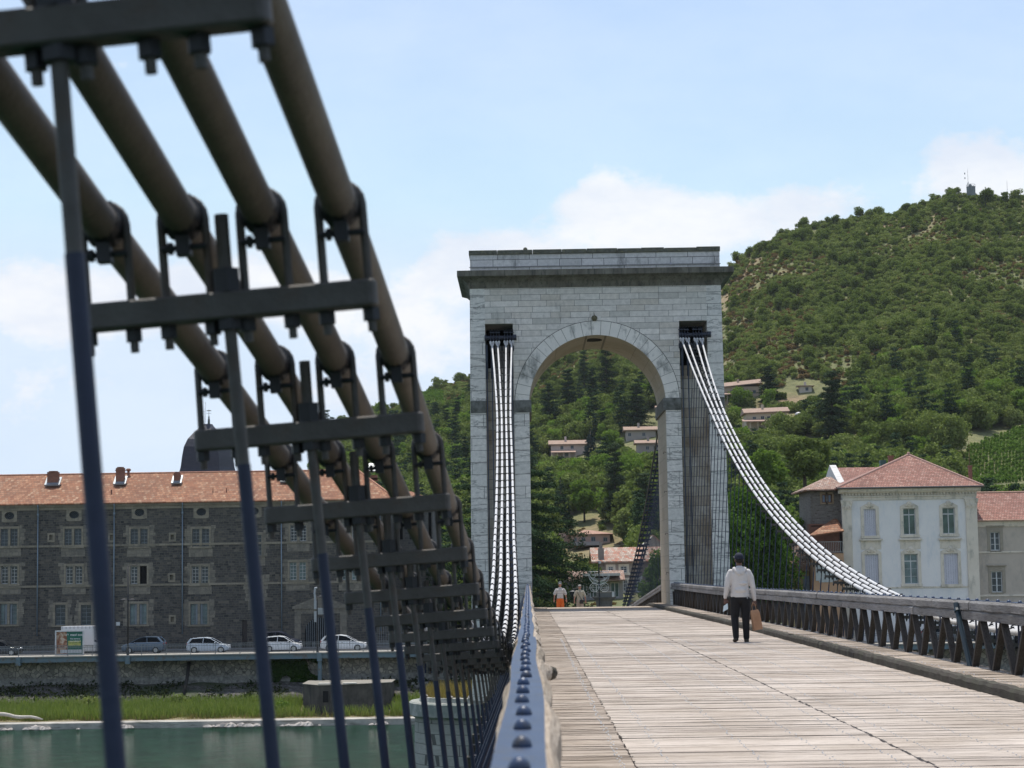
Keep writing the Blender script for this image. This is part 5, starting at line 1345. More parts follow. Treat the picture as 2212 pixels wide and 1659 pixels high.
# pink hillside house with terrace
Yp = 430.0; px0, px1 = A(20, 200, Yp).x, A(835, 200, Yp).x; zE = A(600, 80, Yp).z; tp = (px0, Yp, tz(px0, Yp)); ph = empty('pink_house', tp, 0, 'salmon pink two storey house with hip roof and grey terrace above the old roof', 'house')
hs = []
for (a, b_, c, d) in ((440, 530, 238, 140), (695, 780, 240, 150), (90, 140, 235, 158), (235, 320, 235, 150)):
    p, q = A(a, c, Yp), A(b_, d, Yp); hs.append((p.x, q.x, p.z, q.z))
m_pink = plain('salmon_render', (.52,.36,.29), .9, 0, (.47,.32,.26), .3)
mb = MB(); facade(mb, px0, px1, A(0, 420, Yp).z, zE, Yp, hs, .4); wbox(mb, px0, px1, A(0, 420, Yp).z, zE, Yp, Yp+10); ab(mb, 'wall', m_pink, ph, tp)
for (a, b_, c, d) in hs:
    g = MB(); mull(g, a, b_, c, d, Yp+.1, 2, 1, .15, .14); wf = ab(g, 'window', m_gwood, ph, tp); g = MB(); g.quad((a, Yp+.3, c), (b_, Yp+.3, c), (b_, Yp+.3, d), (a, Yp+.3, d)); g.build('pane', m_glass, wf)
f = MB(); hipped(f, px0-.9, px1+.9, Yp-.9, Yp+11, zE, A(400, 2, Yp+5).z-zE, A(300, 0, Yp+5).x, A(420, 0, Yp+5).x, Yp+5); ab(f, 'roof', plain('salmon_tiles', (.42,.25,.18), .85, 0, (.30,.17,.12), 1.2, .4, 5), ph, tp)
f = MB(); p, q = A(60, 325, Yp-3), A(640, 240, Yp-3); f.box(p.x, q.x, Yp-3, Yp-.01, p.z, q.z); ab(f, 'terrace_parapet', plain('grey_parapet', (.36,.35,.37), .9), ph, tp)
f = MB(); p, q = A(845, 370, Yp), A(970, 252, Yp); f.box(p.x, q.x, Yp+.01, Yp+6, p.z-1.5, q.z); ab(f, 'side_wall', m_pink, ph, tp)
f = MB(); p, q = A(-640, 150, Yp+3), A(0, 60, Yp+3); f.box(p.x, q.x, Yp+3, Yp+9, p.z-3, q.z); ab(f, 'low_wing', m_pink, ph, tp)
# gabled house right of the old roof
Yg = 352.0; p, q = A(1700, 360, Yg), A(2400, 115, Yg); tg = (p.x, Yg, -5); gh = empty('gabled_house', tg, 0, 'pale gabled house with pinkish roof behind the stay cables', 'house')
f = MB(); f.prism([(p.x-1.5, -6), (q.x, -6), (q.x, q.z-5), (p.x+.3, q.z), (p.x-1.5, q.z-1.6)], Yg, Yg+10, 'y'); ab(f, 'wall', plain('pale_gable', (.42,.39,.35), .9), gh, tg)
f = MB(); f.prism([(p.x+.3, q.z+.25), (q.x, q.z-4.8), (q.x, q.z-5), (p.x+.3, q.z+.01)], Yg-.6, Yg+10, 'y'); ab(f, 'roof', plain('pinkish_tiles', (.5,.30,.22), .9), gh, tg)
# ruined tower with three openings
def Q(x, y, Y): return W(1087.6+.2761*x, 973.1+.2761*y, Y)
h0 = Q(520, 650, 470); Yz = 470.0; p, q = Q(522, 660, Yz), Q(662, 520, Yz); tr = (p.x, Yz, tz(p.x, Yz)); ru = empty('ruined_manor', tr, 0, 'roofless grey ruin with dark arched openings among trees above the pink house', 'ruin')
hs = []
for a in (548, 585, 622): hs.append((Q(a, 0, Yz).x, Q(a+18, 0, Yz).x, Q(0, 622, Yz).z, Q(0, 572, Yz).z))
f = MB(); facade(f, p.x, q.x, p.z-8, q.z-.8, Yz, hs, .6); wbox(f, p.x, q.x, p.z-8, q.z-.8, Yz, Yz+6); f.box(p.x, p.x+.9, Yz-.05, Yz+1, q.z-.8, q.z+1.4); f.box(q.x-2.2, q.x-1, Yz+.01, Yz+1, q.z-.8, q.z+.7)
ab(f, 'wall', plain('ruin_stone', (.20,.18,.16), .95, 0, (.13,.12,.11), .6), ru, tr)
for h in hs: g = MB(); g.quad((h[0], Yz+.5, h[2]), (h[1], Yz+.5, h[2]), (h[1], Yz+.5, h[3]), (h[0], Yz+.5, h[3])); ab(g, 'opening', m_black, ru, tr)

# ------------------------------------------------ villas scattered on the hillside
def hillhouse(pxa, pya, w, h, label, wallc, two=True, wins=((.2, .6), (.5, .6), (.75, .6)), porch=None, rise=.28, tilt=0):
    """pxa,pya: picture position of the ground at the left end; w,h in picture px"""
    g0 = hit(pxa+w/2, pya); P = F/g0.y; Wm, Hm = w/P, h/P; D = min(8, Wm*.7)
    e = empty('hill_house', (g0.x, g0.y, g0.z), 0, label, 'house')
    wm = plain('hillhouse_wall', wallc, .9, 0, tuple(c*.88 for c in wallc), .5)
    hs = [(Wm*(a-.5)-.5, Wm*(a-.5)+.5, Hm*b_-.55, Hm*b_+.55) for a, b_ in wins]
    f = MB(); facade(f, -Wm/2, Wm/2, -3, Hm, 0, hs, .3); wbox(f, -Wm/2, Wm/2, -3, Hm, 0, D); f.build('wall', wm, e)
    for h_ in hs:
        g = MB(); mull(g, *h_, .05, 2, 1, .12, .1); wf = g.build('window', m_gwood, e); g = MB(); g.quad((h_[0], .25, h_[2]), (h_[1], .25, h_[2]), (h_[1], .25, h_[3]), (h_[0], .25, h_[3])); g.build('pane', m_glass, wf)
    f = MB(); r_ = D*.5*rise*1.4
    f.add([(-Wm/2-.8, -.8, Hm), (Wm/2+.8, -.8, Hm+tilt), (Wm/2+.8, D/2, Hm+r_+tilt), (-Wm/2-.8, D/2, Hm+r_), (Wm/2+.8, D+.8, Hm+tilt), (-Wm/2-.8, D+.8, Hm)]+[(-Wm/2-.8, -.8, Hm-.25), (Wm/2+.8, -.8, Hm+tilt-.25), (Wm/2+.8, D+.8, Hm+tilt-.25), (-Wm/2-.8, D+.8, Hm-.25)],
          [(0, 1, 2, 3), (3, 2, 4, 5), (6, 7, 1, 0), (7, 8, 4, 2, 1), (9, 6, 0, 3, 5), (8, 9, 5, 4), (9, 8, 7, 6)])
    rf = f.build('roof', plain('hillhouse_tiles', (.36,.25,.185), .85, 0, (.25,.17,.125), 1.5), e)
    f = MB(); f.box(-Wm*.1, -Wm*.1+.7, D*.3, D*.3+.7, Hm, Hm+r_+1.1); f.build('chimney', wm, rf)
    if porch:
        a, b_ = porch; f = MB(); f.add([(Wm*(a-.5), -3.6, Hm*.40), (Wm*(b_-.5), -3.6, Hm*.40), (Wm*(b_-.5), -.01, Hm*.58), (Wm*(a-.5), -.01, Hm*.58), (Wm*(a-.5), -3.6, Hm*.36), (Wm*(b_-.5), -3.6, Hm*.36), (Wm*(b_-.5), -.01, Hm*.54), (Wm*(a-.5), -.01, Hm*.54)], [(0, 1, 2, 3), (7, 6, 5, 4), (0, 4, 5, 1), (1, 5, 6, 2), (3, 7, 4, 0)])
        f.build('porch_roof', plain('porch_tiles', (.40,.27,.21), .85), e)
        f = MB()
        for i in range(5): x = Wm*(a-.5)+Wm*(b_-a)*i/4; f.box(x-.12, x+.12, -3.4, -3.2, -1.5, Hm*.36)
        f.build('porch_posts', wm, e)
    return e
hillhouse(1190, 992, 74, 31, 'whitish two storey house on the slope framed by the arch left of the blue spruce', (.56,.45,.40), wins=((.32, .75), (.62, .78), (.45, .25)), porch=(0, .72))
hillhouse(1352, 952, 64, 20, 'long low grey house partly hidden right of centre high in the arch', (.38,.34,.31), wins=((.12, .5), (.6, .5)))
hillhouse(1376, 984, 56, 22, 'shaded house with broad roof low by the right jamb of the arch', (.33,.29,.27), wins=((.4, .5), (.7, .5)))
hillhouse(1420, 905, 30, 22, 'small roofed house half hidden behind the dark cedar in the arch', (.40,.36,.31), wins=((.5, .5),))
hillhouse(1563, 866, 78, 30, 'long tan hillside house above a clipped hedge just right of the tower', (.40,.31,.24), wins=((.22, .62), (.55, .66), (.85, .6)), porch=(-.05, .42), tilt=1.2)
hillhouse(1612, 927, 88, 33, 'cream hillside house with two level salmon roofs and porch', (.52,.44,.33), wins=((.2, .62), (.4, .66), (.55, .64), (.8, .62)), porch=(-.12, .62), tilt=.4)
hillhouse(1727, 848, 26, 15, 'tiny cream shed alone on the slope above the hedges', (.55,.50,.44), wins=((.6, .5),), rise=.1)
# ridge-top water tower with mast
rp = hit(2098, 432); P = F/rp.y; p = W(2097, 424, rp.y)
wtw = empty('hilltop_water_tower', (p.x, rp.y, p.z-3), 0, 'small concrete drum building with tall thin mast on the hill top', 'water tower'); tw = (p.x, rp.y, p.z-3)
f = MB(); r_ = 9.5/P; zt = W(2097, 405, rp.y).z; f.lathe([(r_, -7), (r_, zt-p.z), (r_*1.04, zt-p.z+.05), (r_*1.04, zt-p.z+.3)], (p.x, rp.y, p.z), 20); f.ball((p.x-.3, rp.y, zt+.9), .8); ab(f, 'drum', plain('drum_concrete', (.22,.24,.25), .9, 0, (.16,.18,.19), .3), wtw, tw)
f = MB()
for k in range(10): a = 2*math.pi*k/10; f.cyl((p.x+r_*math.cos(a), rp.y+r_*math.sin(a), zt), (p.x+r_*math.cos(a), rp.y+r_*math.sin(a), zt+1.3), .05, n=4)
f.tube([(p.x+r_*math.cos(2*math.pi*k/20), rp.y+r_*math.sin(2*math.pi*k/20), zt+1.3) for k in range(21)], .05, 4); ab(f, 'guard_rail', m_gwood, wtw, tw)
m0, m1 = W(2091, 415, rp.y-4), W(2089, 365, rp.y-4); f = MB()
for dx in (-.45, .45): f.cyl((m0.x+dx, m0.y, m0.z-3), (m0.x+dx*.6, m0.y, m0.z+(m1.z-m0.z)*.4), .08, n=4)
for k in range(8): z = m0.z+(m1.z-m0.z)*.4*k/8; f.cyl((m0.x-.42, m0.y, z), (m0.x+.4, m0.y, z+.8), .05, n=4)
f.cyl((m0.x, m0.y, m0.z+(m1.z-m0.z)*.35), (m1.x, m1.y, m1.z), .09, .04, 5)
for k in (.6, .8): f.box(m0.x-1.6, m0.x-1.2, m0.y-.1, m0.y+.1, m0.z+(m1.z-m0.z)*k-.4, m0.z+(m1.z-m0.z)*k+.4)
ab(f, 'antenna_mast', m_gwood, wtw, tw)
p = W(2175, 415, 895); f = MB(); f.cyl((p.x, 895, p.z-3), (p.x, 895, p.z+5.5), .10, .05, 5); o = f.build('slim_mast', m_gwood); tag(o, 'single thin pole mast on the ridge at the right of the hill top drum', 'mast')
# ================================================================== VEGETATION
def leafmat(name, c1, c2, c3=None, trans=.25, patch=.25):
    m, nt, b, o = newmat(name); nt.nodes.remove(b)
    g = nt.nodes.new('ShaderNodeNewGeometry'); oi = nt.nodes.new('ShaderNodeObjectInfo')
    r_ = math_(nt, 'ADD', math_(nt, 'MULTIPLY', g.outputs['Random Per Island'], .55), math_(nt, 'MULTIPLY', oi.outputs['Random'], .45))
    n = tnoise(nt, coords(nt), patch, 3, .6)
    f = math_(nt, 'ADD', math_(nt, 'MULTIPLY', r_, .6), math_(nt, 'MULTIPLY', n, .4))
    col = ramp(nt, f, [(.22, c1), (.52, c2), (.85, c3 or tuple(x*1.5 for x in c2))])
    d = nt.nodes.new('ShaderNodeBsdfDiffuse'); t = nt.nodes.new('ShaderNodeBsdfTranslucent'); mx_ = nt.nodes.new('ShaderNodeMixShader'); mx_.inputs[0].default_value = trans
    nt.links.new(col, d.inputs[0]); nt.links.new(mixc(nt, 1.0, col, (1.0, 1.15, .55), 'MULTIPLY'), t.inputs[0]); nt.links.new(d.outputs[0], mx_.inputs[1]); nt.links.new(t.outputs[0], mx_.inputs[2]); nt.links.new(mx_.outputs[0], o.inputs[0]); return m
ml_broad = leafmat('broad_leaves', (.090,.120,.036), (.155,.195,.058), (.235,.27,.09))
ml_olive = leafmat('grey_green_leaves', (.135,.168,.056), (.220,.255,.088), (.31,.33,.125))
ml_bright = leafmat('bright_leaves', (.105,.165,.034), (.165,.240,.055), (.24,.32,.085), .35)
ml_dark = leafmat('dark_needles', (.026,.045,.024), (.044,.072,.038), (.075,.108,.058), .1)
ml_cedar = leafmat('cedar_needles', (.028,.045,.024), (.050,.074,.038), (.095,.120,.062), .1)
ml_blue = leafmat('blue_needles', (.020,.036,.034), (.034,.055,.052), (.055,.080,.075), .08)
ml_vine = leafmat('vine_leaves', (.10,.17,.035), (.15,.24,.05), (.21,.30,.075), .3)
ml_dry = leafmat('dry_scrub', (.13,.095,.045), (.22,.15,.075), (.32,.22,.12), .2)
ml_red = leafmat('copper_leaves', (.040,.016,.014), (.065,.025,.02), (.09,.04,.03), .15)
m_bark = plain('bark', (.075,.06,.045), .95, 0, (.04,.032,.025), 4, .6, 20)
def leafquads(rng, P, Nn, size, flat=.0, asp=.6):
    """one small folded leaf clump per point"""
    n = len(P); u = rng.normal(size=(n, 3)); u[:, 2] *= (1-flat)
    nn = Nn*.6+rng.normal(size=(n, 3))*.6; nn[:, 2] += flat*2; nn /= np.linalg.norm(nn, axis=1)[:, None]+1e-9
    u -= nn*(u*nn).sum(1)[:, None]; u /= np.linalg.norm(u, axis=1)[:, None]+1e-9; v = np.cross(nn, u)
    s = size*rng.uniform(.55, 1.3, size=(n, 1))
    c = rng.uniform(-.2, .2, size=(n, 1))
    A = P-u*s; B = P-v*s*asp+nn*s*c; Cc = P+u*s*1.0; D = P+v*s*asp+nn*s*c
    V = np.stack([A, B, Cc, D], 1).reshape(-1, 3); Fq = np.arange(4*n).reshape(n, 4); return V, Fq
def lobes_cloud(rng, lobes, n, size, flat=0, shell=.55, asp=.6):
    L = np.array(lobes, float); w = (L[:, 3]*L[:, 4]+L[:, 4]*L[:, 5]+L[:, 3]*L[:, 5]); w = w/w.sum()
    k = rng.choice(len(L), n, p=w); d = rng.normal(size=(n, 3)); d /= np.linalg.norm(d, axis=1)[:, None]
    ph = d*3.1+L[k, :3]*1.7
    bump = 1+.16*np.sin(ph[:, 0]*2.3+ph[:, 1]*1.1)+.12*np.sin(ph[:, 2]*3.7+ph[:, 0]*1.9)
    r_ = (shell+(1-shell)*rng.uniform(size=(n, 1))**.5)*bump[:, None]
    P = L[k, :3]+d*L[k, 3:6]*r_; return leafquads(rng, P, d, size, flat, asp)
def trunk_mesh(rng, h, r, lobes, nl=5):
    g = MB(); g.tube([(0, 0, -1.5), (0, 0, h*.2), (r*.6*rng.uniform(-1, 1), r*.4, h*.45), (r*rng.uniform(-1, 1), 0, h*.72)], [r*1.25, r, r*.7, r*.25], 8)
    for q in range(min(nl, len(lobes))):
        l = lobes[q]; z0 = h*(.25+.07*q); g.tube([(0, 0, z0), (l[0]*.45, l[1]*.45, (z0+l[2])*.5+.1*h*0), (l[0]*.9, l[1]*.9, l[2])], [r*.5, r*.3, r*.08], 5)
    return g
def broad(seed, h, w, n, size, kind='round'):
    rng = np.random.default_rng(seed); lobes = []
    nl = 13
    for i in range(nl):
        a = rng.uniform(0, 6.283); q = rng.uniform(.15, 1)**.6; z = h*rng.uniform(.30, .88)
        prof = math.sin(math.pi*min(1, max(.08, (z/h-.12)/.95)))**.6
        rr = w*.5*q*prof*.72; s = w*rng.uniform(.16, .27)
        lobes.append((rr*math.cos(a), rr*math.sin(a), z, s, s, s*rng.uniform(.65, .95)))
    lobes.append((0, 0, h*.55, w*.30, w*.30, h*.28)); lobes.append((0, 0, h*.84, w*.2, w*.2, h*.13))
    V, Fq = lobes_cloud(rng, lobes, n, size); return V, Fq, trunk_mesh(rng, h, w*.03, lobes)
def cedar(seed, h, w, n, size, levels=11, taper=.75):
    rng = np.random.default_rng(seed); lobes = []; limbs = []
    for i in range(levels):
        t = i/(levels-1); z = h*(.10+.86*t); R_ = w*.5*(1-t**1.25*taper)*rng.uniform(.8, 1.05); nb = 6 if t < .8 else 3
        for j in range(nb):
            a = 6.283*j/nb+rng.uniform(-.5, .5)+i; R2 = R_*rng.uniform(.6, 1.05); zz = z+rng.uniform(-.04, .04)*h
            for f_ in (.35, .65, .95):
                s = w*.115*(1.15-.35*f_); lobes.append((R2*f_*math.cos(a), R2*f_*math.sin(a), zz-.035*h*f_**2*(1 if t < .7 else -.5), s*1.25, s*1.25, h*.022))
            limbs.append([(0, 0, zz-.05*h), (R2*.5*math.cos(a), R2*.5*math.sin(a), zz), (R2*.95*math.cos(a), R2*.95*math.sin(a), zz-.04*h)])
    lobes.append((0, 0, h*.97, w*.06, w*.06, h*.04))
    V, Fq = lobes_cloud(rng, lobes, n, size, .35, .2, .38)
    g = MB(); g.tube([(0, 0, -1.5), (0, 0, h*.5), (0, 0, h*.97)], [w*.035, w*.022, w*.004], 8)
    for l in limbs: g.tube(l, [w*.009, w*.006, w*.002], 4)
    return V, Fq, g
def conifer(seed, h, w, n, size):
    rng = np.random.default_rng(seed); lobes = []
    for i in range(15):
        t = i/14; z = h*(.07+.9*t); R_ = w*.5*(1-t)**.85+w*.03
        for j in range(6 if t < .7 else 3):
            a = rng.uniform(0, 6.283); s = R_*.46; lobes.append((R_*.6*math.cos(a), R_*.6*math.sin(a), z-.02*h, s, s, h*.035))
    V, Fq = lobes_cloud(rng, lobes, n, size, .15, .3, .4); g = MB(); g.tube([(0, 0, -1.5), (0, 0, h*.95)], [w*.05, w*.01], 7); return V, Fq, g
def bushy(seed, h, w, n, size):
    rng = np.random.default_rng(seed); lobes = []
    for i in range(7):
        a = rng.uniform(0, 6.283); q = rng.uniform(0, .55); s = w*rng.uniform(.2, .32); lobes.append((w*.5*q*math.cos(a), w*.5*q*math.sin(a), h*rng.uniform(.25, .62), s, s, h*rng.uniform(.22, .36)))
    V, Fq = lobes_cloud(rng, lobes, n, size); g = MB(); g.tube([(0, 0, -.6), (0, 0, h*.4)], [.12, .05], 5); return V, Fq, g
# --- fill woods: prototypes live in a collection of their own and are scattered as one mass
protos = {}
def proto(name, gen, mat_):
    V, Fq, g = gen; o = npmesh(name, V, Fq, mat_); C.objects.unlink(o); protos[name] = o; return o
for i in range(3): proto(f'wood_a{i}', broad(40+i, 8.0, 7.6, 1500, .40), ml_broad)
for i in range(2): proto(f'wood_b{i}', broad(50+i, 7.0, 6.6, 1300, .36), ml_olive)
proto('wood_c0', broad(60, 8.0, 7.0, 1400, .38), ml_bright)
proto('wood_d0', cedar(70, 12, 8.0, 2200, .36), ml_dark)
for i in range(2): proto(f'shrub_a{i}', bushy(80+i, 2.6, 3.2, 330, .26), ml_olive)
proto('shrub_b0', bushy(90, 3.0, 3.4, 360, .27), ml_broad)
proto('shrub_c0', bushy(95, 1.6, 2.6, 200, .24), ml_dry)
proto('vine_a0', bushy(97, 1.7, 1.3, 110, .20), ml_vine)
def scatter(name, pts, scales, names, picks, label=None):
    """one object whose points carry instances of the given prototypes"""
    col = bpy.data.collections.new(name+'_kinds')
    for q in sorted(names): col.objects.link(protos[q]) if protos[q].name not in col.objects else None
    order = sorted(names)
    me = bpy.data.meshes.new(name); me.vertices.add(len(pts)); me.vertices.foreach_set('co', np.asarray(pts, dtype=np.float32).ravel())
    a = me.attributes.new('sc', 'FLOAT', 'POINT'); a.data.foreach_set('value', np.asarray(scales, dtype=np.float32))
    a = me.attributes.new('pick', 'INT', 'POINT'); a.data.foreach_set('value', np.asarray([order.index(p) for p in picks], dtype=np.int32))
    o = bpy.data.objects.new(name, me); C.objects.link(o)
    ng = bpy.data.node_groups.new(name+'_nodes', 'GeometryNodeTree')
    ng.interface.new_socket('Geometry', in_out='INPUT', socket_type='NodeSocketGeometry'); ng.interface.new_socket('Geometry', in_out='OUTPUT', socket_type='NodeSocketGeometry')
    gi, go = ng.nodes.new('NodeGroupInput'), ng.nodes.new('NodeGroupOutput'); ip = ng.nodes.new('GeometryNodeInstanceOnPoints'); ci = ng.nodes.new('GeometryNodeCollectionInfo')
    ci.inputs['Collection'].default_value = col; ci.inputs['Separate Children'].default_value = True; ci.inputs['Reset Children'].default_value = True
    sa = ng.nodes.new('GeometryNodeInputNamedAttribute'); sa.data_type = 'FLOAT'; sa.inputs['Name'].default_value = 'sc'
    pa = ng.nodes.new('GeometryNodeInputNamedAttribute'); pa.data_type = 'INT'; pa.inputs['Name'].default_value = 'pick'
    rv = ng.nodes.new('FunctionNodeRandomValue'); rv.data_type = 'FLOAT_VECTOR'; rv.inputs[0].default_value = (-.06, -.06, 0); rv.inputs[1].default_value = (.06, .06, 6.283)
    L = ng.links.new
    L(gi.outputs[0], ip.inputs['Points']); L(ci.outputs[0], ip.inputs['Instance']); ip.inputs['Pick Instance'].default_value = True
    L([s_ for s_ in pa.outputs if s_.enabled][0], ip.inputs['Instance Index']); L([s_ for s_ in sa.outputs if s_.enabled][0], ip.inputs['Scale']); L([s_ for s_ in rv.outputs if s_.enabled][0], ip.inputs['Rotation'])
    L(ip.outputs[0], go.inputs[0]); md = o.modifiers.new('scatter', 'NODES'); md.node_group = ng
    tag(o, label, kind='stuff'); return o
rng = np.random.default_rng(4)
def visible(x, y, margin=60):
    a, b = pix((x, y, tz(x, y))); return -250 < a < 2211+250
KEEP = []       # clear spots round hillside houses (x, y, radius)
for o in list(C.objects):
    if o.name.startswith('hill_house'): KEEP.append((o.location.x, o.location.y-6, 9)); KEEP.append((o.location.x-6, o.location.y-5, 7)); KEEP.append((o.location.x+6, o.location.y-5, 7)); KEEP.append((o.location.x, o.location.y+3, 8)); KEEP.append((o.location.x, o.location.y-16, 5))
KEEP += [(ph.location.x+4, 427, 5), (ph.location.x+4, 432, 8), (oh_.location.x+5, 330, 16), (oh_.location.x+18, 330, 12), (ru.location.x+3, 462, 9), (gh.location.x+3, 350, 9)]
def vineyard(px, py):
    return (py-1000 < (2211-px)*.35+40 and px > 2085 and 925+(2211-px)*.35 < py < 1050-(px-2085)*.05) or (890 < px < 1012 and 845 < py < 905 and noise.noise(Vector((px*.02, py*.05, 0))) > -.25)
VIEW = [(1200,1268,955,984,0),(1348,1410,924,944,0),(1380,1425,952,972,0),(1420,1440,884,900,0),(1560,1636,830,862,0),(1596,1712,886,920,0),(1722,1756,830,852,0),
        (1225,1340,1142,1200,430),(1225,1275,1108,1150,470),(1270,1440,1150,1320,352),(1150,1440,1225,1320,318),(1480,1550,1150,1320,352)]
VV = hit(2150, 950).y+5; VIEW.append((2096, 2300, 930, 1040, VV))
VH = []
for o in C.objects:
    if o.name.startswith('hill_house'): VH.append(o.location.y)
for i_ in range(7): VIEW[i_] = VIEW[i_][:4]+(hit((VIEW[i_][0]+VIEW[i_][1])/2, VIEW[i_][3]-2).y+2,)
def blocks(x, y, z, h, w):
    a, b = pix((x, y, z)); P = F/y; ha = w*.5*P
    for (xa, xb, ya, yb, yv) in VIEW:
        if y < yv and xa-ha < a < xb+ha and b > ya and b-h*P < yb-3: return True
    return False
pts, scs, pk = [], [], []; vp, vs_, vk = [], [], []
tries = 0
while tries < 85000:
    tries += 1
    y = 262+(915-262)*rng.uniform()**.85; x = y*rng.uniform(-.14, .31)
    z = tz(x, y); a, b = pix((x, y, z))
    if not (650 < a < 2330): continue
    if any((x-k[0])**2+(y-k[1])**2 < k[2]**2 for k in KEEP): continue
    if y < 300 and False: continue
    t = (y-YB)/(YR-YB)
    if vineyard(a, b): continue
    # dense wood low down, thinning to scrub towards the top; dry clearings from noise
    nz_ = noise.noise(Vector((x*.012, y*.008, 9)))+.5*noise.noise(Vector((x*.04, y*.03, 2)))
    right = min(1, max(0, (a-1560)/500))
    wood = (b > 905-120*right+nz_*160) or (nz_ > .42 and b > 700)
    clear = noise.noise(Vector((x*.018+5, y*.015, 4)))+.4*noise.noise(Vector((x*.06, y*.05, 8)))
    if wood:
        if rng.uniform() > .15 or (clear > .46 and b > 820): continue
        q = rng.uniform(); nm = f'wood_a{rng.integers(3)}' if q < .52 else (f'wood_b{rng.integers(2)}' if q < .80 else ('wood_c0' if q < .93 else 'wood_d0'))
        sc_ = rng.uniform(.65, 1.15)
        if blocks(x, y, z, 8*sc_*(1.4 if nm == 'wood_d0' else 1), 7.4*sc_):
            if a > 2080: continue
            nm = 'shrub_b0'; sc_ = .75
            if blocks(x, y, z, 2.2, 3): nm = 'shrub_c0'; sc_ = .7
        pts.append((x, y, z-.6)); scs.append(sc_); pk.append(nm)
    else:
        if clear > .36:
            if rng.uniform() > .25: pts.append((x, y, z-.3)); scs.append(rng.uniform(.5, 1.1)); pk.append('shrub_c0' if rng.uniform() < .6 else 'shrub_a0')
            continue
        q = rng.uniform()
        if q < .035: pts.append((x, y, z-.5)); scs.append(rng.uniform(.3, .8)); pk.append(f'wood_a{rng.integers(3)}')
        else: pts.append((x, y, z-.3)); scs.append(.45+.9*rng.uniform()**2); pk.append('shrub_c0' if (clear > .12 and q > .55) or (q > .35 and a < 1760 and clear > -.05) else (f'shrub_a{rng.integers(2)}' if q < .66 else ('shrub_b0' if q < .90 else 'shrub_c0')))
scatter('hillside_woodland', pts, scs, [k for k in protos if not k.startswith('vine')], pk, 'mass of green trees and scrub covering the hillside behind the town')
# vineyard rows follow the slope
for (ca, cb, na, nb, wx, wy) in ((2160, 985, 30, 26, 1, 1), (955, 875, 22, 14, 1, 1)):
    c = hit(ca, cb); ang = .5 if ca > 2000 else -.3
    for i in range(-45, 46):
        for j in range(-60, 61):
            x = c.x+j*1.1*math.cos(ang)-i*2.2*math.sin(ang); y = c.y+j*1.1*math.sin(ang)*1.0+i*2.6*math.cos(ang)
            if y < 290: continue
            z = tz(x, y); a, b = pix((x, y, z))
            if vineyard(a, b): vp.append((x, y, z-.1)); vs_.append(rng.uniform(.8, 1.25)); vk.append('vine_a0')
if vp: scatter('vineyard_rows', vp, vs_, ['vine_a0', 'shrub_c0'], vk, 'rows of green vines on the terraced slopes')
# --- individual trees
def tree(name, gen, mat_, x, y, z, label, cat='tree', group=None, rot=0):
    V, Fq, g = gen; e = empty(name, (x, y, z), rot, label, cat, group); npmesh('crown', V, Fq, mat_, e); g.build('trunk', m_bark, e, smooth=True); return e
def htree(name, fn, seed, px, py, hp, wp, mat_, label, n, leaf, y=None, cat='tree', **k):
    """tree whose foot is seen at (px,py); height and width in picture px"""
    p = hit(px, py) if y is None else W(px, py, y); P = F/p.y
    return tree(name, fn(seed, hp/P, wp/P, n, leaf, **k), mat_, p.x, p.y, p.z-.3, label, cat)

htree('cedar_tree', cedar, 1, 1262, 850, 92, 46, ml_dark, 'dark conifer near the top of the hill view just inside the arch crown', 5000, .30)
htree('cedar_tree', cedar, 2, 1310, 872, 122, 66, ml_cedar, 'broad dark cedar high in the arch right of the narrow conifer', 8000, .32)
htree('cedar_tree', cedar, 3, 1228, 905, 110, 62, ml_dark, 'dark layered cedar at the left inside the arch above the whitish house', 8000, .32)
htree('cedar_tree', cedar, 4, 1280, 892, 96, 50, ml_dark, 'dark cedar in the middle of the conifer cluster inside the arch', 6000, .32)
htree('cedar_tree', cedar, 5, 1186, 935, 105, 58, ml_dark, 'dark cedar beside the left jamb of the arch halfway up', 6000, .32)
htree('cedar_tree', cedar, 6, 1376, 928, 98, 82, ml_cedar, 'wide spreading cedar above the low grey house inside the arch', 9000, .30)
htree('spruce_tree', conifer, 7, 1276, 992, 68, 36, ml_blue, 'blue grey pointed spruce right of the whitish house in the arch', 4000, .26)
htree('olive_tree', broad, 8, 1290, 888, 26, 24, ml_olive, 'small round grey olive tree on the pale terrace inside the arch', 1500, .3)
htree('deciduous_tree', broad, 9, 1262, 945, 48, 52, ml_bright, 'light green tree below the pale terrace in the arch', 4500, .32)
htree('deciduous_tree', broad, 10, 1360, 1075, 92, 100, ml_bright, 'large light green tree below the long grey house in the arch', 8000, .34)
htree('deciduous_tree', broad, 11, 1305, 1062, 86, 78, ml_bright, 'light green tree right of the spruce foot in the arch', 7000, .34)
htree('deciduous_tree', broad, 12, 1190, 1065, 60, 90, ml_broad, 'mid green tree under the whitish house in the arch', 6000, .34)
htree('cedar_tree', cedar, 13, 1330, 1135, 176, 74, ml_cedar, 'tall dark cedar rising in the middle of the arch above the pink house', 12000, .28)
htree('cedar_tree', cedar, 14, 1392, 1150, 128, 96, ml_cedar, 'broad grey green cedar beside the stay cables in the arch', 12000, .28)
htree('deciduous_tree', broad, 15, 1262, 1128, 98, 66, ml_bright, 'yellow green tree above the roofless ruin', 7500, .30)
htree('cedar_tree', conifer, 16, 1212, 1148, 120, 60, ml_dark, 'dark conifer left of the roofless ruin', 9000, .28)
htree('deciduous_tree', broad, 17, 1352, 1178, 82, 72, ml_olive, 'brownish tree above the old tile roof left of the stay cables', 7000, .30)
htree('deciduous_tree', broad, 18, 1398, 1178, 70, 78, ml_broad, 'dark green tree above the old roof behind the stay cables', 7000, .30)
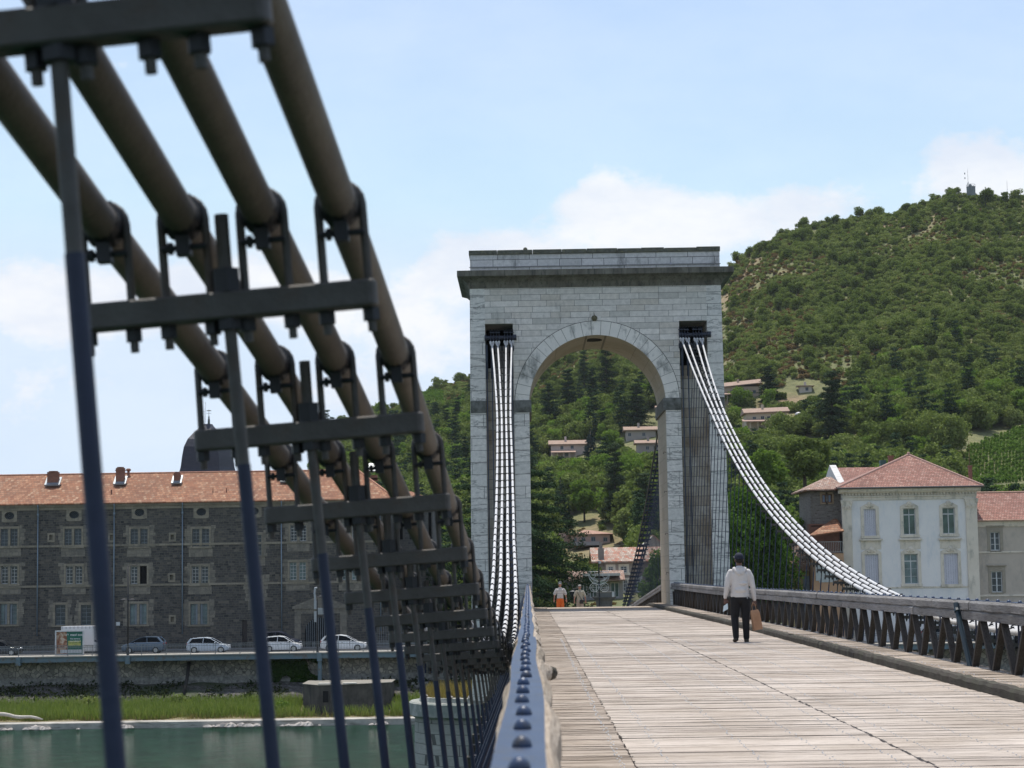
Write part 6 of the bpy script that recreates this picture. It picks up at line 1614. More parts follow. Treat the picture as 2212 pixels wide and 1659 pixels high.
# right of the tower
htree('cedar_tree', cedar, 20, 1660, 872, 82, 62, ml_cedar, 'dark cedar between the tan house and the small shed', 8000, .32)
htree('cedar_tree', cedar, 21, 1800, 975, 172, 100, ml_cedar, 'tall dark broad cedar right of the cream hillside house', 14000, .34)
htree('deciduous_tree', broad, 22, 1598, 882, 34, 60, ml_bright, 'small light green tree under the tan hillside house', 3500, .3)
htree('deciduous_tree', broad, 23, 1690, 958, 56, 90, ml_broad, 'dark green rounded tree in front of the cream hillside house', 7000, .32)
htree('deciduous_tree', broad, 24, 1650, 1060, 92, 104, ml_bright, 'bright green airy tree beside the steep white cables', 10000, .32, y=320)
htree('deciduous_tree', broad, 25, 1738, 1048, 112, 120, ml_broad, 'big mid green tree between the bright tree and the tall cedar', 11000, .34, y=345)
htree('deciduous_tree', broad, 26, 1850, 1010, 70, 84, ml_olive, 'olive green tree right of the tall cedar above the whitewashed gable', 7000, .32)
htree('deciduous_tree', broad, 27, 1935, 1000, 86, 110, ml_broad, 'dark rounded tree behind the peak of the villa roof', 9000, .34)
htree('deciduous_tree', broad, 28, 2030, 1000, 110, 120, ml_broad, 'large dark green tree behind the right slope of the villa roof', 10000, .34)
htree('copper_tree', bushy, 29, 1842, 918, 26, 26, ml_red, 'small dark red bush on the slope right of the tall cedar', 900, .3)
htree('cypress_tree', conifer, 30, 1633, 905, 18, 10, ml_dark, 'little dark clipped cone left of the white dish beside the cream house', 700, .2)
htree('cypress_tree', conifer, 31, 1726, 912, 22, 11, ml_dark, 'small dark cone shrub just right of the cream hillside house', 700, .2)
htree('ridge_tree', broad, 32, 1640, 545, 26, 26, ml_broad, 'small tree on the skyline right of the tower cornice', 1200, .35, y=880)
htree('ridge_tree', broad, 33, 2056, 440, 32, 32, ml_broad, 'dark open tree on the ridge left of the hilltop drum', 1500, .35, y=890)
htree('ridge_tree', broad, 34, 2128, 440, 32, 44, ml_broad, 'dense dark tree on the ridge touching the hilltop drum', 2500, .38, y=880)
htree('ridge_tree', broad, 35, 2170, 440, 28, 20, ml_broad, 'narrow dark tree on the ridge under the slim mast', 1200, .35, y=890)
htree('ridge_tree', broad, 36, 2196, 440, 34, 34, ml_olive, 'tree with a crooked top at the right end of the ridge', 1800, .35, y=890)
htree('ridge_tree', broad, 37, 965, 862, 20, 28, ml_broad, 'small trees on the skyline left of the tower above the vines', 1200, .35, y=880)
# hedges
def hedge(px0, px1, py, hp, label):
    p, q = hit(px0, py), hit(px1, py); P = F/p.y; h = hp/P; rg_ = np.random.default_rng(int(px0)); n = 1500
    L = q-p; Pp = np.array([p+L*rg_.uniform()+Vector((0, rg_.uniform(-1, 1), rg_.uniform(0, h))) for _ in range(n)]); V, Fq = leafquads(rg_, Pp-np.array(p), rg_.normal(size=(n, 3)), .32)
    e = empty('clipped_hedge', p, 0, label, 'hedge'); npmesh('foliage', V, Fq, ml_broad, e)
hedge(1566, 1632, 886, 20, 'long clipped dark hedge under the tan hillside house')
hedge(1668, 1698, 868, 13, 'short rounded clipped hedge right of the dark cedar')
hedge(1590, 1648, 932, 8, 'low clipped hedge along the porch of the cream hillside house')
# white sphere gas tank by the cream house
p = hit(1724, 902); f = MB(); f.ball((0, 0, .7), 1.1, 1.1, .9, 12); o = f.build('white_tank', m_white, None, smooth=True); o.location = p; tag(o, 'white rounded dish or tank on the slope right of the cream house', 'tank')
# terraces of bare soil inside the arch
# large cedar near the left jamb: drooping limbs
def bigcedar():
    rng = np.random.default_rng(77); h, w = 17.5, 19.5; lobes = []; limbs = []
    for i in range(12):
        t = i/11; z = h*(.27+.69*t); R_ = w*.5*(1-.62*t**1.5)
        for j in range(7):
            a = 6.283*j/7+rng.uniform(-.35, .35)+i*.7; R2 = R_*rng.uniform(.65, 1.08); dr_ = h*.10*(1-t)
            for f_ in (.3, .5, .7, .88, 1.0):
                s = 1.15*(1.1-.4*f_); zz = z+.03*h-dr_*f_**2.2
                lobes.append((R2*f_*math.cos(a), R2*f_*math.sin(a), zz, s*1.3, s*1.3, .32))
                if f_ > .6 and t < .7: lobes.append((R2*f_*math.cos(a), R2*f_*math.sin(a), zz-.75, s*.6, s*.6, .75))
            limbs.append([(0, 0, z-.03*h), (R2*.5*math.cos(a), R2*.5*math.sin(a), z+.02*h), (R2*.95*math.cos(a), R2*.95*math.sin(a), z+.03*h-dr_)])
    V, Fq = lobes_cloud(rng, lobes, 52000, .20, .35, .15, .30)
    g = MB(); g.tube([(0, 0, -1), (.2, 0, h*.4), (0, 0, h*.97)], [.65, .45, .06], 10)
    for l in limbs: g.tube(l, [.16, .10, .03], 5)
    return V, Fq, g
p = W(1095, 1300, 199.0)
tree('giant_cedar', bigcedar(), ml_dark, p.x, 199.0, ZQ, 'huge dark cedar with drooping layered branches behind the left leg of the arch')
p = W(1655, 1300, 186)
tree('plane_tree', broad(301, 15.5, 10.5, 30000, .17), leafmat('plane_leaves', (.035,.070,.018), (.065,.125,.025), (.12,.20,.045), .3), p.x, 190.0, ZQ, 'leafy plane tree with sunlit top seen through the right hangers')
p = W(1745, 1300, 186)
tree('plane_tree', broad(302, 13.0, 7.0, 16000, .17), ml_bright, p.x, 200, ZQ, 'smaller leafy tree between the plane tree and the brown stone house')
p = W(1590, 1300, 186)
tree('plane_tree', broad(303, 15.0, 8.0, 14000, .18), ml_broad, p.x, 206, ZQ, 'dark green tree partly hidden by the right tower leg')
p = W(1470, 1290, 300)
tree('small_tree', broad(304, 13, 6.0, 6000, .22), ml_bright, p.x-3.6, 300, -8, 'green tree glimpsed through the stay cables before the pale shutters')
p = W(1180, 1290, 300)
tree('small_tree', bushy(305, 8, 6.0, 4000, .2), ml_olive, W(1165, 1290, 260).x, 260, -6, 'low shrub tree beside the left jamb of the arch behind the walkers', 'shrub')
# bank vegetation
rg2 = np.random.default_rng(12)
def grassblades(n, x0, x1, y0, y1, zf, hmin, hmax, w, mask=None):
    P = np.stack([rg2.uniform(x0, x1, n), rg2.uniform(y0, y1, n)], 1); keep = np.array([mask is None or rg2.uniform() < mask(a, b) for a, b in P]); P = P[keep]; n = len(P)
    Z = np.array([zf(a, b) for a, b in P]); hh = rg2.uniform(hmin, hmax, n); a = rg2.uniform(0, 6.283, n); ln = rg2.normal(size=(n, 2))*.25*hh[:, None]
    dx, dy = np.cos(a)*w, np.sin(a)*w
    v0 = np.stack([P[:, 0]-dx, P[:, 1]-dy, Z], 1); v1 = np.stack([P[:, 0]+dx, P[:, 1]+dy, Z], 1); v2 = np.stack([P[:, 0]+ln[:, 0]+dx*.3, P[:, 1]+ln[:, 1]+dy*.3, Z+hh], 1); v3 = np.stack([P[:, 0]+ln[:, 0]-dx*.3, P[:, 1]+ln[:, 1]-dy*.3, Z+hh], 1)
    V = np.stack([v0, v1, v2, v3], 1).reshape(-1, 3); return V, np.arange(4*n).reshape(n, 4)
_by, _bz = list(by), list(bzv)
def bankz(x, y): return float(np.interp(y, _by, _bz))
ml_grass = leafmat('bank_grass', (.13,.18,.045), (.22,.28,.075), (.36,.36,.14), .3, .5)
m1 = lambda x, y: 1.0 if noise.noise(Vector((x*.25, y*.4, 0)))+.25-(175.0-y)*.4 > -.05 else .12
V, Fq = grassblades(60000, -58, 2, 174.2, 180.5, bankz, .2, 1.05, .03, lambda x, y: (0.0 if (p0.x-.3 < x < p1.x+.3 and 175 < y < 182.6) else m1(x, y)))
tag(npmesh('bank_grass', V, Fq, ml_grass), kind='stuff')
V, Fq = grassblades(9000, -58, 6, 174.0, 176.5, bankz, .1, .45, .03, lambda x, y: 0 if (p0.x-.3 < x < p1.x+.3 and y > 175) else .7)
tag(npmesh('dry_grass', V, Fq, leafmat('straw_grass', (.20,.15,.07), (.30,.24,.11), (.38,.32,.16), .3)), kind='stuff')
n = 9000; X = rg2.uniform(-58, 4, n); Yv = rg2.uniform(179.5, 185.6, n); K = np.array([noise.noise(Vector((a*.3, b*.5, 6))) > -.05 and not (p0.x < a < p1.x and b < 182.5) for a, b in zip(X, Yv)]); X, Yv = X[K], Yv[K]
Pp = np.stack([X, Yv, np.array([bankz(a, b) for a, b in zip(X, Yv)])+rg2.uniform(0, .5, len(X))], 1); V, Fq = leafquads(rg2, Pp, rg2.normal(size=(len(X), 3)), .16)
tag(npmesh('bank_brambles', V, Fq, leafmat('bramble', (.018,.028,.012), (.040,.050,.022), (.10,.09,.045), .15)), kind='stuff')
# ivy on the quay wall
a0, a1 = W(580, 1440, 186), W(695, 1440, 186); n = 9000
Pp = np.stack([rg2.uniform(a0.x, a1.x, n), 185.85+rg2.uniform(-.15, .08, n), rg2.uniform(-8.6, ZQ-.5, n)], 1); K = np.array([noise.noise(Vector((q[0]*.5, q[2]*.6, 0)))+.45-abs(q[0]-(a0.x+a1.x)/2)*.12 > 0 for q in Pp]); Pp = Pp[K]
V, Fq = leafquads(rg2, Pp, np.tile(np.array([[0, -1, 0]]), (len(Pp), 1)), .13); o = npmesh('ivy_patch', V, Fq, leafmat('ivy_leaves', (.02,.045,.008), (.04,.085,.012), (.07,.12,.02), .2)); tag(o, 'dense green ivy patch hanging on the quay wall by the steel column', 'ivy')
# shrub weeds
for (px, py, s, mt, lb) in ((343*.5724/ .5724*.5514, 744+1375*.5514, 1.5, ml_olive, 'pale grey green weed clump at the top of the grassy bank'), (1110*.5514, 744+1440*.5514, 1.7, ml_bright, 'tall yellow green weed on the bank left of the concrete block'), (705*.5514, 744+1335*.5514, 1.6, ml_broad, 'green bush at the foot of the leaning timber post')):
    yy_ = 179 if py < 1510 else 176; p = W(px, py, yy_); tree('weed_clump', bushy(int(px), s, s*1.3, 500, .11), mt, p.x, yy_, bankz(p.x, yy_), lb, 'shrub')
# grass, weeds and stones on top of the pier cap
V, Fq = grassblades(2600, -4.6, -2.2, 79.6, 83.4, lambda x, y: -3.63, .15, .62, .012, lambda x, y: 1 if (x+2.1)**2+(y-81.5)**2 < 5.3 and noise.noise(Vector((x*1.2, y, 0))) > -.25 else 0)
tag(npmesh('pier_top_grass', V, Fq, leafmat('pier_straw', (.22,.16,.06), (.36,.27,.12), (.30,.30,.10), .3)), kind='stuff')
for i, (x, y, s) in enumerate(((-4.35, 80.6, .22), (-3.2, 79.45, .16), (-2.3, 79.2, .3))):
    o = rocks[i].copy(); C.objects.link(o); o.location = (x, y, -3.56); o.scale = (s*1.6,)*3; o.rotation_euler = (0, 0, i*2); tag(o, ['tilted pale stone at the left edge of the round pier top', 'small pale stone at the middle of the round pier top', 'larger rounded stone by the tower foot on the pier top'][i], 'stone', None); 
    if 'group' in o.keys(): del o['group']
# ================================================================== VEHICLES
random.seed(31)
m_tyre = plain('tyre_rubber', (.02,.02,.02), .8); m_rim = plain('alloy_rim', (.45,.46,.47), .35, .8); m_cglass = plain('car_glass', (.006,.008,.010), .2, 0, (.010,.012,.014), 1.5, spec=.08)
m_hl = plain('headlamp_lens', (.75,.76,.78), .15); m_tl = plain('tail_lamp', (.45,.02,.02), .3); m_trimb = plain('black_plastic', (.02,.02,.022), .6)
def paint(name, c): return plain(name, c, .22, .0, tuple(x*.96 for x in c), 1.0, spec=.6)
def car(px0, px1, pyb, Y, h, mt, label, kind='hatch', flip=False, name='parked_car', cat='car'):
    """side view car between two picture columns; front towards +x unless flip"""
    a = W(px0, pyb, Y); b_ = W(px1, pyb, Y); L = b_.x-a.x; xc = (a.x+b_.x)/2
    e = empty(name, (xc, Y, ZQ+.01), math.pi if flip else 0, label, cat)
    hw = .88; k = L/4.1; H_ = h
    if kind == 'hatch':
        low = [(-2.0,.30),(-2.04,.62),(-1.97,.95),(-1.80,1.00),(.55,.98),(1.15,.90),(1.75,.76),(2.0,.62),(2.05,.45),(1.98,.26),(1.4,.20),(-1.5,.20)]
        top = [(-1.92,.96),(-1.78,1.22),(-1.55,1.42),(-1.1,1.49),(-.3,1.50),(.25,1.42),(.72,1.18),(1.12,.93)]
    elif kind == 'suv':
        low = [(-2.0,.34),(-2.05,.7),(-1.98,1.05),(-1.8,1.08),(.6,1.06),(1.3,1.0),(1.85,.86),(2.02,.66),(2.04,.42),(1.95,.28),(-1.9,.28)]
        top = [(-1.92,1.04),(-1.72,1.35),(-1.45,1.52),(-.9,1.58),(-.1,1.57),(.35,1.46),(.85,1.2),(1.2,1.02)]
    else:
        low = [(-2.0,.3),(-2.02,1.2),(-2.0,1.3),(1.1,1.3),(1.3,1.22),(1.85,1.0),(2.02,.8),(2.05,.4),(1.95,.25),(-1.95,.25)]
        top = [(-2.0,1.28),(-1.98,2.3),(-1.9,2.38),(.5,2.38),(.75,2.3),(1.3,1.25)]
    zs = H_/(1.5 if kind == 'hatch' else (1.58 if kind == 'suv' else 2.38))
    def shell(mb, poly, w0, w1, zref0, zref1, sh=0):
        n = len(poly); vs = []
        for wv in (-1, -.86, .86, 1):
            for (x, z) in poly:
                t = (z-zref0)/(zref1-zref0); ww = (w0+(w1-w0)*t)*hw; s_ = .985 if abs(wv) == 1 else 1.0
                vs.append((x*k*s_+sh, ww*(wv), z*zs*(s_ if z > zref0+.3*(zref1-zref0) else 1)))
        fs = [(r*n+i, (r+1)*n+i, (r+1)*n+(i+1) % n, r*n+(i+1) % n) for r in range(3) for i in range(n)]+[tuple(range(n)), tuple(4*n-1-i for i in range(n))]
        mb.add(vs, fs)
    f = MB(); shell(f, low, 1.0, .97, .2, 1.1); f.cm = 0; body = f.build('body', mt, e, smooth=True, bevel=.03)
    f = MB(); shell(f, top, .93, .74, .95, 1.5 if kind != 'van' else 2.6); f.build('cabin', m_cglass if kind != 'van' else mt, e, smooth=False, bevel=.02)
    f = MB()        # roof skin and pillars over the glass
    if kind != 'van':
        rt_ = [p for p in top if p[1] > 1.38*(1 if kind == 'hatch' else 1.05)]
        vs = []
        for s in (-1, 1):
            for (x, z) in rt_: vs.append((x*k, s*.70*hw, z*zs+.012))
        n = len(rt_); f.add(vs, [(i, i+1, n+i+1, n+i) for i in range(n-1)])
        for s in (-1, 1):
            def P_(x, z): t = (z-.95)/.55; return Vector((x*k, s*(.93-.19*t)*hw+s*.012, z*zs))
            for q0, q1, w in ((top[0], top[2], .11), (top[2], top[4], .035), (top[4], top[5], .035), (top[5], top[7], .035), ((-.45, .97), (-.4, top[4][1]), .035)):
                p, q = P_(*q0), P_(*q1); f.tube([p, q], w*zs, 6, True, .6)
    else:
        f.box(.45*k, 1.2*k, -hw*.8, hw*.8, 1.32*zs, 1.36*zs)
    rfm = f.build('roof_and_pillars', mt, e); rfm.modifiers.new('s', 'SOLIDIFY').thickness = .015
    if kind == 'van':
        f = MB()
        for s in (-1, 1): f.quad((.25*k, s*hw*.935, 1.4*zs), (.95*k, s*hw*.935, 1.4*zs), (.72*k, s*hw*.86, 2.05*zs), (.25*k, s*hw*.86, 2.05*zs))
        f.build('side_window', m_cglass, e)
    for sx in (-1.27, 1.28):
        for s in (-1, 1):
            f = MB(); f.cyl((sx*k, s*(hw-.19), .31), (sx*k, s*(hw+.01), .31), .315, n=20); wh = f.build('wheel', m_tyre, e)
            f = MB(); f.cyl((sx*k, s*(hw+.0), .31), (sx*k, s*(hw+.022), .31), .215, .20, n=16); f.build('rim', m_rim, wh)
    for s in (-1, 1):
        f = MB(); f.ball((1.84*k, s*.68*hw, .69*zs), .20*k, .15, .085*zs, 10); f.build('headlight', m_hl, e, smooth=True)
        f = MB(); f.ball((-1.96*k, s*.74*hw, .88*zs), .09, .12, .13*zs, 8); f.build('tail_light', m_tl, e, smooth=True)
        f = MB(); f.ball((.72*k, s*(hw+.06), 1.0*zs), .07, .09, .07, 8); f.build('wing_mirror', mt, e, smooth=True)
    f = MB(); f.box(-1.95*k, 1.9*k, -hw*.96, hw*.96, .20, .30*zs); f.build('sill', m_trimb, e)
    f = MB()
    for s in (-1, 1):
        f.box(-.42*k, -.40*k, s*hw*.985-.004, s*hw*.985+.012, .36*zs, .96*zs); f.box(.58*k, .60*k, s*hw*.985-.004, s*hw*.985+.012, .36*zs, .96*zs); f.box(-.15*k, .02*k, s*hw-.01, s*hw+.02, .80*zs, .83*zs)
    f.build('door_seams', m_trimb, e)
    return e
YK = 188.6
car(405, 497, 1404, YK, 1.47, paint('silver_white_paint', (.50,.55,.60)), 'silver white hatchback on the quay road left of the second navy hanger', 'hatch', name='hatchback_car')
car(568, 652, 1401, YK, 1.50, paint('clean_white_paint', (.78,.78,.78)), 'white hatchback with bright bonnet just right of the second navy hanger', 'hatch', name='hatchback_car')
car(693, 792, 1399, YK, 1.52, paint('bright_white_paint', (.80,.80,.79)), 'white hatchback with dark roof right of the traffic signal pole', 'hatch', name='hatchback_car')
car(265, 357, 1407, YK+1.2, 1.60, paint('blue_grey_paint', (.10,.14,.19)), 'blue grey crossover facing left with red tail lamp behind the lamp post', 'suv', flip=True, name='crossover_car')
car(-42, 46, 1409, YK+.4, 1.45, paint('black_paint', (.018,.019,.022)), 'black car at the left edge of the quay road', 'hatch', name='dark_car')
car(561, 650, 1394, 191.6, 1.85, paint('dark_navy_paint', (.012,.016,.035)), 'dark navy van parked by the wall behind the white hatchback', 'suv', name='dark_van', cat='van')
tv = car(132, 244, 1407, YK, 1.9, paint('van_white_paint', (.70,.70,.70)), 'white box truck mostly hidden behind the green advertising panel', 'suv', name='box_truck', cat='truck')
f = MB(); f.box(-2.3, .9, -.98, .98, .9, 2.75); bx_ = f.build('cargo_box', paint('box_white', (.62,.61,.62)), tv, bevel=.03)
f = MB()
for i in range(9): f.box(-2.2+i*.38, -2.17+i*.38, -.995, -.98, 2.5, 2.74)
f.build('box_ribs', m_trimb, bx_)
for px_, lb in ((2040, 'dark car on the quay glimpsed low between the right railing braces'), (2150, 'white car on the quay glimpsed low at the right end of the railing')):
    car(px_-48, px_+48, 1400, YK, 1.5, paint('p'+str(px_), (.7,.7,.7) if px_ > 2100 else (.05,.06,.07)), lb, 'hatch')

# ================================================================== QUAY FURNITURE
# advertising panel
a, b_ = W(119, 1410, 185.6), W(181.5, 1361, 185.6); bbw = b_.x-a.x; bbh = b_.z-ZQ-.0
bd = empty('advertising_panel', ((a.x+b_.x)/2, 185.6, ZQ), 0, 'white framed advertising panel with green poster and cat picture on the quay walkway', 'billboard')
f = MB(); x0_, x1_ = -bbw/2, bbw/2; zt = bbh
for q in ((x0_, x0_+.12, .1, zt), (x1_-.12, x1_, .1, zt), (x0_+.12, x1_-.12, zt-.12, zt), (x0_+.12, x1_-.12, .1, .22)): f.box(q[0], q[1], -.1, .1, q[2], q[3])
f.box(x0_+.12, x1_-.12, .02, .1, .22, zt-.12)
f.build('frame', plain('panel_frame_white', (.62,.62,.62), .5), bd)
m, nt, b__, o__ = newmat('poster_photo'); v = coords(nt); n1 = tnoise(nt, v, 2.2, 4, .6, 1.2)
nt.links.new(ramp(nt, n1, [(.30, (.10,.03,.015)), (.45, (.26,.10,.05)), (.56, (.42,.28,.18)), (.7, (.60,.52,.44))]), b__.inputs['Base Color']); b__.inputs['Roughness'].default_value = .5
f = MB(); mid = x0_+.12+(bbw-.24)*.43
f.quad((x0_+.12, .012, .22), (mid, .012, .22), (mid-.12, .012, zt-.12), (x0_+.12, .012, zt-.12)); f.build('poster_photo', m, bd)
f = MB(); f.quad((mid, .010, .22), (x1_-.12, .010, .22), (x1_-.12, .010, zt-.12), (mid-.12, .010, zt-.12)); f.build('poster_field', plain('poster_green', (.01,.13,.085), .5), bd)
f = MB(); f.box(x0_+.5, x1_-.18, -.004, .008, .30, .62); f.build('poster_footer', plain('poster_white', (.62,.63,.63), .5), bd)
f = MB(); f.box(mid+.05, x1_-.3, -.004, .008, .95, 1.45); f.build('poster_offer', plain('poster_yellow', (.48,.46,.12), .5), bd)
def text(parent, body, x, z, size, mt, y=-.006, align='CENTER', name='lettering'):
    cu = bpy.data.curves.new('lettering', 'FONT'); cu.body = body; cu.size = size; cu.extrude = .003; cu.align_x = align; cu.offset = size*.012
    t = bpy.data.objects.new('t', cu); C.objects.link(t); dg = bpy.context.evaluated_depsgraph_get()
    me = bpy.data.meshes.new_from_object(t.evaluated_get(dg)); bpy.data.objects.remove(t); me.materials.clear(); me.materials.append(mt)
    o = bpy.data.objects.new(name, me); C.objects.link(o); o.parent = parent; o.location = (x, y, z); o.rotation_euler = (R(90), 0, 0); return o
xc = (mid+x1_-.12)/2
m_ink = plain('poster_ink_white', (.75,.76,.74), .5); text(bd, 'maxi zoo', xc+.12, zt-.52, .32, m_ink)
f = MB(); 
for (dx, dz) in ((-.10, .10), (.02, .12), (-.14, 0), (.06, .02)): f.cyl((xc-.72+dx*.8, 0, zt-.44+dz*.8), (xc-.72+dx*.8, .01, zt-.44+dz*.8), .035, n=8)
f.build('paw_emblem', m_ink, bd)
text(bd, 'Vos animaux', xc, zt-.85, .19, m_ink); text(bd, 'vont adorer !', xc, zt-1.07, .19, m_ink)
text(bd, 'Le centre ville', xc, 1.2, .22, plain('poster_ink_green', (.02,.10,.07), .5)); text(bd, 'a 2 km', xc, 1.0, .17, plain('poster_ink_green2', (.02,.10,.07), .5))
# street lamps
def lamp(px, py_top, Y, label, double=True, armed=None):
    b0 = W(px, 1400, Y); t0 = W(px, py_top, Y); h = t0.z-ZQ; e = empty('street_lamp', (b0.x, Y, ZQ), 0, label, 'street lamp')
    f = MB(); f.cyl((0, 0, 0), (0, 0, h), .085, .055, 8); f.cyl((0, 0, 0), (0, 0, .5), .13, .12, 8); f.build('post', m_trimb, e, smooth=True)
    f = MB()
    if armed: f.tube([(0, 0, h-.05), (.3, 0, h+.02), (.9, 0, h+.10)], .04, 6); f.build('arm', m_trimb, e)
    f = MB()
    for s in ((-1, 1) if double else (1,)):
        z = h-.05 if not armed else h*.62
        f.lathe([(.05, .12), (.32, .06), (.36, 0), (.05, -.06)][::-1], (s*.38, 0, z), 10); f.cyl((0, 0, z+.02), (s*.38, 0, z+.05), .03, n=5)
    f.build('lamp_head', m_trimb, e); return e, h
lamp(276, 1222, 184.6, 'black quay lamp post with upper arm and twin lower heads', True, True)
e, h = lamp(685.5, 1288, 184.6, 'black pole carrying traffic signals beside the third navy hanger', False)
f = MB(); f.box(-.30, -.06, -.12, .12, 2.9, 3.9); f.box(-.30, -.06, -.12, .12, 4.1, 4.9); f.tube([(-.18, 0, 4.9), (-.25, 0, 5.6), (-.18, 0, 6.1), (0, 0, 6.1)], .10, 8); f.build('signal_head', plain('signal_grey', (.42,.43,.44), .5), e, bevel=.03)
f = MB(); f.box(.06, .62, -.1, .1, 3.6, 4.2); f.build('control_box', plain('box_grey', (.35,.36,.36), .5), e, bevel=.02)

# ================================================================== FOUNTAIN, LIGHT DECORATION, LANTERN BEHIND THE ARCH
YF = 188.0
def FZ(y): return W(1305, 1144.8+.1035*y, YF).z
fc = A(712, 1400, YF); fo = empty('stone_fountain', (fc.x, YF, FZ(1620)-1.5), 0, 'grey stone fountain with wide rim on a tapered stem seen through the arch', 'fountain')
s_ = .1035/(F/YF); b0 = (fc.x, YF, FZ(1620)-1.5)
f = MB(); f.lathe([(165*s_, FZ(1700)-b0[2]), (165*s_, FZ(1540)-b0[2]), (175*s_, FZ(1480)-b0[2]), (235*s_, FZ(1412)-b0[2]), (255*s_, FZ(1408)-b0[2]), (255*s_, FZ(1390)-b0[2])], (0, 0, 0), 20); f.build('basin', plain('fountain_stone', (.13,.125,.115), .9, 0, (.08,.078,.07), 2), fo)
f = MB(); f.box(-155*s_, 150*s_, -1, 1, FZ(1395)-b0[2], FZ(1300)-b0[2]); f.box(-160*s_, 155*s_, -1.05, 1.05, FZ(1300)-b0[2], FZ(1292)-b0[2]); f.build('upper_trough', plain('trough_stone', (.16,.155,.14), .9), fo)
f = MB(); f.box(155*s_, 200*s_, -.9, -.5, FZ(1395)-b0[2], FZ(1285)-b0[2]); f.build('white_panel', m_wwood, fo)
dz = empty('light_decoration', (A(612, 1300, YF-1).x, YF-1, FZ(1620)-1.5), 0, 'openwork white wire festive light frame on a dark pole above the fountain', 'light decoration')
m_wire = plain('white_wire', (.60,.60,.58), .4); f = MB(); L0 = FZ(1620)-1.5
f.cyl((0, 0, 0), (0, 0, FZ(650)-L0), .07, .06, 8); f.build('pole', m_trimb, dz)
f = MB(); f.box(-.22, .22, -.15, .15, FZ(655)-L0, FZ(645)-L0); f.box(-.02, .22, -.15, .15, FZ(700)-L0, FZ(658)-L0); f.build('lamp_head', plain('lamp_pale', (.5,.5,.5), .4), dz)
f = MB()
def arc(xc_, yc_, rx, ry, t0, t1, r_=.022):
    f.tube([((xc_-612+rx*math.cos(t0+(t1-t0)*i/20))*s_, -.1, FZ(yc_+ry*math.sin(t0+(t1-t0)*i/20))-L0) for i in range(21)], r_, 5)
for sx_ in (-1, 1):
    arc(612, 930, 212*sx_, 205, 0, 1.55); arc(612, 900, 200*sx_, 165, .15, 1.5); arc(612+103*sx_, 1195, 92, 90, 0, 6.283); arc(612+103*sx_, 1195, 55, 55, 0, 6.283, .016); arc(612+130*sx_, 930, 60, 70, 0, 6.283, .016)
    f.tube([((20*sx_)*s_, -.1, FZ(865)-L0), ((210*sx_)*s_, -.1, FZ(862)-L0), ((208*sx_)*s_, -.1, FZ(960)-L0)], .022, 5)
    for k in range(5): f.tube([((20+k*18)*sx_*s_, -.1, FZ(1120-k*4)-L0), ((60+k*30)*sx_*s_, -.1, FZ(1010-k*12)-L0)], .014, 4)
f.tube([(-205*s_, -.1, FZ(1018)-L0), (205*s_, -.1, FZ(1018)-L0)], .016, 4); f.tube([(-200*s_, -.1, FZ(1195)-L0), (200*s_, -.1, FZ(1195)-L0)], .016, 4)
f.build('wire_frame', m_wire, dz)
p = A(0, 1440, 150); ln = empty('hanging_lantern', (W(1237, 1290, 150).x, 150, W(1237, 1284, 150).z), 0, 'small black wall lantern between the two walkers', 'lantern')
f = MB(); f.tube([(.35, 0, -.1), (.3, 0, .45), (.0, 0, .45), (0, 0, .32)], .03, 5); f.build('bracket', m_trimb, ln)
f = MB(); f.lathe([(.05, -.32), (.27, .16), (.29, .22), (.10, .32)], (0, 0, 0), 6); f.build('lantern_cage', m_trimb, ln)
f = MB(); f.lathe([(.04, -.26), (.20, .14)], (0, 0, 0), 6, None, 1.12, 1.12); f.build('lantern_glass', plain('lantern_glass', (.30,.30,.28), .2), ln)
# rear retaining wall of the square
a, b_ = W(1150, 1300, 345), W(1240, 1230, 345)

# ================================================================== PEOPLE
def skin_surface(name, chains, mat_, parent, vox=.011, smooth=4, balls=()):
    """chains: list of [(x,y,z,rx,ry)] elliptical tapered limbs, fused into one continuous surface"""
    f = MB()
    for ch in chains:
        pts = [Vector(c[:3]) for c in ch]; rs = [(c[3], c[4] if len(c) > 4 else c[3]) for c in ch]
        # subdivide for a smooth taper
        P2, R2 = [], []
        n = len(pts)
        for i in range(n-1):
            for q in range(6):
                t = q/6; P2.append(pts[i].lerp(pts[i+1], t)); s = t*t*(3-2*t); R2.append(tuple(rs[i][j]*(1-s)+rs[i+1][j]*s for j in (0, 1)))
        P2.append(pts[-1]); R2.append(rs[-1])
        vs = []; m = 14; ax = None
        for i, p in enumerate(P2):
            t = (P2[min(i+1, len(P2)-1)]-P2[max(i-1, 0)]).normalized()
            a = Vector((1, 0, 0)); a = (a-t*a.dot(t)); a = a.normalized() if a.length > .2 else Vector((0, 0, 1)); b = t.cross(a)
            for j in range(m): q = 2*math.pi*j/m; vs.append(p+a*math.cos(q)*R2[i][0]+b*math.sin(q)*R2[i][1])
        k = len(P2); fs = [(i*m+j, i*m+(j+1) % m, (i+1)*m+(j+1) % m, (i+1)*m+j) for i in range(k-1) for j in range(m)]+[tuple(range(m-1, -1, -1)), tuple(range((k-1)*m, k*m))]
        f.add(vs, fs)
        for p, r_ in ((P2[0], R2[0]), (P2[-1], R2[-1])): f.ball(p, r_[0]*.98, r_[1]*.98, min(r_)*.9, 12)
    for b in balls: f.ball(b[:3], *b[3:6], 14)
    o = f.build(name, mat_, parent, smooth=True)
    rm = o.modifiers.new('fuse', 'REMESH'); rm.mode = 'VOXEL'; rm.voxel_size = vox; rm.use_smooth_shade = True
    if smooth: sm = o.modifiers.new('relax', 'SMOOTH'); sm.iterations = smooth; sm.factor = .5
    return o
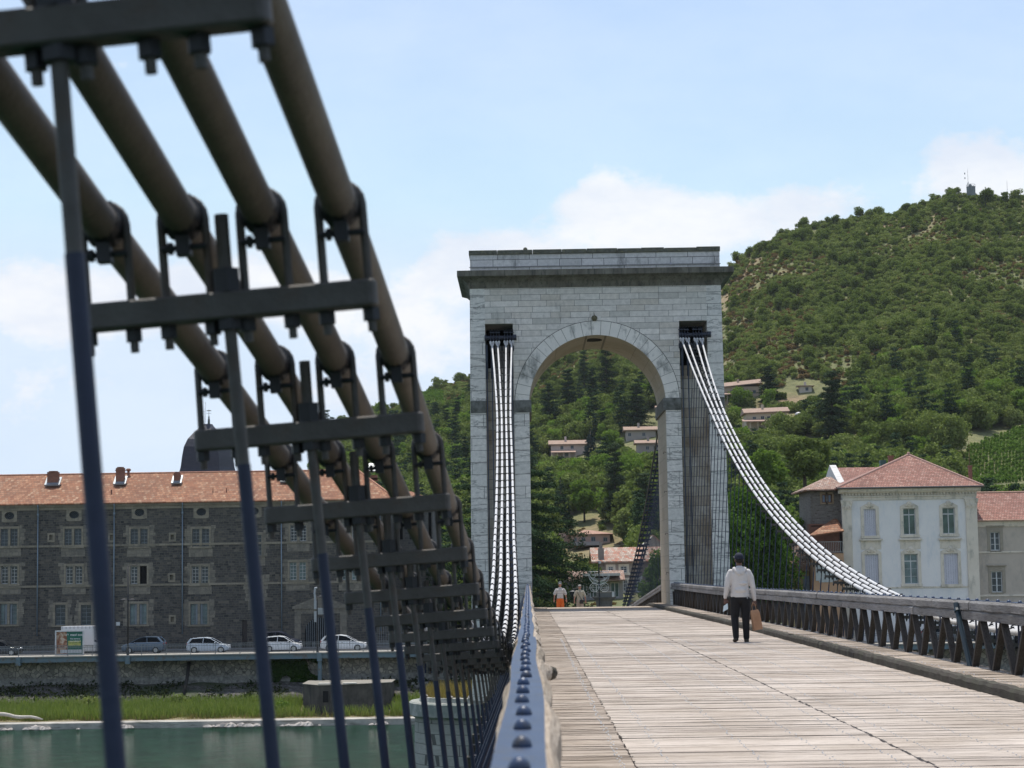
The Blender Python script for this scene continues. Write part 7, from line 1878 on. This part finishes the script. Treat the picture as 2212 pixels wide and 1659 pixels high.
def hand(wx, wy, wz, s, dirx=0, curl=.5, grip=False):
    """palm, four fingers of unequal length and a side thumb, pointing down; s = +1 right, -1 left"""
    ch = [[(wx, wy, wz, .026, .020), (wx, wy-.005, wz-.045, .038, .018), (wx, wy-.008, wz-.085, .037, .015)]]
    for i, L in enumerate((.070, .080, .075, .058)):
        x = wx+s*(.026-.0175*i)*-1; y = wy-.008; z = wz-.088; c = curl*(.8+.1*i)
        if grip: ch.append([(x, y, z, .009), (x, y-.028, z-.018, .0085), (x, y-.040, z+.008, .008), (x, y-.026, z+.026, .007)])
        else: ch.append([(x, y, z, .009), (x, y-.010-c*.01, z-L*.45, .0085), (x, y-.022-c*.03, z-L*.8, .008), (x, y-.030-c*.05, z-L*.98, .0065)])
    ch.append([(wx-s*.030, wy-.008, wz-.030, .012), (wx-s*.050, wy-.022, wz-.062, .0105), (wx-s*.050, wy-.034, wz-.090, .0085)])
    return ch
m_skin_d = plain('brown_skin', (.15,.07,.042), .55, 0, (.12,.055,.032)); m_skin = plain('tanned_skin', (.42,.21,.14), .55, 0, (.37,.17,.11))
def head(face, s=1.0):
    """face: +1 looks along +y, -1 towards the camera; head centre at z=1.60"""
    y = face
    ch = [[(0, -.01*y, 1.40, .058, .060), (0, .0, 1.49, .055, .058), (0, .012*y, 1.53, .058, .062)]]
    b = [(0, .0, 1.635, .078, .096, .105), (0, .028*y, 1.575, .062, .072, .070), (0, .060*y, 1.535, .036, .030, .026)]
    b += [(0, .100*y, 1.595, .013, .020, .020), (0, .092*y, 1.615, .010, .018, .022), (0, .082*y, 1.560, .026, .014, .008), (0, .083*y, 1.548, .022, .014, .008)]
    b += [(sx*.032, .082*y, 1.632, .020, .012, .008) for sx in (-1, 1)]+[(sx*.080, -.005*y, 1.605, .010, .022, .034) for sx in (-1, 1)]
    return ch, b
# --- walker in white hoodie, seen from behind -------------------------------------------------
p = W(1604, 1389, 38.4); YM = 38.7; XM = p.x
man = empty('person', (XM, YM, deckz(YM)+.004), 0, 'person in white hoodie, black trousers and dark cap walking away with a paper bag', 'person')
man.scale = (1.0, 1.0, 1.0)
hc, hb = head(1)
arms = [[(-.165, 0, 1.36, .045, .045), (-.218, -.01, 1.27, .044), (-.250, -.018, 1.10, .038), (-.276, .02, .93, .032), (-.287, .033, .86, .026)], [(.165, 0, 1.36, .045, .045), (.218, -.01, 1.27, .044), (.252, -.018, 1.09, .038), (.276, .01, .90, .032), (.287, .026, .81, .026)]]
legs = [[(-.080, 0, .90, .070, .085), (-.105, .05, .52, .062), (-.105, -.08, .12, .045), (-.105, -.04, .05, .045)], [(.080, 0, .90, .070, .085), (.105, .03, .50, .062), (.105, .0, .10, .045), (.105, .04, .05, .045)]]
skin_surface('body', hc+arms+legs+[[(0, 0, .92, .150, .10), (0, 0, 1.12, .14, .10), (0, 0, 1.32, .155, .095), (0, 0, 1.41, .09, .075)]]+hand(-.287, .035, .86, -1, curl=.9, grip=True)+hand(.288, .03, .81, 1, grip=True), m_skin_d, man, .008, 2, hb)
m_hood = plain('white_hoodie_cotton', (.60,.565,.535), .95, 0, (.52,.49,.465), 5, .5, 14)
skin_surface('hoodie', [[(0, 0, .915, .178, .130), (0, .0, 1.0, .180, .132), (0, .0, 1.18, .176, .130), (0, 0, 1.33, .198, .125), (0, 0, 1.41, .13, .10), (0, -.01, 1.445, .08, .08)],
    [(-.165, 0, 1.378, .066, .066), (-.218, -.01, 1.27, .064, .062), (-.250, -.02, 1.10, .056, .055), (-.276, .02, .93, .047), (-.284, .03, .90, .040), (-.286, .034, .875, .038)],
    [(.165, 0, 1.378, .066, .066), (.218, -.01, 1.27, .064, .062), (.252, -.02, 1.09, .056, .055), (.276, .01, .90, .047), (.285, .02, .85, .040), (.287, .024, .825, .038)]], m_hood, man, .010, 3,
    [(0, -.125, 1.02, .12, .03, .05), (.05, -.12, 1.15, .09, .03, .03)])
skin_surface('hood', [[(-.095, .03, 1.45, .035, .030), (-.10, -.05, 1.435, .045, .038), (-.05, -.105, 1.385, .050, .040), (0, -.118, 1.335, .045, .030), (.05, -.105, 1.385, .050, .040), (.10, -.05, 1.435, .045, .038), (.095, .03, 1.45, .035, .030)], [(-.05, -.075, 1.455, .04, .03), (0, -.09, 1.44, .045, .035), (.05, -.075, 1.455, .04, .03)]], m_hood, man, .009, 2, [(0, -.105, 1.375, .075, .030, .055)])
f = MB()
for t in ((-.10, -.06, 1.425), (-.06, -.12, 1.36), (0, -.148, 1.315), (.06, -.12, 1.36), (.10, -.06, 1.425)): pass
f.tube([(-.10, -.085, 1.41), (-.055, -.145, 1.35), (0, -.158, 1.32), (.055, -.145, 1.35), (.10, -.085, 1.41)], .006, 6); f.build('hood_seam', m_hood, man)
f = MB(); f.lathe([(.180, -.02), (.185, 0), (.184, .045), (.178, .055)], (0, 0, .90), 24, None, 1, .72, caps=False); hm = f.build('hem', m_hood, man); hm.modifiers.new('s', 'SOLIDIFY').thickness = .008
m_blk = plain('black_trousers', (.008,.008,.010), .9, 0, (.005,.005,.006), 5, .4, 12)
skin_surface('trousers', [[(0, 0, .95, .172, .125), (0, 0, .86, .178, .130)], [(-.085, 0, .86, .105, .118), (-.10, .03, .66, .092, .095), (-.108, .05, .48, .078, .080), (-.108, -.02, .28, .068), (-.106, -.075, .10, .060)], [(.085, 0, .86, .105, .118), (.10, .02, .66, .092, .095), (.106, .03, .48, .078, .080), (.106, .01, .28, .068), (.106, .0, .085, .062)]], m_blk, man, .010, 3)
f = MB(); f.box(.115, .145, -.142, -.138, .86, .885); f.box(.124, .136, -.1425, -.138, .845, .86); f.build('pocket_emblem', plain('grey_emblem', (.30,.30,.30), .7), man)
m_shoe = plain('dark_shoes', (.045,.04,.03), .8, 0, (.03,.026,.02), 10)
for s, dy, tilt in ((-1, -.075, .10), (1, 0, 0)):
    f = MB(); x = s*.108
    f.lathe([(.052, .0), (.058, .02), (.054, .05), (.046, .085)], (x, dy, .004+tilt*.25), 14, None, .85, 1.0); f.ball((x+s*.008, dy+.11, .035), .048, .10, .038, 12); f.ball((x, dy+.03, .045+tilt*.2), .048, .09, .045, 12)
    f.build('shoe', m_shoe, man, smooth=True)
f = MB()
m_cap = plain('navy_cap_cloth', (.012,.016,.035), .85)
f.lathe([(.092, 0), (.094, .03), (.088, .07), (.068, .105), (.035, .125), (.006, .130)], (0, .0, 1.628), 20, None, 1.0, 1.14); f.ball((0, .0, 1.760), .008, .008, .006, 6)
cp = f.build('cap', m_cap, man, smooth=True)
f = MB(); f.ball((-.012, .135, 1.640), .072, .065, .012, 14); f.build('cap_peak', m_cap, cp, smooth=True)
f = MB(); f.ball((-.096, .03, 1.672), .006, .022, .016, 8); f.build('cap_badge', m_white, cp)
f = MB(); f.ball((0, -.035, 1.60), .080, .072, .055, 12); f.build('hair', plain('black_hair', (.012,.010,.009), .9), man, smooth=True)
# carried things
bx = XM+.305; bg_ = empty('paper_bag', (XM+.33, YM-.02, .24), .25, 'brown paper carrier bag hanging from the right hand of the walker in white', 'bag')
bg_.rotation_euler = (0, R(-9), .3); bg_.scale = (.84, .84, .98)
f = MB(); w_, d_ = .105, .055
rings = []
for z, kx, ky in ((0, .96, 1.0), (.02, 1, 1), (.20, 1.0, .95), (.34, .97, .72), (.40, .90, .25)):
    rings.append([(sx*w_*kx+(.006*math.sin(z*40+sx)), sy*d_*ky, z) for sx, sy in ((-1, -1), (-.3, -1.08), (.3, -.94), (1, -1), (1.03, 0), (1, 1), (.3, .94), (-.3, 1.08), (-1, 1), (-1.03, 0))])
loft(f, rings); f.build('bag_body', plain('kraft_paper', (.42,.235,.135), .85, 0, (.33,.18,.10), 6, .6, 16), bg_, smooth=False)
f = MB(); f.tube([(-.05, 0, .40), (-.045, 0, .50), (-.01, 0, .545), (.01, 0, .545), (.045, 0, .50), (.05, 0, .40)], .007, 6); f.build('bag_handle', plain('paper_cord', (.40,.24,.14), .8), bg_)
f = MB(); f.v = [(-.045, 0, 0), (.055, -.01, .055), (.050, .0, .17), (-.03, .0, .115), (-.045, .006, 0), (.055, -.004, .055), (.050, .006, .17), (-.03, .006, .115)]; f.f = [(0, 1, 2, 3), (7, 6, 5, 4), (0, 4, 5, 1), (1, 5, 6, 2), (2, 6, 7, 3), (3, 7, 4, 0)]; f.mi = [0]*6
o = f.build('face_mask', plain('pale_blue_mask', (.55,.68,.70), .8, 0, (.65,.70,.72), 8)); o.location = (XM-.305, YM-.06, .60); tag(o, 'pale blue folded paper mask held in the left hand of the walker in white', 'mask')

# --- couple walking towards the camera beyond the arch ---------------------------------------
def walker(px, Y, hgt, label, male):
    pz = deckz(Y)+.004; x = W(px, 1290, Y).x
    e = empty('person', (x, Y, pz), 0, label, 'person'); e.scale = (hgt/1.76,)*3
    hc, hb = head(-1)
    ar = [[(-.19, 0, 1.37, .052), (-.27, .0, 1.12, .042), (-.31, -.06, .88, .028)], [(.19, 0, 1.37, .052), (.27, 0, 1.12, .042), (.315, -.04, .88, .028)]]
    lg = [[(-.09, 0, .90, .09, .10), (-.10, -.05, .50, .060), (-.10, .06, .10, .045)], [(.09, 0, .90, .09, .10), (.10, -.02, .50, .060), (.10, -.02, .08, .045)]]
    skin_surface('body', hc+ar+lg+[[(0, 0, .90, .15, .11), (0, 0, 1.14, .14, .10), (0, 0, 1.32, .18, .11), (0, 0, 1.42, .09, .08)]]+hand(-.312, -.06, .875, -1, curl=.6)+hand(.317, -.04, .875, 1, curl=.6), m_skin, e, .012, 2, hb)
    if male:
        m, nt, b__, o__ = newmat('checked_shirt'); b__.inputs['Roughness'].default_value = .9; v = coords(nt); s = nt.nodes.new('ShaderNodeSeparateXYZ'); nt.links.new(v, s.inputs[0])
        gx = math_(nt, 'GREATER_THAN', math_(nt, 'SINE', math_(nt, 'MULTIPLY', s.outputs[0], 120)), .75); gz = math_(nt, 'GREATER_THAN', math_(nt, 'SINE', math_(nt, 'MULTIPLY', s.outputs[2], 50)), .72)
        nt.links.new(mixc(nt, math_(nt, 'MULTIPLY', math_(nt, 'ADD', gx, gz), .5), (.60, .56, .52), (.28, .24, .26)), b__.inputs['Base Color'])
        sm_ = m
    else: sm_ = plain('patterned_tunic', (.48,.44,.34), .9, 0, (.27,.25,.19), 22)
    skin_surface('shirt', [[(0, 0, .93 if male else .80, .170 if male else .175, .125), (0, 0, 1.15, .165, .120), (0, 0, 1.33, .200, .122), (0, 0, 1.415, .11, .09)],
        [(-.17, 0, 1.37, .068), (-.235, 0, 1.25, .074), (-.27, 0, 1.14, .078)], [(.17, 0, 1.37, .068), (.235, 0, 1.25, .074), (.27, 0, 1.14, .078)]], sm_, e, .012, 2)
    sh = plain('orange_shorts', (.70,.14,.02), .85) if male else plain('beige_skirt_trousers', (.40,.33,.26), .9, 0, (.30,.25,.19), 14)
    kz = .44 if male else .40
    skin_surface('shorts' if male else 'loose_trousers', [[(0, 0, .96, .158, .118), (0, 0, .86, .165, .122)], [(-.085, 0, .86, .10, .11), (-.10, -.03, .66, .10, .10), (-.103, -.045, kz, .094, .094)], [(.085, 0, .86, .10, .11), (.10, -.01, .66, .10, .10), (.103, -.02, kz, .094, .094)]], sh, e, .012, 2)
    if male:
        f = MB(); f.lathe([(.164, 0), (.164, .04)], (0, 0, .935), 20, None, 1, .75, caps=False); f.build('belt', plain('brown_belt', (.10,.05,.03), .7), e)
        f = MB(); f.lathe([(.092, 0), (.093, .04), (.080, .09), (.045, .115), (.005, .12)], (0, 0, 1.645), 18, None, 1, 1.12); c = f.build('cap', plain('grey_cap', (.14,.15,.16), .9), e, smooth=True)
        f = MB(); f.ball((0, -.125, 1.652), .075, .065, .012, 12); f.build('cap_peak', plain('white_peak', (.62,.62,.60), .8), c, smooth=True)
        f = MB(); f.lathe([(.034, 0), (.034, .03)], (.312, -.05, .885), 12, None, 1, 1, caps=False); f.build('watch', m_rim, e)
    else:
        f = MB(); f.ball((0, .01, 1.665), .092, .105, .080, 14); f.ball((0, .05, 1.61), .085, .07, .07, 12); f.build('hair', plain('short_grey_hair', (.46,.42,.38), .95, 0, (.34,.31,.28), 20), e, smooth=True)
        f = MB(); f.tube([(-.13, -.05, 1.40), (-.10, -.135, 1.25), (.02, -.14, 1.05), (.10, -.14, .90)], .012, 6); f.tube([(-.13, -.05, 1.40), (-.12, .09, 1.30), (.05, .13, 1.05), (.14, -.05, .90)], .012, 6); st_ = f.build('bag_strap', m_trimb, e)
        bgo = empty('shoulder_bag', (x+.09*hgt/1.76, Y-.165, pz+.70*hgt/1.76), 0, 'black shoulder bag hanging at the hip of the grey haired walker', 'bag'); f = MB(); f.box(-.10, .10, -.035, .035, 0, .19); f.build('bag_body', m_trimb, bgo, bevel=.03); f = MB(); f.box(-.102, .102, -.042, -.036, .09, .19); f.build('flap', m_trimb, bgo, bevel=.01)
    f = MB(); f.ball((-.034, -.098, 1.632), .026, .010, .017, 10); f.ball((.034, -.098, 1.632), .026, .010, .017, 10); f.cyl((-.01, -.104, 1.635), (.01, -.104, 1.635), .004, n=5)
    for s in (-1, 1): f.cyl((s*.058, -.095, 1.636), (s*.086, -.0, 1.63), .004, n=5)
    f.build('sunglasses', plain('dark_lenses', (.02,.012,.01), .15), e, smooth=True)
    for s, dy in ((-1, .05), (1, -.03)):
        f = MB(); f.ball((s*.10, dy-.04, .04), .048, .12, .04, 12); f.build('shoe', m_shoe, e, smooth=True)
walker(1209.5, 98, 1.74, 'person in checked shirt, orange shorts and grey cap walking towards the tower', True)
walker(1252, 98.6, 1.62, 'person with short grey hair, patterned tunic and shoulder strap walking towards the tower', False)
# haze: pale air round the whole scene
hz_ = MB(); hz_.box(-1100, 1300, -320, 1400, -15.5, 330)
m = bpy.data.materials.new('pale_haze'); m.use_nodes = True; nt = m.node_tree; nt.nodes.clear(); o_ = nt.nodes.new('ShaderNodeOutputMaterial'); pv = nt.nodes.new('ShaderNodeVolumePrincipled')
pv.inputs['Color'].default_value = (.86, .92, 1.0, 1); pv.inputs['Density'].default_value = .00004; pv.inputs['Anisotropy'].default_value = .0
nt.links.new(pv.outputs[0], o_.inputs['Volume']); tag(hz_.build('haze', m), kind='stuff')
